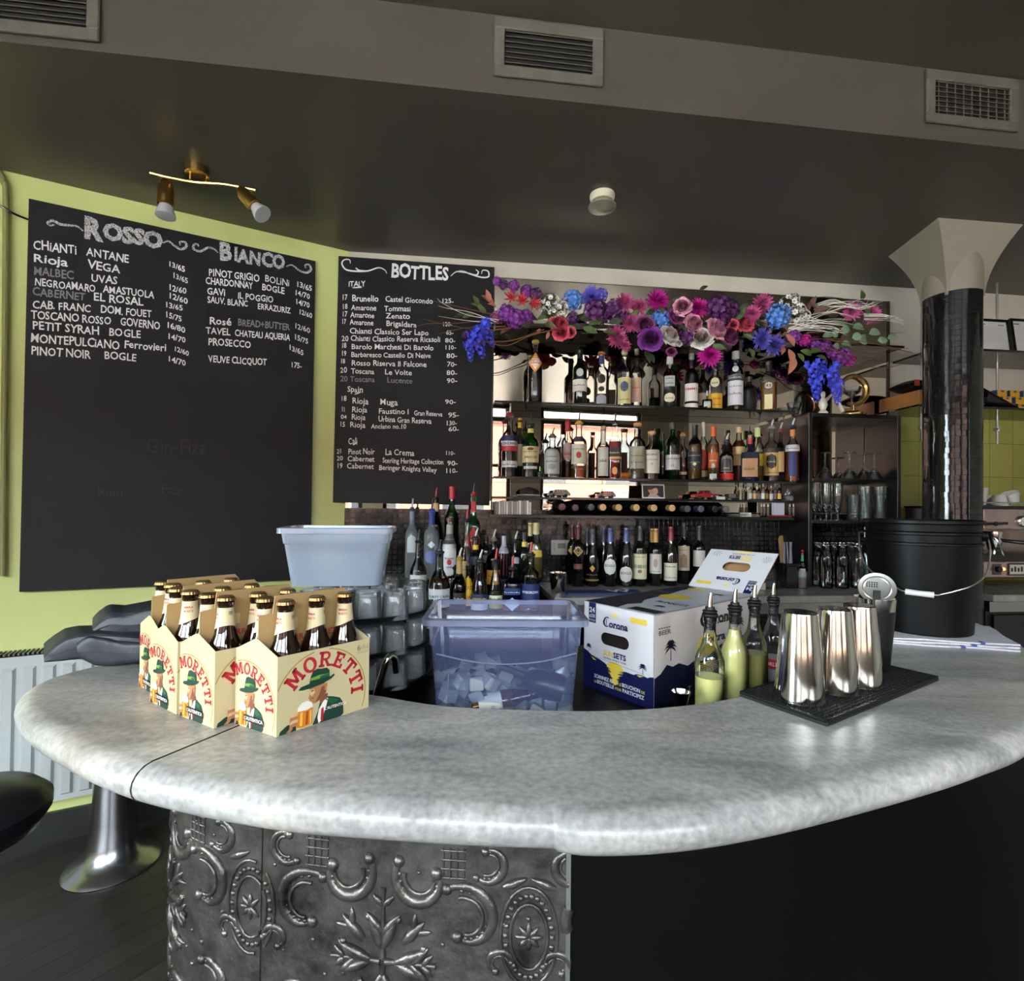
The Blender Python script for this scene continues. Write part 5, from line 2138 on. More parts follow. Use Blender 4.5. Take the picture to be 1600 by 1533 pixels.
bottle('little clear glass jar in front of the pale grey label bottle', 991, 722, 15, bk_off(.165), zB, 'squat', 'clear', None, ('stopper', 'd0d4d4'), [], GB, name='glass_jar')
bottle('malt whisky bottle with a tall white paper label and cork', 1017.5, 674, 24.5, f1, zB, 'round', 'clear', (.14, '9a5020', .4), ('cork', 'd09868'),
       [(.14, .64, 1.35, 'dcd8c8', 'rect', [('BALVENIE', .52, .2, '505048'), ('~~~~', .42, .18, '808070'), ('12', .32, .2, '606058')])], GB)
bottle('dark green bottle squeezed between two pale label malt whiskies', 1034.6, 676, 14, f2, zB, 'bord', 'green', (.5, '0c2408', .1), ('screw', '1c1c1c', .84), [], GB)
bottle('bright green malt bottle with grey white label and dark cap', 1050.5, 661, 21.5, f1, zB, 'round', 'green', (.70, '0e4010', .2), ('screw', '2a2420', .88),
       [(.18, .44, 1.4, 'c8c8cc', 'rect', [('Glenfiddich', .36, .22, '40404c'), ('12', .24, .3, '50505c')])], GB)
bottle('amber bottle with black pourer behind the bright green malt', 1066, 664, 16, f2, zB, 'round', 'clear', (.5, '8a4818', .4), ('pourer', '17171a', 'c08858'), [(.14, .2, .9, 'c8b898', 'rect', [])], GB)
bottle('golden whisky bottle with black label and black capsule', 1085, 664.5, 21, f1, zB, 'round', 'clear', (.62, 'c08a28', .45), ('capsule', '151314', .68),
       [(.22, .52, 1.4, '22242a', 'rect', [('~~~~~~', .44, .22, 'c8c0a0'), ('~~~', .32, .24, '9898a0')]), (.26, .33, .3, 'e4d8a0', 'diamond', [])], GB)
bottle('slim clear bottle with a red patterned label and white neck paper', 1098, 660, 14, f2, zB, 'bord', 'clear', (.5, 'b89848', .5), ('capsule', 'd8d0cc', .76),
       [(.20, .54, 1.1, 'a83030', 'oval', []), (.08, .18, 1.1, 'b0b0a8', 'rect', [])], GB)
bottle('golden tequila bottle with bright orange cap', 1114, 667, 18, f1, zB, 'round', 'clear', (.66, 'd8941c', .45), ('screw', 'e0642c', .82), [(.24, .52, .9, 'c86030', 'rect', [('~~~', .36, .4, 'f0d8a0')])], GB)
bottle('small clear skull shaped jar before the orange capped tequila', 1114, 724, 16, bk_off(.165), zB, 'flask', 'clear', None, ('stopper', 'd8d8d8'), [(.15, .5, .7, 'c4c8c8', 'rect', [])], GB, name='glass_jar')
bottle('dark rum bottle with grey arched label above a red strip', 1135, 677, 20, f1, zB, 'round', 'brown', (.66, '1a0c06', .05), ('spout', 'd8d4c8', '2a2a2c'),
       [(.05, .20, 1.3, 'd03028', 'rect', []), (.24, .68, 1.0, '787674', 'arch', []), (.26, .60, .72, '1c1814', 'arch', [('~~~', .32, .3, 'c8a870')])], GB)
bottle('amber rum bottle with cream label behind the squat dark bottle', 1154, 668, 19.5, f2, zB, 'round', 'clear', (.74, 'a06420', .4), ('screw', 'd8b088', .90), [(.30, .64, 1.2, 'd0b478', 'rect', [('~~~~', .48, .25, '604020')])], GB)
bottle('squat dark square bottle with tan paper label and red cap', 1171.5, 685, 27, f3_, zB, 'squat', 'navy', None, ('screw', 'c83848', .86), [(.10, .52, .72, 'b98a62', 'rect', [('~~~', .25, .45, '503820')])], GB, sq=5)
bottle('pale yellow bottle with lemon label and light green cap', 1183, 669, 19, f2, zB, 'round', 'clear', (.55, 'd8d880', .6), ('screw', 'c4d488', .84), [(.30, .52, 1.2, 'd8d44a', 'rect', [('~~~~~', .38, .28, '506020')])], GB)
bottle('spiced rum bottle with tan label and dark round emblem', 1205, 655, 22.5, f1, zB, 'round', 'clear', (.12, '60301c', .3), ('spout', 'd8d8d4', '9a9a98'),
       [(.12, .62, 1.35, 'd6bc74', 'rect', [('~~~', .16, .22, '503010')]), (.24, .52, .75, '2a2c30', 'oval', [('~~~~~~', .36, .3, 'd8d8d0')]), (.54, .62, 1.3, '3a342c', 'rect', [])], GB)
bottle('slender dark bottle with steel spout between the tan label rum and the orange liqueur', 1219, 660, 13, bk_off(.14), zB, 'tall', 'brown', (.6, '201008', .05), ('spout', 'c8c8c4', '8a2c2c'), [(.2, .6, .9, 'b89860', 'rect', [])], GB)
bottle('orange aperitif bottle with white paper collar and blue pourer, last on its shelf', 1238, 654, 20.5, bk_off(.165), zB, 'tall', 'clear', (.60, 'e0701c', .3), ('spout', 'e4e4e4', '24306a'),
       [(.56, .68, 1.25, 'd4d8dc', 'rect', [('~~~', .60, .3, '404858')]), (.10, .54, .55, '28306a', 'rect', []), (.84, .96, .44, 'd88838', 'rect', [])], GB)

# standing wine on the counter
GW = 'wine bottles standing on the counter'
w1, w2 = bk_off(.16), bk_off(.09)
WN = [('red wine bottle with gold diamond emblem and dark red capsule', 904, 818, 20, w1, 'bord', '5a1c22', [(.48, .80 - .16, .85, 'c8a858', 'diamond', []), (.50, .62, .68, '100c08', 'diamond', [('~~~', .535, .3, 'd8b868')]), (.28, .36, .7, '6a4038', 'rect', [])]),
      ('twin of the gold diamond wine, half hidden behind it', 895, 818, 17, w2, 'bord', '5a1c22', [(.48, .64, .85, 'c8a858', 'diamond', [])]),
      ('dark burgundy bottle with a small gold shield low on the glass', 926.5, 827, 21, w1, 'burg', '4a4c50', [(.26, .38, .4, 'c8a040', 'diamond', []), (.10, .13, 1.3, '8a7040', 'rect', [('~~~~~~~', .2, .22, '8a7040')])]),
      ('hidden neighbour behind the gold shield burgundy', 918, 826, 17, w2, 'burg', '3c3e42', []),
      ('burgundy bottle with pale egg shaped label and blue capsule', 954, 825, 21.5, w1, 'burg', '4c5a90', [(.20, .48, .95, 'd8d8d0', 'oval', [('BOGLE', .34, .34, '606060')])]),
      ('dark bottle behind the first egg shaped label', 944, 825, 17, w2, 'burg', '3c4670', []),
      ('burgundy bottle whose egg shaped label sits lower, beside the vineyard label', 979, 825, 22.5, w1, 'burg', '4a5890', [(.07, .35, .95, 'd4d4cc', 'oval', [('BOGLE', .21, .34, '606060')])]),
      ('wine bottle with large cream vineyard landscape label', 1000.5, 822, 21, w1, 'bord', '3c3c3a', [(.12, .54, 1.35, 'd6d2b0', 'rect', [('~~~~~~', .48, .2, '706a50')]), (.30, .36, 1.3, '8c9478', 'rect', []), (.22, .28, .3, '8a6048', 'oval', [])]),
      ('wine bottle with tan capsule and grey white crest label', 1025, 826, 18.5, w1, 'bord', 'c89c58', [(.22, .56, 1.3, 'd0ccc2', 'rect', [('~~~~~', .25, .2, '605850')]), (.32, .48, .35, 'b0948a', 'oval', [])]),
      ('second tan capsule bottle directly behind the crest label', 1019, 826, 15, w2, 'bord', 'c89c58', []),
      ('slim bottle with square cream script label and dark red capsule', 1048.5, 823, 20, w1, 'burg', '8a3040', [(.09, .39, 1.3, 'dedac4', 'rect', [('~~~~~', .32, .3, '40382c'), ('~~~~~~', .14, .2, '40382c')])]),
      ('tall wine bottle with blue banded capsule and tall ornate label', 1069, 817, 18, w2, 'bord', '30343c', [(.22, .62, 1.2, 'cfc0a0', 'rect', [('~~~~~~~', .55, .2, '604838')]), (.27, .5, .6, '94806c', 'arch', [])]),
      ('wine bottle mostly hidden behind the raised carton flap', 1093, 822, 18, w2, 'bord', '3a3c40', [(.3, .58, 1.3, 'd4d0c8', 'rect', [])])]
for (lb, px, top, wd, pl, pr, cc, labs) in WN:
    bottle(lb, px, top, wd, pl, ZK + .0005, pr, 'black', None, ('capsule', cc, .76), labs, GW, name='wine_bottle')

# wine lying on the ledge, necks towards the room
for i, (px, cc, rp) in enumerate([(876, '4a1820', 13), (895.5, '4a1820', 12), (919, '3c3a40', 13), (938, 'c8a468', 13), (961, 'c8a468', 13), (989, 'c8a468', 13), (1016, 'c8a468', 13), (1044, 'c8a468', 13),
                              (1066, '545860', 12), (1087, '50586a', 12), (1108.5, '1c1c20', 12), (1126, '6a6a6c', 12)]):
    p = on_back(px, 797, .20)
    R = rp * p.y / 800 * .94
    lab = {0: 'lying wine bottle with dark red capsule, next to the packed white cases', 1: 'second lying bottle with a dark red capsule', 2: 'lying wine bottle with grey capsule beside the tan capped ones',
           8: 'first lying bottle with slate grey capsule after the tan capped row', 9: 'lying bottle with bluish grey capsule', 10: 'lying wine bottle with black capsule, darkest of the row',
           11: 'last lying wine bottle, pale grey capsule, beside the papers'}.get(i, 'lying wine bottle with a tan capsule end, one of five together on the black ledge')
    t = thing('wine_bottle', lab, 'bottle', (p.x, p.y, zWine + R + .001), group='wine bottles lying on the ledge')
    t.rotation_euler = (pi / 2, 0, BANG + RB.uniform(-.06, .06))
    HB_ = .30
    P_ = PROF['bord']
    mb = MB()
    mb.T = Matrix.Translation((0, 0, -.20))
    mb.lathe([(r * R if z < .7 else r * .037, z * .255) for r, z in P_], G['black'], 18)
    mb.build('glass_body', t)
    mb = MB()
    mb.T = Matrix.Translation((0, 0, -.20))
    mb.lathe([(.0157, .20), (.0152, .24), (.0168, .243), (.0165, .256), (.013, .2568), (0, .2568)], hexm(cc, .35, 'cap'), 16)
    mb.build('cap', t)

# ---------------------------------------------------------------- cluster of speed bottles on a black stepped stand
t = thing('bottle_riser', 'black three step stand carrying the crowded pour bottles', 'stand', (0, 0, 0))
mb = MB()
RX0, RX1 = -.80, .125
mb.hexa([(RX0, 2.10, 0), (RX1, 2.10, 0), (RX1, 2.68, 0), (RX0, 2.60, 0), (RX0, 2.10, .945), (RX1, 2.10, .945), (RX1, 2.68, .945), (RX0, 2.60, .945)], mat('black stand', '121214', .3))
mb.hexa([(RX0, 2.285, .945), (RX1, 2.285, .945), (RX1, 2.69, .945), (RX0, 2.61, .945), (RX0, 2.285, .985), (RX1, 2.285, .985), (RX1, 2.69, .985), (RX0, 2.61, .985)], mat('black stand'))
mb.hexa([(RX0, 2.42, .985), (RX1, 2.42, .985), (RX1, 2.70, .985), (RX0, 2.62, .985), (RX0, 2.42, 1.04), (RX1, 2.42, 1.04), (RX1, 2.70, 1.04), (RX0, 2.62, 1.04)], mat('black stand'))
mb.build('stepped_body', t, smooth=False)
B1, B0, MM, F0 = y_pl(2.56), y_pl(2.49), y_pl(2.355), y_pl(2.20)
zb1, zm, zf = 1.0405, .9855, .9455
GC = 'pour bottles crowded on the stepped stand'
CL = [
    ('tall slim frosted vodka bottle with steel pourer, outermost on the top step', 644, 779, 20, B0, zb1, 'tall', 'frost', None, ('pourer', 'c8ccd0', '3c4250'), [(.86, .99, .40, '8890a0', 'rect', []), (.38, .64, .75, 'c0ccd2', 'arch', [])], 0),
    ('frosted round shouldered vodka bottle with blue capsule and flying bird print', 675, 781, 24, B0, zb1, 'round', 'frost', None, ('pourer', '202024', '28428c'), [(.80, .98, .43, '2c4894', 'rect', []), (.22, .42, .9, '6c80b8', 'oval', []), (.45, .56, .5, 'dce4ea', 'diamond', [])], 0),
    ('dark amber bottle with red pourer behind the frosted vodkas', 681, 762, 20, B1, zb1, 'round', 'brown', (.7, '1c0e06', .05), ('pourer', 'b82830'), [(.84, .95, .4, 'd8b890', 'rect', [])], 0),
    ('green bottle with bright red cap rising behind the white label gin', 706, 761, 22, B1, zb1, 'round', 'green', (.7, '1a5a14', .25), ('screw', 'b82a34', .86), [], 0),
    ('clear bottle with lace print and white label with a red seal', 703, 809, 24, MM, zm, 'tall', 'clear', (.82, 'b8bcb8', .85), ('cork', '6a3428'), [(.26, .68, 1.05, 'dcdce0', 'rect', [('Ketel', .48, .26, 'a83038'), ('ONE', .36, .26, '505058')]), (.40, .48, .3, 'b83038', 'oval', []), (.74, .94, .6, 'a0a098', 'rect', [])], 0),
    ('green herbal liqueur bottle with red diagonal label and black pourer', 740, 755, 22, B0, zb1, 'bord', 'green', (.64, '1a6418', .3), ('pourer', '17171a', 'b02a30'), [(.80, .92, .42, 'b8303a', 'rect', []), (.30, .62, 1.1, 'a82028', 'diamond', [('AGER', .45, .26, 'e8dcc0')])], 5),
    ('amber bottle with red pourer and clear neck, beside the red diagonal label', 730, 795, 22, MM, zm, 'cone', 'clear', (.45, 'a06c28', .4), ('pourer', 'c03038'), [(.2, .46, 1.0, 'b89860', 'rect', [('~~~~', .34, .26, '503818')])], 0),
    ('dark coffee liqueur bottle with yellow neck band', 744, 825, 24, y_pl(2.30), zm, 'round', 'black', None, ('spout', 'c8c4b8', '2a2420'), [(.82, .9, .45, 'd8b030', 'rect', []), (.55, .72, .9, '30344c', 'oval', [])], 0),
    ('bottle with a bright yellow curved label in the front of the cluster', 733, 866, 20, y_pl(2.235), zf, 'flask', 'black', None, ('pourer', '17171a'), [(.08, .80, .95, 'e0b41c', 'arch', [('KAL', .48, .5, 'a02818'), ('UA', .26, .5, 'a02818')])], 0),
    ('dark glass bottle with a small silver label behind the yellow label', 760, 838, 18, B0, zb1, 'round', 'black', None, ('screw', '1c1c20', .86), [(.38, .56, .8, '585a5c', 'rect', [])], 0),
    ('brown liqueur bottle carrying two steel pour spouts', 772, 827, 22, MM, zm, 'round', 'brown', (.5, '241208', .1), ('spout', 'c8c8c4', '8a7a68'), [(.2, .46, 1.1, 'c08838', 'rect', [('~~~~~', .34, .26, '40200c')])], 0),
    ('red and white painted aluminium bottle', 788, 838, 16, B0, zb1, 'tall', 'navy', None, ('screw', 'c8ccd4', .80), [(.0, .60, 2.6, '8c2434', 'rect', []), (.60, .80, 1.2, 'c8c8d0', 'rect', [])], 0),
    ('black bottle with small white label and steel spout beside the red aluminium one', 806, 830, 17, MM, zm, 'round', 'black', None, ('spout', 'b8b8b4'), [(.6, .72, .7, 'a8a8b0', 'rect', [])], 0),
    ('dark bottle with a yellow neck ring near the honey coloured liqueur', 820, 833, 20, MM, zm, 'round', 'black', None, ('screw', '141414', .9), [(.78, .86, .5, 'd8c050', 'rect', [])], 0),
    ('dark bottle with tall cream capsule, behind the honey coloured liqueur', 829, 817, 17, B1, zb1, 'bord', 'black', None, ('capsule', 'd8c890', .76), [], 0),
    ('tapering honey yellow liqueur bottle with cream capsule', 838, 817, 24, B0, zb1, 'cone', 'clear', (.62, 'b8a838', .5), ('capsule', 'c8b888', .80), [(.40, .52, .9, 'd8c048', 'rect', [])], 0),
    ('clear whisky bottle with white label standing above the glass trays', 655, 827, 26, y_pl(2.30), zm, 'flask', 'clear', (.3, '3a3430', .3), ('pourer', '17171a'), [(.10, .40, 1.25, 'd8d8d4', 'rect', [('FORTY CREEK', .26, .22, '303038'), ('~~~~~~~~', .15, .14, '606068')])], 0),
    ('amber whisky bottle with large white label at the front of the cluster', 688, 843, 33, F0, zf, 'flask', 'clear', (.55, '5a240c', .25), ('pourer', '17171a'), [(.06, .38, 1.3, 'd4d8dc', 'rect', [('FORTY CREEK', .23, .22, '303038'), ('~~~~~~', .12, .14, '606068')])], 0),
    ('dark flask with gold neck seal and steel spout beside the amber whisky', 719, 856, 25, y_pl(2.22), zf, 'flask', 'olive', (.45, '1c140c', .1), ('spout', 'c8c8c0', 'a08038'), [(.72, .98, .5, 'b89858', 'rect', []), (.1, .34, .9, '24221c', 'rect', [('~~~', .2, .4, 'c8c8c0')])], 0),
    ('black bottle with a curved orange brand band, behind the gold sealed flask', 710, 868, 22, y_pl(2.34), zm, 'round', 'black', None, ('pourer', '17171a'), [(.50, .60, 1.2, '201410', 'rect', [('~~~~~~', .53, .3, 'd8781c')])], 0),
    ('aperitif bottle with blue and yellow name label and two steel spouts', 751, 859, 27, F0, zf, 'cone', 'clear', (.2, 'c08a48', .5), ('spout', 'c8c8c0', '24242a'), [(.02, .15, 1.3, 'b8c4d8', 'rect', []), (.15, .34, 1.35, '1c2c50', 'rect', [('APEROL', .20, .38, 'e0d040')])], 0),
    ('greenish clear bottle with red pourer and pale green label', 776, 857, 21, F0, zf, 'cone', 'clear', (.35, '5c7c50', .5), ('pourer', 'c03038'), [(.05, .32, 1.25, '8c9448', 'rect', []), (.2, .32, 1.2, 'd8dcc8', 'rect', [('~~~', .23, .4, '405028')])], 0),
    ('blue gin bottle with red pourer and a white diamond sticker', 802, 868, 26, F0, zf, 'round', 'blue', (.5, '385888', .4), ('pourer', 'c83440'), [(.40, .56, 1.2, '24386c', 'rect', [('~~~~~~~~', .45, .2, 'b8c8e8')]), (.02, .34, .85, 'b4c8e4', 'diamond', [])], 5),
    ('clear vodka bottle with navy name label and red pourer, beside the counter corner', 830, 847, 29, F0, zf, 'round', 'clear', None, ('pourer', 'c83440'), [(.08, .50, 1.4, '1c2f66', 'rect', [('WYBOROWA', .33, .28, 'e4e8f0'), ('~~~~~', .18, .16, 'a8b4d0')])], 0),
]
for (lb, px, top, wd, pl, z, pr, gl, lq, cp, labs, sq) in CL:
    bottle(lb, px, top, wd, pl, z, pr, gl, lq, cp, labs, GC, sq=sq)

# ---------------------------------------------------------------- counters
grey_stone = mat('grey counter stone', '8f8d88', .25, noise=(14, .25))


def counter(name, label, x0, x1, off, parts):
    t = thing(name, label, 'counter', A + BD * x0)
    t.rotation_euler.z = BANG
    L = x1 - x0
    mb = MB()
    mb.box(0, -off, ZK - .035, L, -.014, ZK, grey_stone)
    mb.build('worktop', t, smooth=False, bevel=.006)
    mb = MB()
    mb.box(.0, -off + .02, ZK - .085, L, -off + .035, ZK - .036, steel)
    mb.build('steel_apron', t, smooth=False)
    mb = MB()
    mb.box(.0, -off + .04, 0.0, L, -.014, ZK - .036, paint_black)
    mb.build('cabinet_body', t, smooth=False)
    k = 0
    x = .03
    while x + .46 < L:
        mb = MB()
        mb.box(x, -off + .022, .12, x + .45, -off + .039, ZK - .30, black_gloss)
        d = mb.build('door', t, smooth=False, bevel=.003, seg=1)
        mb = MB()
        mb.box(x, -off + .022, ZK - .28, x + .45, -off + .039, ZK - .10, black_gloss)
        d = mb.build('drawer', t, smooth=False, bevel=.003, seg=1)
        mb = MB()
        mb.tube([(x + .17, -off + .022, ZK - .15), (x + .17, -off, ZK - .15), (x + .29, -off, ZK - .15), (x + .29, -off + .022, ZK - .15)], .004, steel, 8)
        mb.build('handle', d)
        x += .46
    return t


def along(X):
    return (X - A.x) / BD.x


counter('back_counter', 'black back counter with grey stone top below the bottle shelves', along(.135), along(1.95), .50, 0)
counter('coffee_counter', 'black counter with stone top under the espresso machine', along(2.27), along(4.2), .52, 0)

# ---------------------------------------------------------------- open black glass cabinet
CO = .24
c0, c1 = backx(1264, 700, CO), backx(1408, 700, CO)
zct_ = on_back(1330, 647, CO).z
zs1, zs2 = on_back(1310, 748, CO).z, on_back(1310, 814, CO).z
t = thing('glass_cabinet', 'open black cabinet full of stemware and tumblers at the end of the bottle shelves', 'cabinet', A + BD * c0 + V((0, 0, ZK + .0005)))
t.rotation_euler.z = BANG
L = c1 - c0
cabm = mat('black cabinet paint', '101011', .3)
for nm, (x0, x1, za, zb_) in (('side_panel', (0, .02, 0, zct_ - ZK)), ('side_panel', (L - .02, L, 0, zct_ - ZK)), ('top_panel', (.02, L - .02, zct_ - ZK - .02, zct_ - ZK)),
                          ('shelf', (.02, L - .02, zs1 - ZK - .014, zs1 - ZK)), ('shelf', (.02, L - .02, zs2 - ZK - .014, zs2 - ZK))):
    mb = MB()
    mb.box(x0, -CO, za, x1, -.016, zb_, cabm)
    mb.build(nm, t, smooth=False, bevel=.0015, seg=1)
gl_m = clear('drinking glass', (.94, .97, .97), edge=.5, haze=('e4eaec', .06))


def glassware(name, label, prof, p, group, cat='glass', n=24, m=None, rot=None, part='bowl'):
    t = thing(name, label, cat, p, group=group, rot=rot)
    mb = MB()
    mb.lathe(prof, m or gl_m, n)
    mb.build(part, t)
    return t


def down(prof):
    h = max(z for r, z in prof)
    return [(r, h - z) for r, z in prof][::-1]


STEM = [(0, 0), (.034, .001), (.034, .003), (.006, .008), (.0042, .02), (.004, .075), (.01, .085), (.030, .115), (.044, .148), (.0425, .148), (.028, .117), (.0, .087)]
FLUTE = [(0, 0), (.03, .001), (.03, .003), (.005, .007), (.004, .05), (.012, .065), (.022, .10), (.026, .15), (.024, .20), (.0225, .20), (.0245, .15), (.02, .10), (0, .062)]
PINT = [(0, 0), (.028, 0), (.030, .004), (.041, .14), (.0395, .14), (.029, .012), (0, .010)]
ST_LAB = ['upside down martini glass on the cabinet top shelf, next to the bottle shelves', 'upturned martini glass in the middle of the cabinet shelf',
          'upturned martini glass with its foot overlapping its neighbour', 'upside down martini glass next to the cabinet far side panel']
for i, (px, off) in enumerate([(1289, .15), (1327, .17), (1350, .11), (1366, .15)]):
    p = on_back(px, 720, off)
    glassware('martini_glass', ST_LAB[i], down(STEM), (p.x, p.y, zs1 + .0006), 'upside down stemware')
for i, (px, off) in enumerate([(1274, .19), (1282, .08), (1291, .19), (1299, .09), (1309, .19)]):
    p = on_back(px, 780, off)
    glassware('flute_glass', 'tall stemmed beer flute crowded on the lower cabinet shelf', FLUTE, (p.x, p.y, zs2 + .0006), 'stemmed flutes on the lower shelf')
for i, (px, off, k) in enumerate([(1334, .17, 1), (1351, .19, 2), (1350, .085, 1), (1374, .18, 2)]):
    p = on_back(px, 780, off)
    for j in range(k):
        glassware('pint_glass', 'clear pint glass, some nested two high, on the lower cabinet shelf', PINT, (p.x, p.y, zs2 + .0006 + j * .045), 'pint glasses on the lower shelf')
for i, (px, off, top) in enumerate([(1279, .20, 848), (1291, .27, 848), (1303, .18, 848), (1316, .28, 848), (1329, .19, 848), (1341, .28, 850)]):
    lab = ['clear glass carafe at the cabinet side, half behind another', 'clear glass water carafe in front, closest to the purple drink', 'water carafe standing behind and between two others', 'bright clear carafe at the middle of the front row',
           'back row clear carafe behind the middle', 'clear carafe nearest the black bucket'][i]
    bottle(lab, px, top, 20, bk_off(off), ZK + .0006, 'carafe', 'clear', None, None, [], 'glass carafes under the cabinet', name='carafe')
q = on_back(1356, 900, .27)
t = thing('cup_stack', 'stack of clear plastic cups in a bag beside the bucket', 'cups', (q.x, q.y, ZK + .0006))
mb = MB()
for j in range(7):
    mb.lathe([(.0, .012 * j), (.026, .012 * j), (.038, .012 * j + .10), (.039, .012 * j + .104)], gl_m, 18)
mb.build('stacked_cups', t)

# things on top of the cabinet: horn ring, coupe, white figure
q = on_back(1333, 640, .2)
ringm = mat('horn gold', 'b89458', .2, .8)
t = thing('brass_horn_ring', 'open brass and white horn ring standing on the black cabinet', 'ornament', (q.x, q.y, zct_ + .0005))
t.rotation_euler.z = BANG
mb = MB()
pts = [(.075 * cos(a), 0, .135 + .075 * sin(a)) for a in [2.6 - 4.6 * k / 26 for k in range(27)]]
mb.tube(pts, [.008 + .010 * sin(pi * k / 26) for k in range(27)], ringm, 10)
mb.build('curved_horn', t)
mb = MB()
mb.tube([(pts[0][0], 0, pts[0][2]), (-.09, 0, .07), (-.06, 0, .02)], .010, mat('horn white', 'd8d2c4', .3), 8)
mb.lathe([(0, 0), (.06, 0), (.06, .01), (.012, .02), (.01, .06), (0, .06)], ringm, 20)
mb.build('stand', t)
q = on_back(1331, 640, .29)
COUPE = [(0, 0), (.032, .001), (.032, .003), (.005, .007), (.004, .07), (.012, .08), (.038, .10), (.045, .125), (.0435, .125), (.036, .102), (0, .083)]
glassware('coupe_glass', 'empty coupe glass on the black cabinet before the brass ring', COUPE, (q.x, q.y, zct_ + .0006), None)
q = on_back(1241, 625, .13)
glassware('cut_glass_bowl', 'small cut crystal bowl at the end of the upper bottle shelf', [(0, 0), (.02, 0), (.022, .012), (.034, .03), (.040, .058), (.038, .058), (.031, .032), (0, .016)], (q.x, q.y, zA + .0006), None, 'bowl', 12)
q = on_back(1286, 640, .22)
t = thing('white_figurine', 'small white bird figurine under the hanging blue flowers on the cabinet', 'figurine', (q.x, q.y, zct_ + .0006))
wp = mat('white glazed', 'd8d4cc', .25)
mb = MB()
mb.lathe([(0, 0), (.022, 0), (.024, .006), (.012, .02), (.022, .045), (.018, .07), (.008, .085), (.012, .10), (.009, .115), (0, .12)], wp, 14)
mb.tube([(.0, 0, .06), (.03, 0, .085), (.05, 0, .11)], [.012, .009, .002], wp, 8)
mb.build('body', t)

# ---------------------------------------------------------------- small things on the car shelf
def shelf_pt(px, off, z):
    p = on_back(px, 780, off)
    return (p.x, p.y, z + .0006)


t = thing('saucer', 'white saucer at the chalkboard end of the toy car shelf', 'plate', shelf_pt(826, .10, zCar))
mb = MB()
mb.lathe([(0, .002), (.03, 0), (.06, .010), (.061, .012), (.03, .004), (0, .004)], mat('white china', 'd8d8d6', .2), 24)
mb.build('dish', t)
t = thing('dark_stone', 'rough dark brown stone lying on the white saucer', 'stone', shelf_pt(826, .10, zCar + .004))
rk = mat('dark stone', '2a1c14', .8, bump=(40, .8))
mb = MB()
RR = random.Random(4)
mb.grid(lambda u, v: ((.045 + .012 * sin(5 * 2 * pi * u + 1) * sin(pi * v)) * cos(2 * pi * u) * sin(pi * v), .03 * sin(2 * pi * u) * sin(pi * v), .023 - .022 * cos(pi * v) * (1 + .2 * sin(9 * u * 2 * pi / 1.0))), 20, 8, rk, wrap=True)
mb.build('lump', t)


def toy(name, label, px, body, trim, L, kind):
    t = thing(name, label, 'toy car', shelf_pt(px, .09, zCar), BANG)
    bm_, tm = mat('toy paint ' + body, body, .2, coat=.6), mat('toy trim ' + trim, trim, .3, .3)
    tyre = mat('toy tyre', '141414', .6)
    h = L * .36
    side = [(-L / 2, .22), (-L / 2, .55), (-L * .42, .62), (-L * .2, .66), (-L * .14, 1.0), (L * .12, 1.0), (L * .2, .64), (L / 2, .62), (L / 2, .22)] if kind == 'truck' else \
        [(-L / 2, .22), (-L / 2, .58), (-L * .26, .64), (-L * .18, 1.0), (L * .34, 1.0), (L * .46, .6), (L / 2, .55), (L / 2, .22)]
    mb = MB()
    w_ = L * .19
    n = len(side)
    vs = [(x, -w_, z * h) for x, z in side] + [(x, w_, z * h) for x, z in side]
    mb.add(vs, [tuple(range(n)), tuple(range(2 * n - 1, n - 1, -1))] + [(i, n + i, n + (i + 1) % n, (i + 1) % n) for i in range(n)], bm_)
    mb.build('body', t, smooth=False, bevel=.0015)
    mb = MB()
    if kind == 'truck':
        mb.box(-L * .11, -w_ - .0006, h * .7, -L * .005, -w_, h * .94, dkpane)
        mb.box(L * .02, -w_ - .0006, h * .7, L * .10, -w_, h * .94, dkpane)
        mb.box(L * .16, -w_ - .0012, h * .34, L * .48, -w_, h * .42, tm)
    else:
        for k in range(4):
            mb.box(-L * .12 + k * L * .105, -w_ - .0012, h * .66, -L * .10 + k * L * .105, -w_, h * .96, tm)
        for k in range(3):
            mb.box(-L * .14, -w_ - .0012, h * (.38 + .14 * k), L * .3, -w_, h * (.41 + .14 * k), tm)
    mb.build('side_trim', t, smooth=False)
    for sx in (-.29, .29):
        for sy in (-1, 1):
            mb = MB()
            mb.T = Matrix.Translation((sx * L, sy * w_ * .98, h * .22)) @ Matrix.Rotation(pi / 2, 4, 'X')
            mb.lathe([(0, -.004), (h * .1, -.0045), (h * .14, -.004), (h * .22, -.004), (h * .22, .004), (h * .14, .004), (h * .1, .0045), (0, .004)], tyre, 16)
            mb.build('wheel', t)
    return t


toy('toy_car', 'black toy estate car with wooden side frames on the low shelf', 873, '1c1612', 'a88850', .115, 'wagon')
toy('toy_truck', 'glossy red toy pickup truck on the low shelf', 1101, 'a01822', 'd0c8c8', .135, 'truck')
toy('toy_car', 'dark red toy car between the estate car and the little photo', 946, '5a1c14', 'b06040', .10, 'wagon')
toy('toy_car', 'grey toy car just beyond the red pickup truck', 1140, '3a3634', 'c8c4c0', .09, 'wagon')
q = shelf_pt(1021, .12, zCar)
t = thing('photo_frame', 'small white bordered photo leaning on the low shelf', 'photo', q, BANG, rot=(radians(-8), 0, BANG))
mb = MB()
mb.box(-.062, -.003, 0, .062, 0, .078, mat('white photo border', 'dcd8d4', .4))
mb.build('border', t, smooth=False)
mb = MB()
f = Face(mb, (-.062, -.003, 0), (1, 0, 0), (0, 0, 1), (0, -1, 0))
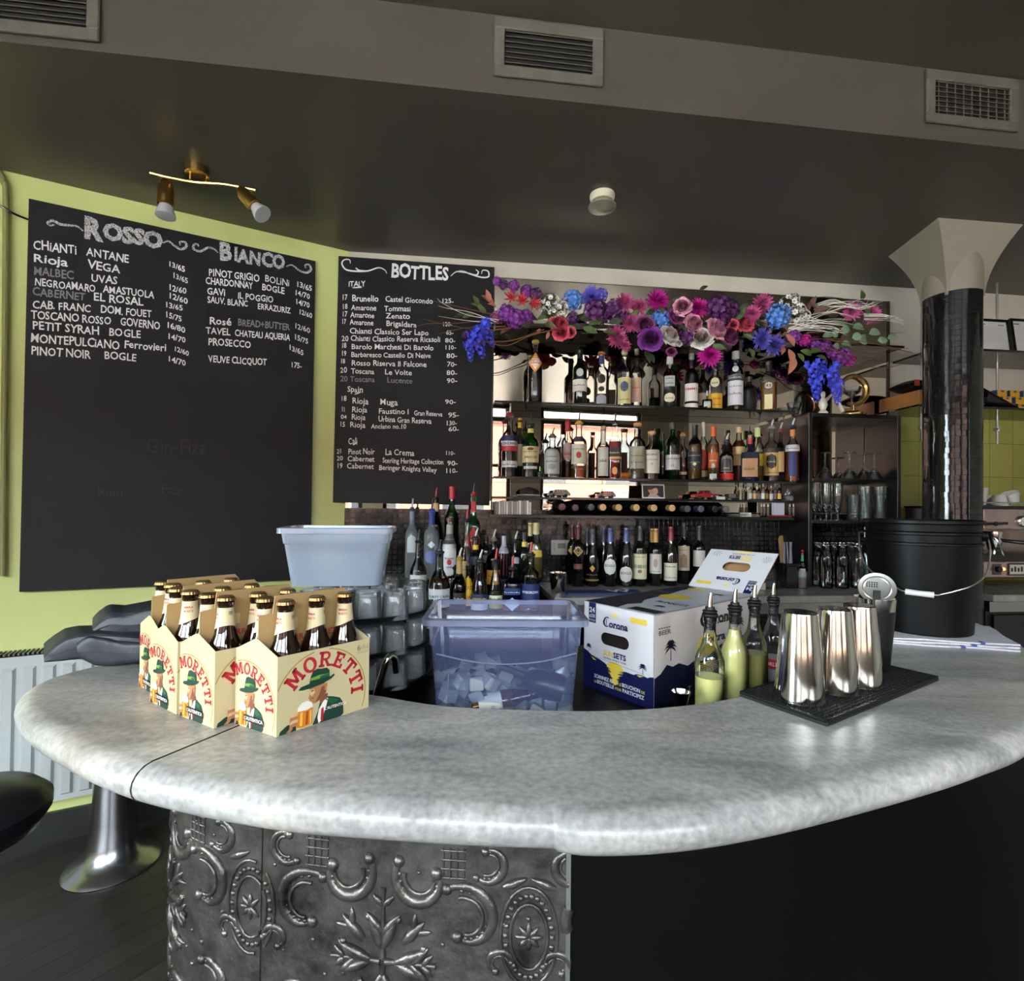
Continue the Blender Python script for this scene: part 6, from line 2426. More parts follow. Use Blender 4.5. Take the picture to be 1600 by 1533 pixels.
f.poly([(.006, .008), (.118, .008), (.118, .070), (.006, .070)], hexm('2a2024'), 1)
f.poly(ell(.05, .045, .016, .018), hexm('c09078'), 2)
f.poly(ell(.074, .040, .014, .018), hexm('c8a088'), 2)
f.poly([(.03, .008), (.045, .03), (.07, .028), (.1, .008)], hexm('b8a8a0'), 2)
f.poly(ell(.045, .057, .017, .01), hexm('3a2a20'), 3)
mb.build('picture', t, smooth=False)
# card holder, minis, crystal piece
t = thing('card_block', 'little stack of white cards on the low shelf beside the grey toy car', 'cards', shelf_pt(1126, .13, zCar), BANG)
mb = MB()
mb.box(-.02, -.01, 0, .02, .01, .016, white_plastic)
mb.build('card_stack', t, smooth=False)
for i in range(8):
    px = 1173 + i * 6.4
    p = shelf_pt(px, .08 + .03 * (i % 2), zCar)
    bottle('little miniature bottle in the cluster at the cabinet end of the low shelf', px, 757 + (i % 3), 6.0, bk_off(.08 + .03 * (i % 2)), zCar + .0006, 'round', ('clear', 'brown', 'clear')[i % 3], (.6, ('d8d8d0', 'c88838', 'a86a40')[i % 3], .5),
           ('screw', ('d8d8d0', '8a5a30', 'c0c0c0')[i % 3], .85), [(.1, .45, .9, ('d8d4c8', 'd8a858', 'c8c8c8')[i % 3], 'rect', [])], 'miniature bottles', name='miniature_bottle', n=12)
t = thing('crystal_figure', 'cut crystal figure on a square base, last on the low shelf', 'figurine', shelf_pt(1231, .11, zCar), BANG)
mb = MB()
mb.box(-.022, -.015, 0, .022, .015, .026, gl_m)
mb.build('base', t, smooth=False)
mb = MB()
for k in range(5):
    mb.ball((-.012 + .006 * k, 0, .034 + .010 * (k % 3)), .009, gl_m, 6, 4)
mb.build('crystal_top', t, smooth=False)

# on the wine ledge: cases, papers, note block, shakers
RC = random.Random(8)
for i in range(14):
    q = on_back(775 + i * 3.9, 795, .10)
    t = tag(None or (lambda: (lambda mb: (mb.box(-.0055, -.06, 0, .0055, .06, .068 + RC.uniform(-.006, .004), hexm(RC.choice(['c8c4c0', 'a89c94', 'd8d4d0', '8c807c', 'b8a8a0']))), mb.build('disc_case', smooth=False))[1])(MB()))(),
            'slim pale disc case in the leaning row on the black ledge', 'case', 'disc cases in a row')
    t.location = (q.x, q.y, zWine + .0006)
    t.rotation_euler.z = BANG
q = on_back(1160, 800, .12)
t = thing('paper_stack', 'fanned papers and cards on the black ledge after the lying bottles', 'papers', (q.x, q.y, zWine + .0006), BANG)
mb = MB()
for k in range(5):
    mb.T = Matrix.Rotation(.12 * k, 4, 'Z')
    mb.box(-.07, -.05, .003 * k, .07, .04, .003 * k + .002, hexm(['8a8078', 'a89c90', '7c706c', 'b0a8a0', '988c84'][k]))
mb.build('sheets', t, smooth=False)
q = on_back(1165, 800, .17)
t = thing('price_tag', 'small white tag at the front of the black ledge', 'tag', (q.x, q.y, zWine + .0006), BANG)
mb = MB()
mb.box(-.03, -.004, 0, .03, .004, .022, white_plastic)
mb.build('card', t, smooth=False)
q = on_back(1216, 800, .13)
t = thing('note_block', 'white upright note block on a red base, on the black ledge', 'note block', (q.x, q.y, zWine + .0006), BANG)
mb = MB()
mb.box(-.055, -.035, 0, .055, .03, .010, hexm('8a2030'))
mb.build('base', t, smooth=False, bevel=.002)
mb = MB()
mb.box(-.038, -.02, .010, .022, .0, .078, hexm('c8ccdc'))
mb.build('paper', t, smooth=False)
for i, px in enumerate((1190, 1194, 1200, 1234, 1240)):
    bottle('tiny white capped vial near the note block', px, 788, 4.5, bk_off(.12), zWine + .0006, 'round', 'clear', (.7, 'd8d4c8', .3), ('screw', 'd8d8d8', .8), [], 'vials on the ledge', name='vial', n=10)

# ---------------------------------------------------------------- counter bits
bottle('clear jar with a yellow lid standing on the back counter', 1203, 874, 23, bk_off(.28), ZK + .0006, 'carafe', 'clear', None, None, [], None, name='glass_jar', Hf=None)
q = on_back(1203, 874, .28)
t = thing('jar_lid', 'yellow metal lid closing the clear jar', 'lid', (q.x, q.y, q.z - .001))
mb = MB()
mb.lathe([(0, -.0), (.026, 0), (.0265, .002), (.0265, .010), (.025, .012), (0, .012)], hexm('a8a048', .3), 24)
mb.build('lid_disc', t)
q = on_back(1232, 900, .26)
t = thing('straw_caddy', 'black caddy holding upright clear straws on the back counter', 'caddy', (q.x, q.y, ZK + .0006), BANG)
mb = MB()
mb.box(-.03, -.03, 0, .03, .03, .115, black_gloss)
mb.box(-.045, -.045, .115, .045, .045, .127, black_gloss)
mb.build('holder', t, smooth=False, bevel=.003)
for i in range(8):
    a = tag((lambda mb: (mb.tube([(0, 0, 0), (RC.uniform(-.015, .015), RC.uniform(-.01, .01), .205)], .0035, clear('straw plastic', 'c8ccd4', .7, haze=('c8ccd8', .5)), 8), mb.build('drinking_straw'))[1])(MB()),
            'clear drinking straw standing in the black caddy', 'straw', 'straws in the caddy')
    a.location = (q.x - .025 + .007 * i, q.y + .01 * ((i % 3) - 1), ZK + .03)
q = on_back(1238, 890, .10)
t = thing('cutting_board', 'wooden cutting board leaning upright on the mosaic wall', 'board', (q.x, q.y + .03, ZK + .0006), BANG, rot=(radians(-9), 0, BANG))
mb = MB()
pts = [(-.035, 0), (.035, 0), (.035, .24), (.025, .26), (-.025, .26), (-.035, .24)]
mb.slab([(x, 0, z) for x, z in pts], (0, 1, 0), .014, mat('beech board', 'a07c50', .5, noise=(8, .2)))
mb.build('board_blade', t, smooth=False, bevel=.003)
q = on_back(1253, 900, .28)
t = glassware('purple_drink', 'small tumbler of purple drink on the back counter', [(0, 0), (.024, 0), (.026, .004), (.031, .085), (.030, .085), (.025, .008), (0, .008)], (q.x, q.y, ZK + .0006), None)
mb = MB()
mb.lathe([(0, .009), (.0245, .009), (.0275, .055), (0, .055)], mat('purple juice', '5a1c34', .2), 20)
mb.build('drink', t)
bottle('little hot sauce bottle with red cap behind the purple drink', 1254, 860, 9, bk_off(.22), ZK + .0006, 'bord', 'brown', (.6, 'a02818', .02), ('screw', 'c82830', .90), [(.70, .88, .5, '50a070', 'rect', []), (.1, .5, 1.3, 'd8d4c8', 'rect', [])], None, name='sauce_bottle', n=12)
q = on_back(1178, 905, .30)
t = thing('cream_box', 'small cream cardboard box beside the open carton flap', 'box', (q.x, q.y, ZK + .0006), BANG)
mb = MB()
mb.box(-.045, -.03, 0, .045, .03, .036, hexm('b8a8a0'))
mb.build('box_body', t, smooth=False, bevel=.002)
q = on_z(873, 926, ZK)
t = thing('steel_cup', 'small polished steel cup standing on the back counter corner', 'cup', (q.x, q.y + .03, ZK + .0006))
mb = MB()
mb.lathe([(0, 0), (.032, 0), (.034, .003), (.042, .088), (.044, .09), (.0415, .09), (.033, .006), (0, .006)], chrome, 28)
mb.build('cup_wall', t)
p, q = on_z(888, 931, ZK), on_z(1010, 931, ZK)
t = thing('blue_bar_mat', 'navy ribbed bar mat with white letters along the counter edge', 'mat', (p.x, p.y + .01, ZK + .0005), BANG)
mb = MB()
LW = (q - p).length
mb.box(0, 0, 0, LW, .09, .008, hexm('1c2850'))
for k in range(30):
    mb.box(LW * k / 30, .002, .008, LW * k / 30 + .004, .088, .011, hexm('24346a'))
mb.glyphs('W', lambda x, y: (LW * .55 + x, .012 + y, .0118), hexm('d8dce4'), .065, LW * .3, .03)
mb.build('rubber_mat', t, smooth=False)
p = on_back(876, 855, .016)
t = thing('wall_keypad', 'pale grey keypad with small screen on the black mosaic', 'keypad', (p.x, p.y, p.z), BANG)
mb = MB()
mb.box(-.055, -.022, -.04, .055, 0, .04, hexm('a8a4a0'))
mb.build('housing', t, smooth=False, bevel=.003)
mb = MB()
mb.box(-.02, -.0228, -.005, .022, -.022, .022, hexm('70786a', .2))
mb.build('screen', t, smooth=False)
mb = MB()
for k in range(4):
    mb.box(.032, -.0235, -.02 + .012 * k, .042, -.022, -.013 + .012 * k, hexm('88847e'))
    mb.box(-.042, -.0235, -.02 + .012 * k, -.034, -.022, -.013 + .012 * k, hexm('88847e'))
mb.build('buttons', t, smooth=False)
# ================================================================== flower garland on the topmost glass shelf
gar = thing('flower_garland', 'long artificial flower garland with twigs draped along the topmost glass shelf', 'flowers', A + V((0, 0, zC)))
INV = Matrix.Translation(-(A + V((0, 0, zC))))
RF = random.Random(9)
PET = {}


def petal_m(h):
    k = 'petal ' + h
    if k not in MATS:
        mat(k, h, .6, noise=(70, .45))
    return MATS[k]


leaf_g = mat('leaf green', '4a5c2c', .55, noise=(20, .3))
leaf_d = mat('leaf dark green', '28381e', .55, noise=(20, .3))
leaf_e = mat('eucalyptus leaf', '6f8a6c', .6, noise=(12, .25))
leaf_p = mat('peach leaf', 'b87460', .6, noise=(15, .3))
leaf_b = mat('brown leaf', '6c4c40', .6, noise=(15, .3))
twig_b = mat('brown twig', '6a4028', .7)
twig_w = mat('white twig', 'd4d0c4', .7)
twig_d = mat('dark vine', '32261a', .8)
yel = mat('flower centre', '8a7a2c', .7)


def petal(mb, M_, L, w, cup, m, tipw=.25, n=4):
    """one petal along +X, curling up in Z by cup"""
    vs, fs = [], []
    for i in range(n + 1):
        t_ = i / n
        ww = w * (sin(pi * min(1, .12 + t_ * .78)) if i < n else tipw)
        z = cup * t_ * t_
        vs += [M_ @ V((L * t_, -ww / 2, z + ww * .12)), M_ @ V((L * t_, 0, z)), M_ @ V((L * t_, ww / 2, z + ww * .12))]
    for i in range(n):
        for j in range(2):
            a = i * 3 + j
            fs.append((a, a + 1, a + 4, a + 3))
    mb.add(vs, fs, m)


def rot(az, el):
    return Matrix.Rotation(az, 4, 'Z') @ Matrix.Rotation(-el, 4, 'Y')


def m_dahlia(r, m):
    mb = MB()
    for (cnt, el, L) in ((18, -.25, 1.0), (18, .1, 1.0), (17, .38, .97), (15, .65, .90), (12, .92, .8), (9, 1.15, .68), (5, 1.4, .5)):
        for k in range(cnt):
            petal(mb, rot(2 * pi * (k + RF.random() * .6) / cnt + el * 3, el + RF.uniform(-.1, .1)), r * L * RF.uniform(.85, 1.1), r * .21, r * .16, m, .12)
    return mb


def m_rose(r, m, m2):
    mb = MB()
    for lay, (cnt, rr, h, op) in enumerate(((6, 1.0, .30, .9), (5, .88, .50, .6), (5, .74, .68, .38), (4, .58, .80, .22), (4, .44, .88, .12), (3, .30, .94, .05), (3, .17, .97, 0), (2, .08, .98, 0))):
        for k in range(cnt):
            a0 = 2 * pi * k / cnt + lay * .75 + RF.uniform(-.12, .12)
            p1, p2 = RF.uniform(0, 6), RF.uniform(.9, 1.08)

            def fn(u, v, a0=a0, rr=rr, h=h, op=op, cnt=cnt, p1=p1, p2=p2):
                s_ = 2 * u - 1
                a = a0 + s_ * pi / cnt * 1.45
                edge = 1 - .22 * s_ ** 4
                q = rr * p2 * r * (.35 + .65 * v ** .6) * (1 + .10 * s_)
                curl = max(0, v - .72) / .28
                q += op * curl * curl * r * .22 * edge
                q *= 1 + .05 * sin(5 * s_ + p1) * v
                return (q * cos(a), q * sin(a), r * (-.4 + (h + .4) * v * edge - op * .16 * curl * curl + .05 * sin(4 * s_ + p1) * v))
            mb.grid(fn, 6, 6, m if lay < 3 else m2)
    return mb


def m_cluster(r, m, n=46, pet=4, s=.26, centre=None):
    mb = MB()
    mb.ball((0, 0, -r * .05), r * (.74 if pet != 6 else .4), m if pet != 6 else leaf_g, 12, 8)
    for k in range(n):
        z = 1 - 1.55 * (k + .5) / n
        a = k * 2.39996
        q = sqrt(max(0, 1 - z * z))
        d = V((q * cos(a), q * sin(a), z))
        M_ = Matrix.Translation(d * r * RF.uniform(.82, 1.0)) @ d.to_track_quat('Z', 'Y').to_matrix().to_4x4() @ Matrix.Rotation(RF.random() * 6, 4, 'Z')
        for j in range(pet):
            petal(mb, M_ @ rot(2 * pi * j / pet, .25), r * s, r * s * .8, r * .03, m, .5, 2)
        if centre:
            mb.T = M_
            mb.ball((0, 0, r * .02), r * s * .22, centre, 6, 4)
            mb.T = Matrix()
    return mb


def m_spike(r, m, n=34, L=3.2, droop=True):
    """hanging raceme along -Z (delphinium) length L*r"""
    mb = MB()
    mb.tube([(0, 0, 0), (r * .12, 0, -L * r * .5), (0, 0, -L * r)], [r * .06, r * .05, r * .02], leaf_g, 5)
    for k in range(n):
        t_ = (k + .5) / n
        a = k * 2.4
        rr = r * (1 - .65 * t_)
        d = V((cos(a), sin(a), -.1))
        rr *= RF.uniform(.7, 1.25)
        M_ = Matrix.Translation(V((0, 0, -t_ * L * r)) + d * rr * .6) @ d.to_track_quat('Z', 'Y').to_matrix().to_4x4() @ Matrix.Rotation(a, 4, 'Z')
        for j in range(5):
            petal(mb, M_ @ rot(2 * pi * j / 5, .35), rr * .5, rr * .42, rr * .05, m, .5, 2)
    mb.ball((0, 0, -L * r), (r * .08, r * .08, r * .2), leaf_g, 6, 4)
    return mb


def m_lily(r, m):
    mb = MB()
    for el, c in ((.2, 7), (.7, 7), (1.1, 4)):
        for k in range(c):
            petal(mb, rot(2 * pi * k / c + el, el), r, r * .22, r * .55, m, .1)
    return mb


def m_leaf(L, w, m, round_=False):
    mb = MB()
    vs, fs = [], []
    n = 6
    for i in range(n + 1):
        t_ = i / n
        ww = w * (sin(pi * t_) ** (.55 if round_ else .9)) * (1.15 - .4 * t_) + 1e-4
        z = .12 * L * sin(pi * t_)
        vs += [(L * t_, -ww / 2, z + ww * .15), (L * t_, 0, z), (L * t_, ww / 2, z + ww * .15)]
    for i in range(n):
        for j in range(2):
            a = i * 3 + j
            fs.append((a, a + 1, a + 4, a + 3))
    mb.add(vs, fs, m)
    return mb


MESH = {}


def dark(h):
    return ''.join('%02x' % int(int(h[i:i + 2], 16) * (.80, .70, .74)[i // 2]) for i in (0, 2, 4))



def proto(kind, col, r=.045):
    key = (kind, col)
    if key not in MESH:
        m = petal_m(col) if isinstance(col, str) else col
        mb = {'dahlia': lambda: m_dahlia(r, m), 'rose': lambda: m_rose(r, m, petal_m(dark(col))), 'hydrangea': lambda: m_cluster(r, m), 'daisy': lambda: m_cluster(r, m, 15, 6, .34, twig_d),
              'spray': lambda: m_cluster(r, m, 34, 5, .30), 'spike': lambda: m_spike(r, m), 'lily': lambda: m_lily(r, m)}[kind]()
        o = mb.build('flower', gar, angle=2.5)
        MESH[key] = o.data
        bpy.data.objects.remove(o)
    return MESH[key]


def flower(kind, px, py, rp, col, off=.24, name=None, face=None):
    p = on_back(px, py, off)
    k = rp * p.y / 800 / .045
    if kind in ('dahlia', 'daisy', 'hydrangea', 'lily', 'spray'):
        k *= 1.08
    o = bpy.data.objects.new(name or {'dahlia': 'dahlia_bloom', 'rose': 'rose_bloom', 'hydrangea': 'hydrangea_bloom', 'daisy': 'daisy_sprig', 'spray': 'lilac_sprig', 'spike': 'delphinium_spray', 'lily': 'lily_bloom'}[kind], proto(kind, col))
    COL.objects.link(o)
    o.parent = gar
    o.location = p - (A + V((0, 0, zC)))
    if kind == 'spike':
        o.rotation_euler = face or (0, 0, 0)
    else:
        d = V((BN.x + RF.uniform(-.5, .5), BN.y, RF.uniform(-.35, .45))) if face is None else V(face)
        o.rotation_euler = (d.to_track_quat('Z', 'Y').to_matrix() @ Matrix.Rotation(RF.random() * 6, 3, 'Z')).to_euler()
    o.scale = (k, k, k)
    return o


PUR, DPU, MAG, PNK, LPK, WHT, BLU, VIO, RED, COR, IND, MAU = '8a3aa0', '5c2666', 'cc1f9c', 'cc5a94', 'e8a4bc', 'f4f0e2', '5c92e4', '6a62d0', 'e84450', 'ec6078', '4650e0', '94447e'
for (k, px, py, rp, c) in [
    ('spray', 777, 440, 7, PUR), ('spray', 787, 446, 7, DPU), ('spray', 803, 447, 8, PUR), ('spray', 823, 455, 9, PUR), ('spray', 838, 460, 9, DPU),
    ('lily', 800, 466, 13, RED), ('lily', 818, 471, 13, RED), ('lily', 832, 474, 13, RED),
    ('spray', 792, 490, 13, PUR), ('spray', 806, 498, 14, PUR), ('spray', 822, 496, 11, PUR), ('spray', 776, 497, 9, MAU), ('spray', 760, 504, 8, IND),
    ('daisy', 843, 477, 9, WHT), ('daisy', 862, 473, 12, WHT), ('daisy', 876, 482, 12, WHT), ('daisy', 866, 486, 10, WHT),
    ('hydrangea', 895, 470, 15, BLU), ('dahlia', 925, 465, 17, VIO), ('hydrangea', 939, 461, 10, VIO),
    ('spray', 930, 488, 17, DPU), ('spray', 948, 490, 14, DPU), ('spray', 958, 482, 12, DPU), ('spray', 895, 497, 9, DPU), ('spray', 974, 498, 11, DPU),
    ('dahlia', 975, 474, 16, PNK), ('dahlia', 999, 480, 13, PNK), ('dahlia', 985, 505, 16, PNK), ('dahlia', 962, 528, 18, PNK), ('dahlia', 976, 541, 10, PNK),
    ('rose', 872, 508, 14, COR), ('rose', 877, 520, 12, COR), ('rose', 891, 519, 8, COR),
    ('dahlia', 1027, 471, 18, MAG), ('rose', 1007, 509, 14, MAU), ('rose', 1016, 530, 17, PUR), ('rose', 1066, 480, 13, LPK), ('rose', 1055, 496, 12, MAU), ('rose', 1082, 507, 14, LPK),
    ('rose', 1044, 526, 15, WHT), ('rose', 1096, 530, 15, WHT), ('hydrangea', 1032, 501, 15, BLU), ('dahlia', 1091, 483, 17, MAG), ('hydrangea', 1072, 525, 15, DPU), ('rose', 1049, 550, 7, MAU), ('rose', 1060, 537, 5, WHT),
    ('spray', 1122, 480, 17, DPU), ('spray', 1138, 484, 14, DPU), ('spray', 1126, 497, 13, DPU), ('rose', 1138, 527, 14, MAU), ('rose', 1117, 516, 16, LPK),
    ('dahlia', 1108, 555, 18, MAG), ('rose', 1162, 507, 14, COR), ('rose', 1145, 508, 8, COR), ('dahlia', 1189, 475, 17, PNK), ('dahlia', 1175, 491, 14, PNK),
    ('hydrangea', 1214, 495, 18, BLU), ('daisy', 1232, 476, 14, WHT), ('daisy', 1243, 490, 14, WHT), ('daisy', 1254, 495, 11, WHT), ('daisy', 1240, 466, 8, WHT),
    ('dahlia', 1189, 529, 16, VIO), ('dahlia', 1208, 540, 17, VIO),
    ('spray', 1240, 526, 9, PUR), ('spray', 1256, 531, 9, MAG), ('spray', 1272, 536, 9, PUR), ('spray', 1288, 541, 9, PUR), ('spray', 1302, 550, 10, PUR), ('spray', 1314, 558, 12, PUR), ('spray', 1325, 563, 9, MAG),
    ('dahlia', 1330, 487, 15, PNK), ('dahlia', 1361, 492, 14, PNK), ('spray', 728, 524, 6, DPU), ('spray', 742, 519, 7, DPU)]:
    flower(k, px, py, rp, c, off=.24 + RF.uniform(-.03, .035))
flower('spike', 752, 503, 13, IND, .27, face=(.15, -.5, 0))
flower('spike', 742, 512, 15, IND, .28, face=(.1, -.28, 0))
flower('spike', 733, 532, 10, IND, .28, face=(.1, -.1, 0))
flower('spike', 1271, 563, 13, IND, .30, face=(0, -.05, 0))
flower('spike', 1276, 590, 12, IND, .30)
flower('spike', 1297, 568, 14, IND, .30, face=(0, -.25, 0))
flower('spike', 1306, 594, 12, IND, .30, face=(0, -.1, 0))
flower('spike', 1283, 565, 9, IND, .30)

LM = {}


def leaf(px, py, ang, L, m, off=.25, w=.45, rnd_=False):
    p = on_back(px, py, off)
    key = (m.name, rnd_, w)
    if key not in LM:
        o = m_leaf(.05, .05 * w, m, rnd_).build('leaf', gar, angle=2)
        LM[key] = o.data
        bpy.data.objects.remove(o)
    o = bpy.data.objects.new('round_leaf' if rnd_ else 'leaf', LM[key])
    COL.objects.link(o)
    o.parent = gar
    o.location = p - (A + V((0, 0, zC)))
    k = L * p.y / 800 / .05
    xd = (BD * cos(ang) + V((0, 0, 1)) * sin(ang) + BN * RF.uniform(-.2, .5)).normalized()
    zd = (BN + V((0, 0, RF.uniform(-.3, .6)))).normalized()
    yd = zd.cross(xd).normalized()
    zd = xd.cross(yd)
    o.rotation_euler = Matrix((xd, yd, zd)).transposed().to_euler()
    o.scale = (k, k, k)


for (px, py, an, L) in ((772, 478, 2.5, 26), (766, 472, 2.0, 20), (776, 481, 2.9, 16), (1216, 508, -.5, 22), (1228, 522, -1.1, 24), (1232, 545, -1.4, 28), (1240, 556, -1.8, 30), (1222, 540, -1.9, 20), (1200, 512, 2.7, 20), (1205, 515, -2.5, 16), (858, 518, -1.9, 14), (845, 514, -2.4, 12)):
    leaf(px, py, an, L, leaf_p, .27)
for (px, py, an, L) in ((1262, 478, .9, 20), (1270, 490, .3, 26), (1285, 492, .15, 26), (1262, 488, 1.6, 18), (1300, 488, .5, 18), (1276, 484, 2.5, 18)):
    leaf(px, py, an, L, leaf_b, .24)
for (px, py, an, L) in ((757, 484, 2.8, 24), (748, 478, 2.2, 18), (741, 492, 3.4, 20), (760, 490, 2.6, 20), (838, 500, .2, 22), (850, 506, -.4, 22), (868, 496, 2.4, 22), (910, 512, -.3, 26), (920, 508, .3, 26), (942, 518, -.4, 22), (900, 516, 3.0, 22),
                        (1000, 522, -1.2, 18), (985, 492, .5, 16), (1030, 478, -1.2, 16), (1060, 508, -.8, 18), (1112, 540, -.3, 22), (1155, 495, 1.2, 18), (1150, 500, .8, 20), (1172, 545, -1.6, 20), (1176, 532, 2.6, 18), (1250, 548, -.2, 24), (1262, 552, .2, 24), (1246, 552, -1.2, 18), (1275, 556, -.5, 20), (1345, 472, 1.4, 22), (1350, 480, -1.3, 18)):
    leaf(px, py, an, L, leaf_g, .26)
for (px, py, an, L) in ((1008, 548, -1.4, 26), (1012, 552, -1.2, 22), (1050, 470, .4, 18), (905, 500, .1, 26), (885, 508, -.2, 26), (950, 505, .1, 24), (1130, 540, 2.9, 22), (1192, 510, 2.7, 20), (1185, 505, .4, 18), (830, 510, 3.0, 22), (730, 496, 3.0, 18), (722, 500, 2.7, 14), (1092, 455, .5, 16), (860, 500, .1, 24)):
    leaf(px, py, an, L, leaf_d, .235)
for (px, py, L) in ((1341, 512, 18), (1320, 516, 14), (1350, 533, 18), (1338, 528, 14), (1322, 538, 16), (1366, 522, 17), (1380, 535, 11), (1393, 529, 13), (1305, 522, 14), (1292, 526, 14), (1376, 532, 10), (1308, 540, 13)):
    leaf(px - L * .5, py, RF.uniform(-.4, .5), L, leaf_e, .28, .95, True)


for k in range(46):
    px_ = RF.uniform(785, 1330)
    leaf(px_, 506 + RF.uniform(-22, 12) - (8 if px_ > 1000 else 0), RF.uniform(-.8, .8) + (pi if RF.random() < .5 else 0), RF.uniform(20, 30), RF.choice([leaf_d, leaf_d, leaf_g, leaf_b]), .19, .4)


def twig(pts, m, r, off=.25, n=6):
    P = crom([on_back(x, y, off + d) - (A + V((0, 0, zC))) for (x, y, d) in pts], n)
    rr = [r * (1 - .75 * i / (len(P) - 1)) for i in range(len(P))]
    mb = MB()
    mb.tube(P, rr, m, 6)
    return mb.build('twig', gar)


twig([(780, 512, 0), (900, 508, .01), (1050, 516, -.01), (1200, 514, 0), (1330, 512, 0)], twig_d, .012, .20)
twig([(790, 506, .02), (950, 512, .02), (1100, 506, .02), (1280, 518, .02)], twig_d, .009, .21)
for pts in ([(830, 505, 0), (770, 500, .02), (715, 505, .03), (668, 506, .04), (645, 512, .05)], [(800, 512, .02), (755, 516, .04), (700, 508, .05), (660, 498, .06)], [(850, 515, .02), (800, 532, .05), (755, 535, .06), (728, 548, .07)],
            [(880, 512, .03), (830, 524, .05), (790, 540, .04), (745, 530, .06)], [(820, 500, 0), (765, 490, .03), (710, 478, .05), (676, 470, .05)], [(790, 510, 0), (730, 512, .03), (685, 522, .05)]):
    twig(pts, twig_b, .0035)
for pts in ([(780, 500, .03), (730, 492, .05), (692, 474, .06), (683, 466, .06)], [(775, 503, .03), (735, 488, .05), (700, 482, .06), (685, 478, .06)], [(770, 505, .03), (722, 500, .05), (685, 494, .06)]):
    twig(pts, twig_w, .0022)
for k in range(16):
    y0, y1 = 512 + RF.uniform(-12, 8), 508 + RF.uniform(-16, 18)
    twig([(1225 + RF.uniform(0, 16), y0, .01), (1262, (y0 + y1) / 2 - RF.uniform(0, 8), .03), (1300, y1 - RF.uniform(0, 6), .04), (1325 + RF.uniform(-20, 20), y1 + RF.uniform(-4, 8), .03)], twig_w, .0028, .25, 4)
for k in range(12):
    y0 = 478 + RF.uniform(-4, 14)
    twig([(1268 + RF.uniform(0, 20), y0, 0), (1305, y0 - 8 + RF.uniform(-3, 3), .02), (1345, 472 + RF.uniform(-5, 12), .03), (1376 + RF.uniform(-20, 10), 466 + RF.uniform(-6, 26), .03)], twig_w, .0025, .24, 4)
for k in range(7):
    y0 = 494 + RF.uniform(-4, 6)
    twig([(1350, y0, .01), (1380, y0 + RF.uniform(-2, 3), .03), (1398, y0 + RF.uniform(0, 7), .04), (1412, y0 + RF.uniform(4, 16), .04)], twig_w, .0022, .26, 4)
for pts in ([(1240, 530, 0), (1320, 530, .03), (1380, 540, .05), (1425, 551, .06)], [(1280, 540, .02), (1340, 558, .04), (1385, 566, .05), (1402, 562, .06)], [(1260, 520, .02), (1330, 516, .04), (1380, 502, .05), (1400, 495, .06)],
            [(1300, 545, .02), (1345, 570, .04), (1390, 574, .05), (1430, 560, .05)], [(1290, 530, .02), (1350, 540, .05), (1420, 545, .06)], [(1310, 536, .02), (1360, 552, .04), (1395, 545, .05), (1440, 556, .05)], [(1330, 525, .02), (1370, 522, .04), (1410, 520, .06)]):
    twig(pts, twig_b, .0032)
for pts in ([(1240, 470, -.02), (1290, 464, 0), (1340, 470, .02)],):
    twig(pts, twig_d, .003)
# ================================================================== things on and behind the marble
# --- black cloth heap at the far end of the marble
cl = mat('black waxed cloth', '20232c', .5, noise=(6, .2), bump=(60, .08))
q0 = V((-.93, 1.345, ZB))
t = thing('black_cloth', 'crumpled black cloth heap at the radiator end of the marble', 'cloth', q0)


def fold(path, prof, name, seed, wr=.006, shift=(0, 0, 0)):
    """path: spine points; prof: list of (across, up, scale key)"""
    r_ = random.Random(seed)
    ph = [r_.uniform(0, 6) for _ in range(6)]
    P = crom(path, 8)
    n = len(P) - 1

    def fn(u, v):
        k = min(n - 1, int(u * n))
        p = P[k].lerp(P[k + 1], u * n - k)
        tg = (P[min(n, k + 1)] - P[max(0, k - 1)]).normalized()
        sd_ = V((tg.y, -tg.x, 0)).normalized()
        tt = v * (len(prof) - 1)
        i = min(len(prof) - 2, int(tt))
        a, b = prof[i], prof[i + 1]
        f_ = tt - i
        ac, up = a[0] + (b[0] - a[0]) * f_, a[1] + (b[1] - a[1]) * f_
        env = min(1, sin(pi * min(1, max(0, u))) ** .35 + .12)
        w1_ = wr * sin(9 * u + 4 * v + ph[0]) + wr * .6 * sin(23 * u - 7 * v + ph[1]) + wr * .8 * sin(5 * u + 11 * v + ph[2])
        return p + sd_ * (ac * env + w1_ * .6) + V((0, 0, max(.0015, up * env + w1_ * (1 if up > .01 else .0))))
    mb = MB()
    mb.grid(fn, 40, 26, cl)
    o = mb.build(name, t, angle=1.0)
    return o


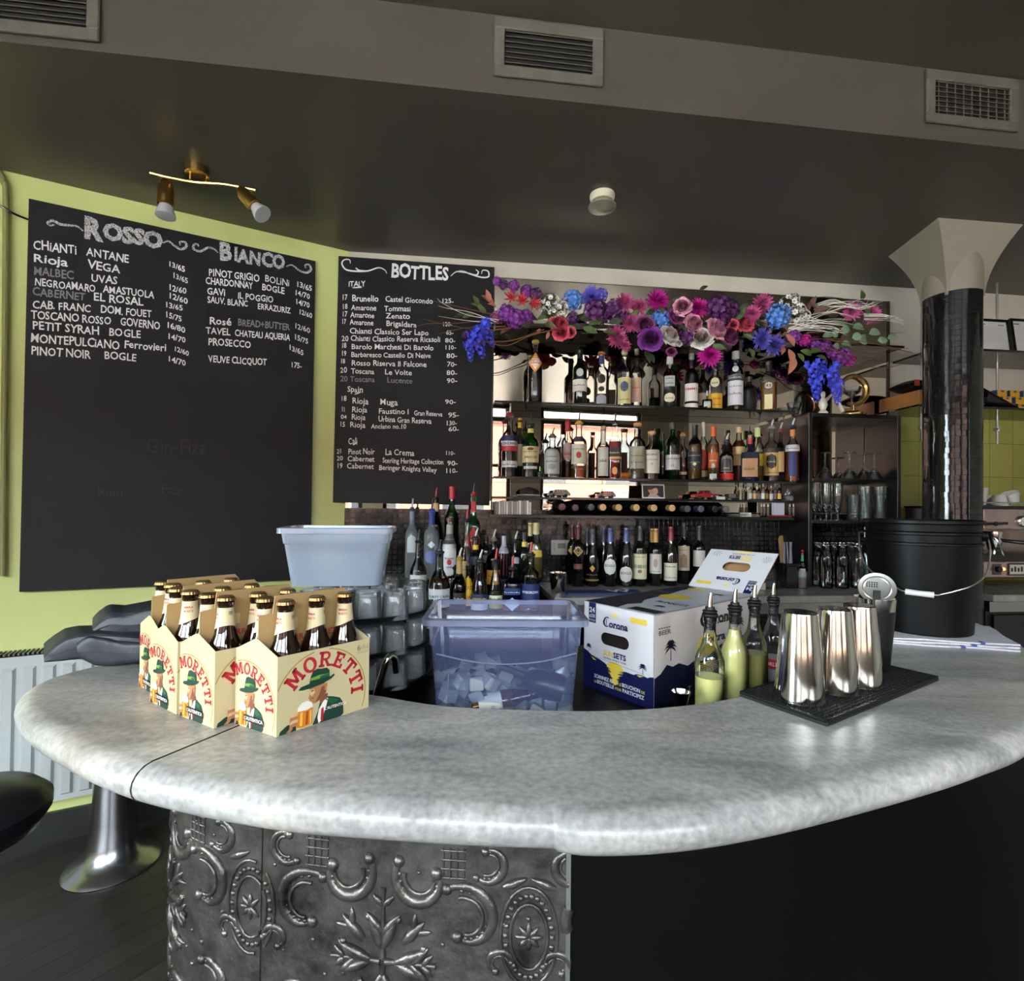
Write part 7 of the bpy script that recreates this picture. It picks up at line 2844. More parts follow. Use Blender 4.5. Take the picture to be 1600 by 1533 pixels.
def heap(name, top, bot, y0, y1, seed, amp=.006):
    """cloth volume between a top and a bottom outline, y0 to y1 deep, with sharp folds"""
    r_ = random.Random(seed)
    T2, _ = resample([on_y(x, y, y0) for x, y in top], 36)
    B2, _ = resample([on_y(x, y, y0) for x, y in bot], 36)
    fo = [(r_.uniform(.4, 1.5), r_.uniform(1.5, 4.5) * r_.choice((-1, 1)), r_.uniform(0, 6)) for _ in range(5)]

    def tri(x):
        return abs((x / pi) % 2 - 1) * 2 - 1

    def fn(u, v):
        k = min(35, int(u * 36))
        f_ = u * 36 - k
        tp, bt = T2[k].lerp(T2[k + 1], f_), B2[k].lerp(B2[k + 1], f_)
        a = 2 * pi * v
        mid, hh = (tp + bt) / 2, (tp.z - bt.z) / 2
        se = lambda x: math.copysign(abs(x) ** .45, x)
        dy = (y1 - y0) / 2
        w = sum(tri(p * u * 5 + q * v * 6.28 + s_) for p, q, s_ in fo) / 5
        g = 1 + amp / max(hh, .012) * w
        x = mid.x + (bt.x - tp.x) * -.5 * se(sin(a)) * 1.0
        y = y0 + dy + dy * -se(cos(a)) * (.96 + .12 * w)
        k2 = (y / y0)
        return V((x * k2, y, max(ZB + .001 + INVZ, mid.z + hh * se(sin(a)) * g) if True else 0)) - q0

    INVZ = 0.0
    mb = MB()
    mb.grid(fn, 40, 28, cl)
    mb.poly([fn(0, k / 28) for k in range(28)], cl)
    mb.poly([fn(1, k / 28) for k in range(27, -1, -1)], cl)
    return mb.build(name, t, angle=.35)


heap('lower_fold', [(68, 1026), (84, 1010), (101, 997), (123, 991), (155, 989), (200, 992), (250, 996)], [(69, 1036), (95, 1037), (125, 1036), (150, 1040), (190, 1037), (225, 1032), (252, 1030)], 1.275, 1.40, 4, .010)
heap('upper_fold', [(144, 984), (152, 972), (164, 961), (173, 957), (195, 959), (235, 951), (268, 940)], [(146, 990), (156, 992), (180, 994), (205, 996), (236, 999), (255, 1000), (270, 1000)], 1.30, 1.44, 9, .007)
heap('front_fold', [(120, 1008), (128, 1002), (140, 997), (160, 998), (195, 1003), (232, 1008)], [(122, 1030), (135, 1037), (150, 1043), (180, 1042), (210, 1038), (233, 1034)], 1.262, 1.31, 15, .006)

# --- bar mat with shakers
zm0 = ZB + .0006
c_l, c_f, c_r = on_z(1152, 1081, ZB + .012), on_z(1293, 1127, ZB + .012), on_z(1467, 1057, ZB + .012)
rub = mat('black rubber', '0b0b0c', .55)
e1 = (c_f - c_l)
e2 = (c_r - c_f)
w_, l_ = e1.length, e2.length
e2.normalize()
e1 = V((e2.y, -e2.x, 0))
O_ = V((c_f.x, c_f.y, zm0))
t = thing('bar_mat', 'black rubber bar mat with nubs lying on the marble under the shakers', 'mat', O_, atan2(e2.y, e2.x))
mb = MB()
mb.box(0, 0, 0, l_, w_, .008, rub)
for (x0, y0, x1, y1) in ((0, 0, l_, .006), (0, w_ - .006, l_, w_), (0, 0, .006, w_), (l_ - .006, 0, l_, w_)):
    mb.box(x0, y0, .008, x1, y1, .0125, rub)
mb.build('mat_base', t, smooth=False, bevel=.0015, seg=1)
mb = MB()
nx_, ny_ = int(l_ / .0085), int(w_ / .0085)
for i in range(1, nx_):
    for j in range(1, ny_):
        x, y = i * l_ / nx_, j * w_ / ny_
        r = .0023
        mb.add([(x - r, y - r, .008), (x + r, y - r, .008), (x + r, y + r, .008), (x - r, y + r, .008), (x, y, .0128)], [(0, 1, 4), (1, 2, 4), (2, 3, 4), (3, 0, 4)], rub)
tag(mb.build('nubs', t, smooth=False), kind='stuff')
zs_ = ZB + .0138
tin = mat('shaker steel', 'cfc9c0', .13, 1.0, noise=(60, .08))
SH = [(.0, .182), (.031, .182), (.0335, .180), (.0345, .176), (.0475, .012), (.0470, .004), (.0475, 0), (.0455, 0), (.0455, .003), (.033, .174), (0, .176)]
for (px, py, lb, k) in ((1249, 1091, 'upside down steel shaker tin nearest the mat corner over the ridged front edge', 1.0), (1303, 1077, 'middle one of three upside down steel shaker tins', .985),
                        (1342, 1067, 'upside down steel shaker tin touching the black shaker with the strainer', .985)):
    p = on_z(px, py, zs_)
    t = thing('shaker_tin', lb, 'shaker', (p.x, p.y, zs_), RC.random() * 6, 'upside down shaker tins on the mat')
    mb = MB()
    mb.lathe([(r * k, z * k) for r, z in SH], tin, 48)
    mb.build('tin_body', t)
p = on_z(1366, 1046, zs_)
t = thing('black_shaker', 'black coated shaker tin standing upright with bare steel rim', 'shaker', (p.x, p.y, zs_))
mb = MB()
mb.lathe([(0, 0), (.030, 0), (.032, .003), (.0440, .150)], mat('black vinyl coat', '0a0a0b', .4), 40)
mb.build('coated_body', t)
mb = MB()
mb.lathe([(.0440, .150), (.0462, .178), (.0466, .180), (.0450, .180), (.0428, .150), (.031, .006), (0, .006)], tin, 40)
mb.build('steel_rim', t)
t = thing('cocktail_strainer', 'steel cocktail strainer with spring coil tilted in the black shaker', 'strainer', (p.x + .002, p.y - .006, zs_ + .203), rot=(radians(66), 0, radians(-36)))
t.scale = (.85, .85, .85)
mb = MB()
mb.lathe([(0, 0), (.036, 0), (.0455, .001), (.0470, .003), (.0455, .005), (.036, .003), (0, .003)], mat('strainer steel', 'b4b2ae', .32, .9), 40)
mb.lathe([(.030, .0035), (.033, .0052), (.036, .0035)], mat('strainer steel'), 40)
for i in range(-2, 3):
    for j in range(3):
        mb.lathe([(0, .0032), (.0022, .0033), (.0022, .0036), (0, .0036)], dark_in, 8, c=(-.012 + i * .006, .004 + j * .006, 0))
mb.build('perforated_disc', t)
mb = MB()
pts = []
for k in range(300):
    a = 2 * pi * k / 299 * .72 - .3
    b = 2 * pi * k / 7
    pts.append(((.041 + .006 * cos(b)) * cos(a), (.041 + .006 * cos(b)) * sin(a), -.004 + .006 * sin(b)))
mb.tube(pts, .0009, chrome, 5)
mb.build('spring_coil', t)
mb = MB()
mb.box(-.009, -.062, .003, .009, -.008, .008, rub)
mb.box(-.006, -.075, .001, .006, -.03, .004, chrome)
mb.build('handle', t, smooth=False, bevel=.002)

# --- pour bottles of juice behind the marble edge
GP = 'juice pour bottles behind the marble edge'
juice = mat('lime juice', 'e6e292', .35, sub=.15, noise=(30, .06))
juice2 = mat('dull lime juice', 'b4b064', .35, sub=.2, noise=(30, .08))
PB = [(0, 0), (.034, 0), (.0368, .004), (.0368, .165), (.0355, .178), (.030, .194), (.021, .212), (.0162, .232), (.0148, .25), (.0142, .272), (.0165, .274), (.0168, .284), (.0142, .286), (.0142, .288)]
pg = clear('pour bottle glass', (.97, .98, .97), edge=.8)
pour_s = mat('pourer steel', 'c8c2b4', .2, 1.0)


def pourb(px, pcap, Y, lb, fill, jm, band=None):
    p = on_y(px, 1000, Y)
    zt2 = on_y(px, pcap, Y).z
    z0 = ZW + .0006
    k = (zt2 - z0) / .338
    t = thing('juice_bottle', lb, 'bottle', (p.x, p.y, z0), -atan2(p.x, p.y), GP)
    t.scale = (k, k, k)
    mb = MB()
    mb.lathe(PB, pg, 32)
    mb.build('glass_body', t)
    mb = MB()
    pr = [(0, .005)]
    for z in [.004 + (fill - .004) * i / 14 for i in range(15)]:
        pr.append((rad_at([(r, zz) for r, zz in PB], 1, 1, z) * .955, max(.005, z)))
    pr.append((0, fill))
    mb.lathe(pr, jm, 32)
    mb.build('juice', t)
    mb = MB()
    mb.lathe([(0, .284), (.0150, .284), (.0195, .288), (.0195, .292), (.0150, .294), (.0185, .297), (.0185, .300), (.0125, .303), (.011, .310), (0, .310)], rub, 28)
    for i in range(4):
        mb.lathe([(.0130, .252 + .008 * i), (.0136, .255 + .008 * i), (.0130, .258 + .008 * i)], rub, 24)
    c = mb.build('pourer_collar', t)
    mb = MB()
    mb.tube([(0, 0, .305), (0, 0, .318), (.001, 0, .334), (.003, 0, .346)], [.0068, .0062, .0052, .0042], pour_s, 14)
    mb.build('pour_spout', c)
    if band:
        mb = MB()
        patch(mb, .0368, .288, [(r / .0368, z / .288) for r, z in PB], 0, .085, .115, .034, hexm('b82028'))
        mb.glyphs('ORLEY', lambda x, y: (.0376 * sin((x - .022) / .0368), -.0376 * cos((x - .022) / .0368), .094 + y), hexm('e8d8d0'), .012, .044, .02)
        mb.build('label_band', t)


pourb(1109, 931, 1.285, 'pour bottle a third full of yellow lime juice, beside the beer case corner', .132, juice)
pourb(1148, 925, 1.36, 'pour bottle filled to the neck with yellow lime juice', .236, juice)
pourb(1178.5, 918, 1.44, 'pour bottle half full of dull green juice', .150, juice2)
pourb(1208, 915, 1.53, 'pour bottle with red label band standing behind the shaker tins', .115, mat('pale cloudy liquid', 'b4b8bc', .3), True)
p = on_y(1064, 1075, 1.215)
t = thing('jigger', 'double ended steel jigger below the beer case, at the marble edge', 'jigger', (p.x, p.y, ZW + .0006))
mb = MB()
mb.lathe([(.0, .03), (.018, .002), (.0195, 0), (.019, .002), (.0075, .05), (.0075, .058), (.0215, .112), (.0225, .1135), (.0205, .1125), (.006, .064), (0, .062)], chrome, 32)
mb.build('cone_body', t)

# --- bucket with towel
bx, by_ = 1.385, 1.735
pl_bk = mat('black bucket plastic', '060607', .42, spec=.2, noise=(5, .3))
zb2 = ZB + .017
t = thing('black_bucket', 'large black plastic bucket with wire bail and white grip', 'bucket', (bx, by_, zb2))
mb = MB()
mb.lathe([(0, 0), (.130, 0), (.135, .004), (.152, .285), (.160, .287), (.160, .293), (.153, .296), (.154, .318), (.163, .321), (.163, .327), (.156, .331), (.157, .352), (.164, .356), (.164, .365), (.158, .368), (.150, .366), (.132, .01), (0, .008)], pl_bk, 64)
mb.build('bucket_body', t)
mb = MB()
wire = mat('bail wire', 'b8b4ac', .3, .9)
pw = []
for (deg, z) in ((-38, .318), (-44, .285), (-52, .235), (-66, .195), (-84, .168), (-100, .152), (-112, .140)):
    a = radians(deg)
    r_ = .172 if deg < -40 else .166
    pw.append(V((r_ * cos(a), r_ * sin(a), z)))
gp = V((.176 * cos(radians(-118)), .176 * sin(radians(-118)), .137))
gq = V((.176 * cos(radians(-141)), .176 * sin(radians(-141)), .140))
pl_ = [V((.172 * cos(radians(d)), .172 * sin(radians(d)), z)) for d, z in ((-150, .150), (-170, .18), (-190, .215), (-206, .27), (-218, .318))]
mb.tube(crom(pw + [gp, gq] + pl_, 6), .0023, wire, 8)
b_ = mb.build('bail', t)
mb = MB()
mb.tube([gp, gp.lerp(gq, .5) * 1.012 + V((0, 0, -.002)), gq], [.0095, .0088, .0095], white_plastic, 14)
mb.build('grip', b_)
for deg in (-38, -218):
    a = radians(deg)
    mb = MB()
    mb.T = Matrix.Translation((.158 * cos(a), .158 * sin(a), .318)) @ V((cos(a), sin(a), 0)).to_track_quat('Z', 'Y').to_matrix().to_4x4()
    mb.lathe([(0, -.012), (.016, -.012), (.016, .010), (0, .010)], pl_bk, 14)
    mb.build('ear', t)
mb = MB()
for_ = [(.1592 * cos(radians(d)), .1592 * sin(radians(d))) for d in (-207, -200)]
mb.add([(*for_[0], .302), (*for_[1], .302), (*for_[1], .338), (*for_[0], .338)], [(0, 1, 2, 3)], white_plastic)
mb.build('sticker', t, smooth=False)

# towel, folded flat in layers
tw = mat('white towel', 'cfcdd4', .85, noise=(40, .12), bump=(160, .4))
tws = mat('towel blue stripe', '3c4c9c', .85)
t = thing('bar_towel', 'folded white towel with small blue stripes under the black bucket', 'towel', (0, 0, ZB + .0006))
C4 = [on_z(1388, 1011, ZB), on_z(1596, 1021, ZB), on_z(1562, 989, ZB), on_z(1400, 985, ZB)]
TL4 = [V((1.13, 1.60, 0)), V((1.50, 1.515, 0)), V((1.685, 1.80, 0)), V((1.33, 1.96, 0))]
for lay in range(3):
    mb = MB()
    sh = V((.012, .010, 0)) * lay
    z0 = .0052 * lay

    def tf(u, v, lay=lay, z0=z0, sh=sh, top=True):
        a = TL4[0].lerp(TL4[1], u)
        b = TL4[3].lerp(TL4[2], u)
        p = a.lerp(b, v) + sh * (1 - 2 * v) + V((.004 * sin(7 * v + lay), .005 * sin(11 * u + 2 * lay), 0)) * 1.0
        return p + V((0, 0, z0 + (.0046 if top else 0) + .0004 * sin(40 * u) * sin(33 * v)))
    mb.grid(tf, 26, 16, tw)
    mb.grid(lambda u, v: tf(1 - u, v, top=False), 26, 16, tw)
    for (fu, fv) in ((lambda k: k, lambda k: 0), (lambda k: 1, lambda k: k), (lambda k: 1 - k, lambda k: 1), (lambda k: 0, lambda k: 1 - k)):
        n = 26
        vs, fs = [], []
        for k in range(n + 1):
            vs += [tf(fu(k / n), fv(k / n), top=False), tf(fu(k / n), fv(k / n))]
        for k in range(n):
            fs.append((2 * k, 2 * k + 2, 2 * k + 3, 2 * k + 1))
        mb.add(vs, fs, tw)
    u0 = .62 + .05 * lay
    mb.add([tf(u0, -.004, top=False), tf(u0 + .035, -.004, top=False), tf(u0 + .035, -.004), tf(u0, -.004)], [(0, 1, 2, 3)], tws)
    mb.add([tf(u0, -.003) + V((0, 0, .0004)), tf(u0 + .035, -.003) + V((0, 0, .0004)), tf(u0 + .02, .06) + V((0, 0, .0009)), tf(u0 - .01, .06) + V((0, 0, .0009))], [(0, 1, 2, 3)], tws)
    mb.build('folded_layer', t)
mb = MB()


def crum(u, v):
    p = V((1.10 + .12 * u, 1.60 + .10 * v + .01 * u, 0))
    return p + V((0, 0, .001 + .022 * sin(pi * u) * sin(pi * v) * (1 + .5 * sin(17 * u + 9 * v))))


mb.grid(crum, 16, 12, tw)
mb.build('crumpled_corner', t)

# --- ice bin
def binmat(name, tint, hz, share):
    return clear(name, tint, edge=.75, rough=.12, haze=(hz, share), ior=1.42)


bin_m = binmat('clear bin plastic', (.88, .92, 1.0), 'a4b4f4', .22)
bin_edge = binmat('bin rim plastic', (.8, .86, .98), 'c0c8e8', .5)


def tub(name, label, corner, ang, W_, D_, H_, taper, m, me, rimw=.014):
    t = thing(name, label, 'storage bin', corner, ang)
    mb = MB()

    def ring(k, z, r=.022, n=5):
        x0, x1, y0, y1 = taper * (1 - k), W_ - taper * (1 - k), taper * (1 - k), D_ - taper * (1 - k)
        out = []
        for (cx2, cy2, a0) in ((x1 - r, y0 + r, -pi / 2), (x1 - r, y1 - r, 0), (x0 + r, y1 - r, pi / 2), (x0 + r, y0 + r, pi)):
            for j in range(n + 1):
                a = a0 + pi / 2 * j / n
                out.append((cx2 + r * cos(a), cy2 + r * sin(a), z))
        return out
    rings = [ring(k, H_ * k) for k in (0, .04, .35, .72, .735, .9, 1)]
    # the upper band steps outwards a little
    for j in (4, 5, 6):
        rings[j] = [(W_ / 2 + (x - W_ / 2) * 1.02, D_ / 2 + (y - D_ / 2) * 1.02, z) for x, y, z in rings[j]]
    n = len(rings[0])
    vs = [p for r in rings for p in r]
    fs = []
    for i in range(len(rings) - 1):
        for j in range(n):
            fs.append((i * n + j, i * n + (j + 1) % n, (i + 1) * n + (j + 1) % n, (i + 1) * n + j))
    fs.append(tuple(range(n - 1, -1, -1)))
    mb.add(vs, fs, m)
    mb.build('bin_wall', t)
    mb = MB()
    top = ring(1, H_)
    o1 = [(W_ / 2 + (x - W_ / 2) * (1.02 + 2 * rimw / W_), D_ / 2 + (y - D_ / 2) * (1.02 + 2 * rimw / D_), z) for x, y, z in top]
    i1 = [(W_ / 2 + (x - W_ / 2) * 1.02, D_ / 2 + (y - D_ / 2) * 1.02, z) for x, y, z in top]
    rr = [[(x, y, z - .016) for x, y, z in o1], [(x, y, z - .001) for x, y, z in o1], [(x, y, z + .001) for x, y, z in i1]]
    vs = [p for r in rr for p in r]
    fs = []
    for i in range(2):
        for j in range(n):
            fs.append((i * n + j, i * n + (j + 1) % n, (i + 1) * n + (j + 1) % n, (i + 1) * n + j))
    mb.add(vs, fs, me)
    mb.build('rim', t)
    return t


bz = ZW + .0008
b0, b1 = on_z(683, 962, 1.105), on_z(905, 958, 1.105)
bw_ = .385
t = tub('ice_bin', 'clear storage bin half filled with ice beside the beer case', (-.205, 1.285, bz), radians(1.5), bw_, .265, .262, .018, bin_m, bin_edge)
mb = MB()
cr = [(.02, -.004, .175), (.10, -.0045, .158), (.19, -.0045, .150), (.29, -.0045, .158), (.37, -.004, .178)]
mb.tube(crom(cr, 6), .0022, bin_edge, 6)
mb.tube([(.05, .0125, .02), (.05, .0035, .12), (.055, .002, .125)], .0016, bin_edge, 6)
mb.build('front_crease', t)
mb = MB()
cr = [(.03, .268, .195), (.10, .268, .18), (.19, .268, .172), (.29, .268, .18), (.36, .268, .195)]
mb.tube(crom(cr, 6), .0016, bin_edge, 6)
mb.build('back_crease', t)
mb = MB()
mb.add([(.008, .09, .085), (.008, .13, .09), (.002, .13, .15), (.002, .09, .145)], [(0, 1, 2, 3)], mat('yellowed sticker', 'b4b48c', .6))
mb.build('sticker', t, smooth=False)
ice_m = clear('ice', (.9, .94, .96), edge=.6, rough=.06, haze=('f4f6fa', .5), ior=1.31)
RI = random.Random(31)
k = 0
placed = []
for lay in range(3):
    for i in range(9):
        for j in range(5):
            x = .045 + i * .038 + RI.uniform(-.005, .005)
            y = .035 + j * .046 + RI.uniform(-.006, .006)
            hmax = .085 + .025 * sin(i * .9) + (.018 if i in (4, 5, 6) else 0)
            z = .022 + lay * .034 + RI.uniform(-.003, .006)
            if z > hmax or (x > .22 and y < .1 and lay > 0) or RI.random() < .25:
                continue
            if .12 < x < .24 and y < .07 and lay == 1:
                continue
            s_ = RI.uniform(.0165, .019)
            mb = MB()
            mb.box(-s_, -s_, -s_, s_, s_, s_ * .9, ice_m)
            o = mb.build('ice_cube', smooth=False, bevel=.004, seg=2)
            o.location = V((-.205, 1.285, bz)) + V((x, y, z))
            o.rotation_euler = (RI.uniform(-.5, .5), RI.uniform(-.5, .5), RI.uniform(0, 3))
            tag(o, 'clear ice cube in the pile inside the storage bin', 'ice cube', 'ice cubes in the bin')
# bottles on ice and the scoop
lag = clear('pale lager bottle', (.75, .48, .16), edge=.5)
cream_p = mat('white bottle label', 'd8d4c8', .5)
for i, (x, y, z, rx, rz, lb) in enumerate([(.205, .05, .045, 80, 8, 'pale lager bottle with white label lying in the ice at the bin front'), (.085, .13, .075, 50, -35, 'amber lager bottle sunk in the ice at the bin corner'),
                                           (.135, .035, .052, 88, 180, 'lager bottle in the ice with its dark cap facing the room')]):
    t = thing('lager_bottle', lb, 'bottle', V((-.205, 1.285, bz)) + V((x, y, z)), group='lager bottles on ice', rot=(0, radians(rx) if i == 0 else radians(74), radians(rz)))
    if i == 2:
        t.rotation_euler = (radians(82), 0, radians(8))
    mb = MB()
    LB2 = [(0, 0), (.026, 0), (.029, .004), (.029, .10), (.0275, .115), (.019, .145), (.014, .17), (.0128, .20), (.0145, .202), (.0145, .208), (0, .208)]
    mb.T = Matrix.Translation((0, 0, -.10 if i != 2 else -.19)) @ Matrix.Scale(.92, 4)
    mb.lathe(LB2, lag, 20)
    mb.build('glass_body', t)
    if i != 2:
        mb = MB()
        mb.T = Matrix.Translation((0, 0, -.10)) @ Matrix.Scale(.92, 4)
        mb.lathe([(.0294, .02), (.0294, .085)], cream_p, 20)
        mb.glyphs('Corona', lambda x, y: (.0299 * sin((y + .004) / .029 + .6), -.0299 * cos((y + .004) / .029 + .6), .08 - x), ink_dark, .016, .055, .03)
        mb.build('label', t)
    mb = MB()
    mb.T = Matrix.Translation((0, 0, -.10 if i != 2 else -.19)) @ Matrix.Scale(.92, 4)
    mb.lathe([(.0165, .203), (.0158, .212), (0, .2135)], hexm('1a1c28', .35), 20)
    mb.build('crown_cap', t)
t = thing('ice_scoop', 'black plastic ice scoop lying on the ice inside the bin', 'scoop', V((-.205, 1.285, bz)) + V((.285, .075, .085)), rot=(radians(8), radians(12), radians(-10)))
sc_m = mat('dark grey scoop', '26272e', .35)
mb = MB()


def scoop(u, v):
    a = pi * (v - .5) * 1.9
    r = .042 * (sin(min(1, u * 1.6 + .05) * pi / 2) ** .6) * (1 - .15 * u)
    return (-.05 + .115 * u, r * sin(a), .04 * cos(a) * (r / .042) - .005)


mb.grid(scoop, 16, 16, sc_m)
mb.build('bowl', t, angle=1.2)
mb = MB()
mb.tube([(-.045, 0, .0), (-.075, .0, .004), (-.11, 0, .006)], [.013, .010, .012], sc_m, 10)
mb.build('handle', t)

# --- stacked trays of tumblers with the empty bin on top
TUM = [(0, 0), (.030, 0), (.0335, .003), (.0375, .078), (.0372, .080), (.0355, .079), (.032, .016), (.030, .012), (0, .012)]
tg = clear('tumbler glass', (.95, .97, .98), edge=.5, haze=('eef4f8', .2))
tray_m = mat('black tray', '141416', .35)
TX, TY = -.455, 1.575
for lev, zt3 in enumerate((1.062, .966, .870)):
    t = thing('serving_tray', ['topmost round black serving tray, under the empty clear bin', 'middle round black tray of the tumbler stack', 'lowest round black tray of the tumbler stack, just above the shelf'][lev], 'tray', (TX, TY, zt3), group='stacked black trays')
    mb = MB()
    mb.lathe([(0, 0), (.195, 0), (.205, .004), (.215, .018), (.211, .019), (.202, .008), (.19, .005), (0, .005)], tray_m, 56)
    mb.build('tray_dish', t)
    ring_ = [(.130, -.125), (.165, -.03), (.06, -.155), (.075, -.065), (.0, -.02), (-.02, -.12), (-.09, -.05), (-.1, -.14), (-.03, .07), (.07, .04), (-.13, .04), (.15, .06), (.05, .14), (-.05, .15)]
    for i, (x, y) in enumerate(ring_):
        if lev > 0 and (x < -.05 or y > .1):
            continue
        glassware('tumbler', ['upside down tumbler on the topmost tray', 'upside down tumbler on the middle tray', 'upside down tumbler on the lowest tray'][lev], down(TUM), (TX + x, TY + y, zt3 + .0056), 'upside down tumblers on the ' + ['top', 'middle', 'lowest'][lev] + ' tray', 'glass', 24, tg)
bin2 = binmat('milky bin plastic', (.88, .94, 1.0), 'd8e8ff', .62)
tub('empty_bin', 'empty milky storage bin standing on the upturned tumblers', (-.655, 1.445, 1.062 + .0056 + .081), radians(9), .30, .205, .17, .024, bin2, binmat('milky rim', (.8, .88, .97), 'd0dcf0', .7), .008)
for i, px in enumerate((640, 655, 668)):
    p = on_z(px, 950, 1.0)
    glassware('shot_glass', 'small clear shot glass beside the whisky bottles behind the trays', [(0, 0), (.018, 0), (.024, .05), (.0225, .05), (.017, .008), (0, .008)], (p.x, 2.13 + .01 * i, .946), 'shot glasses by the whisky bottles')
# crumpled foil and bent tap tube
p = on_y(663, 985, 1.72)
t = thing('foil_packet', 'crumpled silver and green foil packet between the trays and the ice bin', 'packet', (p.x, p.y, p.z - .03))
mb = MB()
fm, fg = mat('silver foil', 'c0c8d4', .18, 1.0), mat('green foil', '4a9a34', .3)
RZ = random.Random(2)
mb.grid(lambda u, v: (-.03 + .06 * u + .006 * sin(9 * v), .02 * sin(7 * u + 3 * v), .0 + .07 * v + .008 * sin(11 * u)), 7, 7, fm)
mb.grid(lambda u, v: (.028 + .03 * u, .0 + .01 * sin(8 * u + 5 * v), .01 + .045 * v), 5, 5, fg)
mb.build('foil', t, smooth=False)
t = thing('black_caddy', 'low black bar caddy box carrying the foil packet', 'caddy', (p.x + .01, p.y, ZW + .0006))
mb = MB()
hh = p.z - .031 - ZW
for (x0, y0, x1, y1) in ((-.10, -.07, .08, -.065), (-.10, .065, .08, .07), (-.10, -.07, -.095, .07), (.075, -.07, .08, .07)):
    mb.box(x0, y0, 0, x1, y1, hh, tray_m)
mb.box(-.095, -.065, hh * .9, .075, .065, hh, tray_m)
mb.build('box_walls', t, smooth=False, bevel=.002)
t = thing('bent_tap_tube', 'bent steel tap tube rising beside the front beer carton', 'tap', (0, 0, 0))
mb = MB()
Yt = 1.245
pts = [on_y(580, 1128, Yt), on_y(586, 1095, Yt), on_y(597, 1055, Yt), on_y(604, 1032, Yt), on_y(610, 1025, Yt + .01), on_y(617, 1030, Yt + .02), on_y(619, 1050, Yt + .03)]
pts[0].z = ZW
mb.tube(crom(pts, 6), .0085, chrome, 14)
mb.build('tube', t)

# ================================================================== shelves, frames and espresso machine past the column
for (nm, px, top) in (('shelf_rod', 1440, 0), ('shelf_rod', 1558, 0)):
    p = on_back(px, 600, .13)
    t = thing(nm, 'thin steel suspension rod ' + ('between the mirror and the column' if px < 1500 else 'behind the framed papers past the column'), 'rod', (p.x, p.y, 0), group='shelf suspension rods')
    zt4 = on_back(1500, 648, .13).z
    mb = MB()
    mb.tube([(0, 0, zt4 - .16), (0, 0, ZC)], .006, steel, 10)
    mb.build('rod', t)
    for z in (zt4 - .09, zt4 + .31):
        mb = MB()
        mb.lathe([(0, 0), (.016, 0), (.016, .02), (0, .02)], steel, 14, c=(0, 0, z))
        mb.tube([(0, 0, z + .01), (-.03, -.04, z + .015)], .004, steel, 6)
        mb.build('clamp', t)
zg1 = on_back(1560, 575, .0).z
zg2 = on_back(1560, 655, .0).z
g2 = clear('green edge glass', '9fb498', edge=.5, ior=1.5)
sx = (V((2.20, 0, 0)).x - A.x) / BD.x
gshelf(zg1, .30, sx, sx + 2.0, 'glass shelf carrying the framed papers past the column', g2)
gshelf(zg2, .30, sx - .12, sx + 2.0, 'glass shelf with the wooden crate and yellow blue boxes', g2)


def framed(px0, px1, lb):
    p, q = on_back(px0, 545, .22), on_back(px1, 548, .22)
    W_ = (q - p).length
    H_ = on_back(px0, 496, .22).z - zg1
    t = thing('framed_paper', lb, 'frame', (p.x, p.y, zg1 + .0015), rot=(radians(-7), 0, BANG), group='framed papers')
    mb = MB()
    b = .014
    for (x0, x1, z0, z1) in ((0, b, 0, H_), (W_ - b, W_, 0, H_), (b, W_ - b, 0, b), (b, W_ - b, H_ - b, H_)):
        mb.box(x0, -.012, z0, x1, .0, z1, black_gloss)
    mb.build('frame', t, smooth=False)
    mb = MB()
    mb.box(b, -.006, b, W_ - b, -.002, H_ - b, hexm('d0d0d4', .4))
    f = Face(mb, (b, -.006, b), (1, 0, 0), (0, 0, 1), (0, -1, 0))
    iw, ih = W_ - 2 * b, H_ - 2 * b
    f.poly([(iw * .06, ih * .90), (iw * .25, ih * .90), (iw * .25, ih * .93), (iw * .06, ih * .93)], ink_dark, 1)
    f.poly([(iw * .7, ih * .88), (iw * .92, ih * .88), (iw * .92, ih * .91), (iw * .7, ih * .91)], hexm('686870'), 1)
    for k in range(9):
        y = ih * (.80 - .055 * k)
        f.poly([(iw * .1, y), (iw * (.9 - .06 * (k % 3)), y), (iw * (.9 - .06 * (k % 3)), y + ih * .008), (iw * .1, y + ih * .008)], hexm('9a9aa2'), 1)
    mb.build('paper', t, smooth=False)


framed(1529, 1580, 'black framed licence paper next to the column')
framed(1583, 1634, 'second black framed paper, cut off by the picture edge')
# crate
p = on_back(1437, 628, .29)
t = thing('wooden_crate', 'orange wooden crate on the glass shelf between mirror and column', 'crate', (p.x, p.y, zg2 + .001), BANG)
wd = mat('orange wood', 'a86c34', .45, noise=(9, .25))
mb = MB()
ch = on_back(1437, 609, .29).z - zg2
for (x0, y0, x1, y1) in ((0, 0, .24, .014), (0, .014, .014, .246), (.226, .014, .24, .246), (0, .246, .24, .26)):
    mb.box(x0, y0, .001, x1, y1, ch, wd)
mb.box(.014, .014, .001, .226, .246, .012, wd)
mb.build('crate_box', t, smooth=False, bevel=.002)
p = on_back(1428, 610, .2)
t = thing('coffee_bag', 'black foil coffee bag with red patch lying on the wooden crate', 'bag', (p.x, p.y, zg2 + ch + .0015), BANG)
bagm = mat('black foil bag', '17161a', .25, bump=(30, .3))
mb = MB()
mb.grid(lambda u, v: (-.10 + .26 * u, .09 * cos(2 * pi * v) * (1 - .3 * abs(2 * u - 1) ** 3), .034 + .034 * sin(2 * pi * v) * (1 - abs(2 * u - 1) ** 4)), 16, 16, bagm)
mb.build('bag_body', t)
mb = MB()
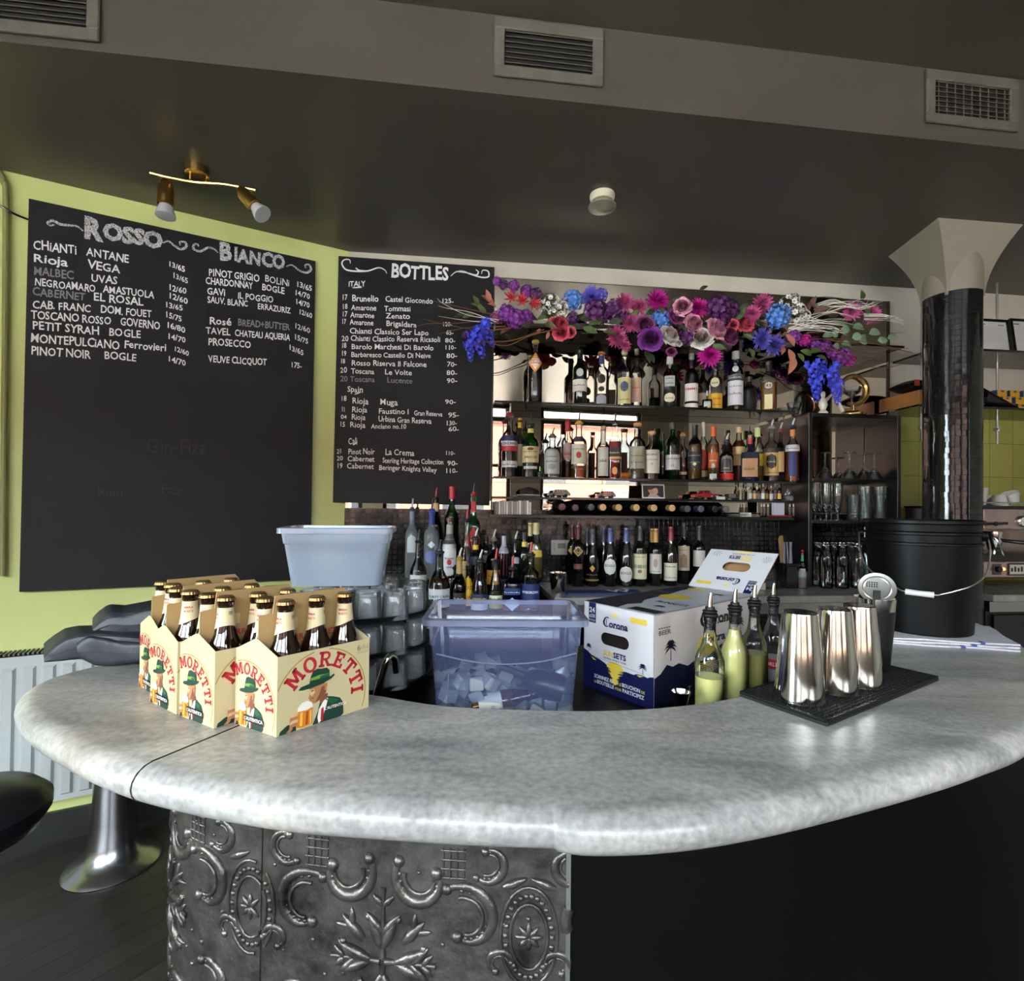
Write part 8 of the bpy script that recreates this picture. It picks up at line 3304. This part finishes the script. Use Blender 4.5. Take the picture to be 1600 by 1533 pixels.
mb.add([(-.085, -.0905, .02), (-.055, -.0912, .02), (-.055, -.0885, .052), (-.085, -.087, .052)], [(0, 1, 2, 3)], hexm('b83a30'))
mb.build('patch', t, smooth=False)
p = on_back(1548, 640, .2)
t = thing('coffee_bag', 'slumped black bag between the column and the yellow blue boxes', 'bag', (p.x + .02, p.y, zg2 + .0015), BANG)
mb = MB()
mb.grid(lambda u, v: (-.12 + .20 * u, .07 * cos(2 * pi * v), (.001 + .13 * (1 - u) ** .8 * (.5 + .5 * sin(2 * pi * v))) * 1.0), 14, 16, bagm)
mb.build('bag_body', t)
blu, yl = mat('box blue', '2456a8', .4), mat('box yellow', 'e0aa24', .4)
i = 0
for (px, lev) in ((1558, 0), (1578, 0), (1598, 0), (1556, 1), (1574, 1), (1594, 1), (1566, 2), (1586, 2), (1606, 2)):
    p = on_back(px, 640, .24)
    t = thing('tea_box', 'small yellow and blue carton in the stacked heap on the glass shelf', 'box', (p.x, p.y, zg2 + .0015 + lev * .0375), BANG + RC.uniform(-.1, .1), 'yellow blue cartons')
    mb = MB()
    mb.box(-.028, 0, 0, .028, .11, .036, yl)
    f = Face(mb, (-.028, -.0003, 0), (1, 0, 0), (0, 0, 1), (0, -1, 0))
    f.poly([(.02, .022), (.038, .022), (.038, .032), (.02, .032)], blu, 1)
    mb.box(-.0292, 0, .002, -.028, .11, .034, blu)
    mb.build('box_body', t, smooth=False)
    i += 1

# espresso machine
em = mat('machine pink steel', 'b8a09a', .25, .8, noise=(40, .15))
emd = mat('machine dark', '141312', .35)
mx = 2.262
my = 2.47
t = thing('espresso_machine', 'chrome espresso machine with portafilters past the tiled column', 'coffee machine', (mx, my, ZK + .0006), BANG)


def zz(y):
    return 1.38 - (y - 804) / 800 * 2.47 - ZK


W_, D_ = .82, .42
for (x, y) in ((.05, .05), (W_ - .05, .05), (.05, D_ - .05), (W_ - .05, D_ - .05)):
    mb = MB()
    mb.lathe([(0, 0), (.018, 0), (.018, zz(906)), (0, zz(906))], emd, 12, c=(x, y, 0))
    mb.build('foot', t)
mb = MB()
mb.box(0, 0, zz(904), W_, D_, zz(878), em)
mb.build('base_panel', t, smooth=False, bevel=.006)
mb = MB()
mb.box(.01, .0, zz(878), W_ - .01, D_ * .55, zz(868), emd)
mb.build('drip_tray', t, smooth=False)
mb = MB()
mb.box(0, D_ * .52, zz(878), W_, D_, zz(795), em)
mb.build('boiler_body', t, smooth=False, bevel=.004)
mb = MB()
mb.box(0, -.01, zz(828), W_, D_ * .55, zz(795), em)
mb.build('head_panel', t, smooth=False, bevel=.006)
mb = MB()
mb.box(-.004, -.014, zz(795), W_ + .004, D_, zz(791), emd)
mb.tube([(0, -.014, zz(786)), (W_, -.014, zz(786))], .003, chrome, 8)
mb.build('cup_rail', t, smooth=False)
for gx in (.15, .5):
    mb = MB()
    mb.lathe([(0, zz(832)), (.036, zz(832)), (.036, zz(845)), (.031, zz(852)), (.02, zz(862)), (0, zz(862))][::-1], chrome, 28, c=(gx, .07, 0))
    g_ = mb.build('group_head', t)
    mb = MB()
    mb.tube([(gx + .03, .05, zz(846)), (gx + .10, -.06, zz(850)), (gx + .14, -.12, zz(853))], [.008, .011, .013], emd, 10)
    mb.build('portafilter_handle', g_)
    mb = MB()
    mb.tube([(gx - .01, .06, zz(860)), (gx - .016, .055, zz(868)), (gx - .016, .055, zz(874))], .007, chrome, 8)
    mb.build('double_spout', g_)
mb = MB()
mb.tube([(.05, .0, zz(834)), (.055, -.03, zz(845)), (.075, -.04, zz(868))], .004, chrome, 8)
mb.build('steam_wand', t)
mb = MB()
mb.tube([(-.02, -.03, zz(819)), (.04, -.035, zz(819)), (.10, -.035, zz(818))], [.006, .005, .006], emd, 10)
mb.ball((.04, -.035, zz(819)), .011, emd, 10, 8)
mb.build('steam_lever', t)
mb = MB()
mb.T = Matrix.Translation((.21, -.011, zz(815))) @ Matrix.Rotation(pi / 2, 4, 'X')
mb.lathe([(0, .012), (.022, .012), (.027, .008), (.027, 0)], chrome, 28)
mb.lathe([(0, .0125), (.02, .0125)], hexm('d8d4cc'), 24)
mb.build('pressure_gauge', t)
mb = MB()
mb.box(.062, -.003, zz(899), .108, 0, zz(882), hexm('4c3c38'))
mb.T = Matrix.Translation((.085, -.003, zz(890))) @ Matrix.Rotation(pi / 2, 4, 'X')
mb.lathe([(0, .016), (.013, .016), (.015, .0), (0, 0)], emd, 20)
mb.build('power_knob', t)
m_, nt, b_, out = newmat('pilot lamp')
b_.inputs['Base Color'].default_value = (.8, .12, .03, 1)
b_.inputs['Emission Color'].default_value = (1, .2, .05, 1)
b_.inputs['Emission Strength'].default_value = 1.2
mb = MB()
mb.T = Matrix.Translation((.122, -.001, zz(890))) @ Matrix.Rotation(pi / 2, 4, 'X')
mb.lathe([(0, .006), (.006, .005), (.008, 0)], m_, 16)
mb.build('pilot_lamp', t)
mb = MB()
mb.box(.145, -.004, zz(900), .34, 0, zz(881), emd)
mb.box(.152, -.005, zz(898), .333, -.004, zz(883), hexm('b8b4a0'))
for k in range(9):
    mb.box(.158 + .018 * k, -.0058, zz(894), .168 + .018 * k, -.005, zz(888 - 2 * (k % 2)), ink_dark)
mb.build('name_plate', t, smooth=False)
# cups on the machine
chn = mat('white china', 'd8d8d6', .2)
CUP = [(0, 0), (.022, 0), (.026, .006), (.036, .055), (.034, .055), (.024, .008), (0, .007)]
ctop = ZK + zz(791) + .001
for i, (x, y, r_, lb) in enumerate([(.06, .06, 0, 'tall white mug next to the column on the espresso machine'), (.16, .05, 1, 'upturned white cup on the espresso machine tray'), (.245, .055, 2, 'tilted white cup leaning at the picture edge on the machine'),
                                   (.13, .15, 3, 'white cup in the back row on the espresso machine'), (.22, .16, 3, 'second white cup in the back row, behind the upturned cup')]):
    p = V((mx, my, 0)) + BD * x - BN * y
    t = thing('coffee_cup', lb, 'cup', (p.x, p.y, ctop), BANG, 'white cups on the espresso machine')
    pr = CUP if i else [(r * 1.0, z * 1.6) for r, z in CUP]
    if r_ == 1:
        pr = down(CUP)
    mb = MB()
    mb.lathe(pr, chn, 24)
    mb.build('cup_wall', t)
    mb = MB()
    hz = .045 if i == 0 else .03
    mb.tube([(.031 + .018 * sin(pi * k / 8), 0, hz - .016 + .032 * k / 8) for k in range(9)], .0035, chn, 8)
    mb.build('handle', t)
    if r_ == 2:
        t.rotation_euler = (0, radians(-25), BANG)
        t.location.z += .016
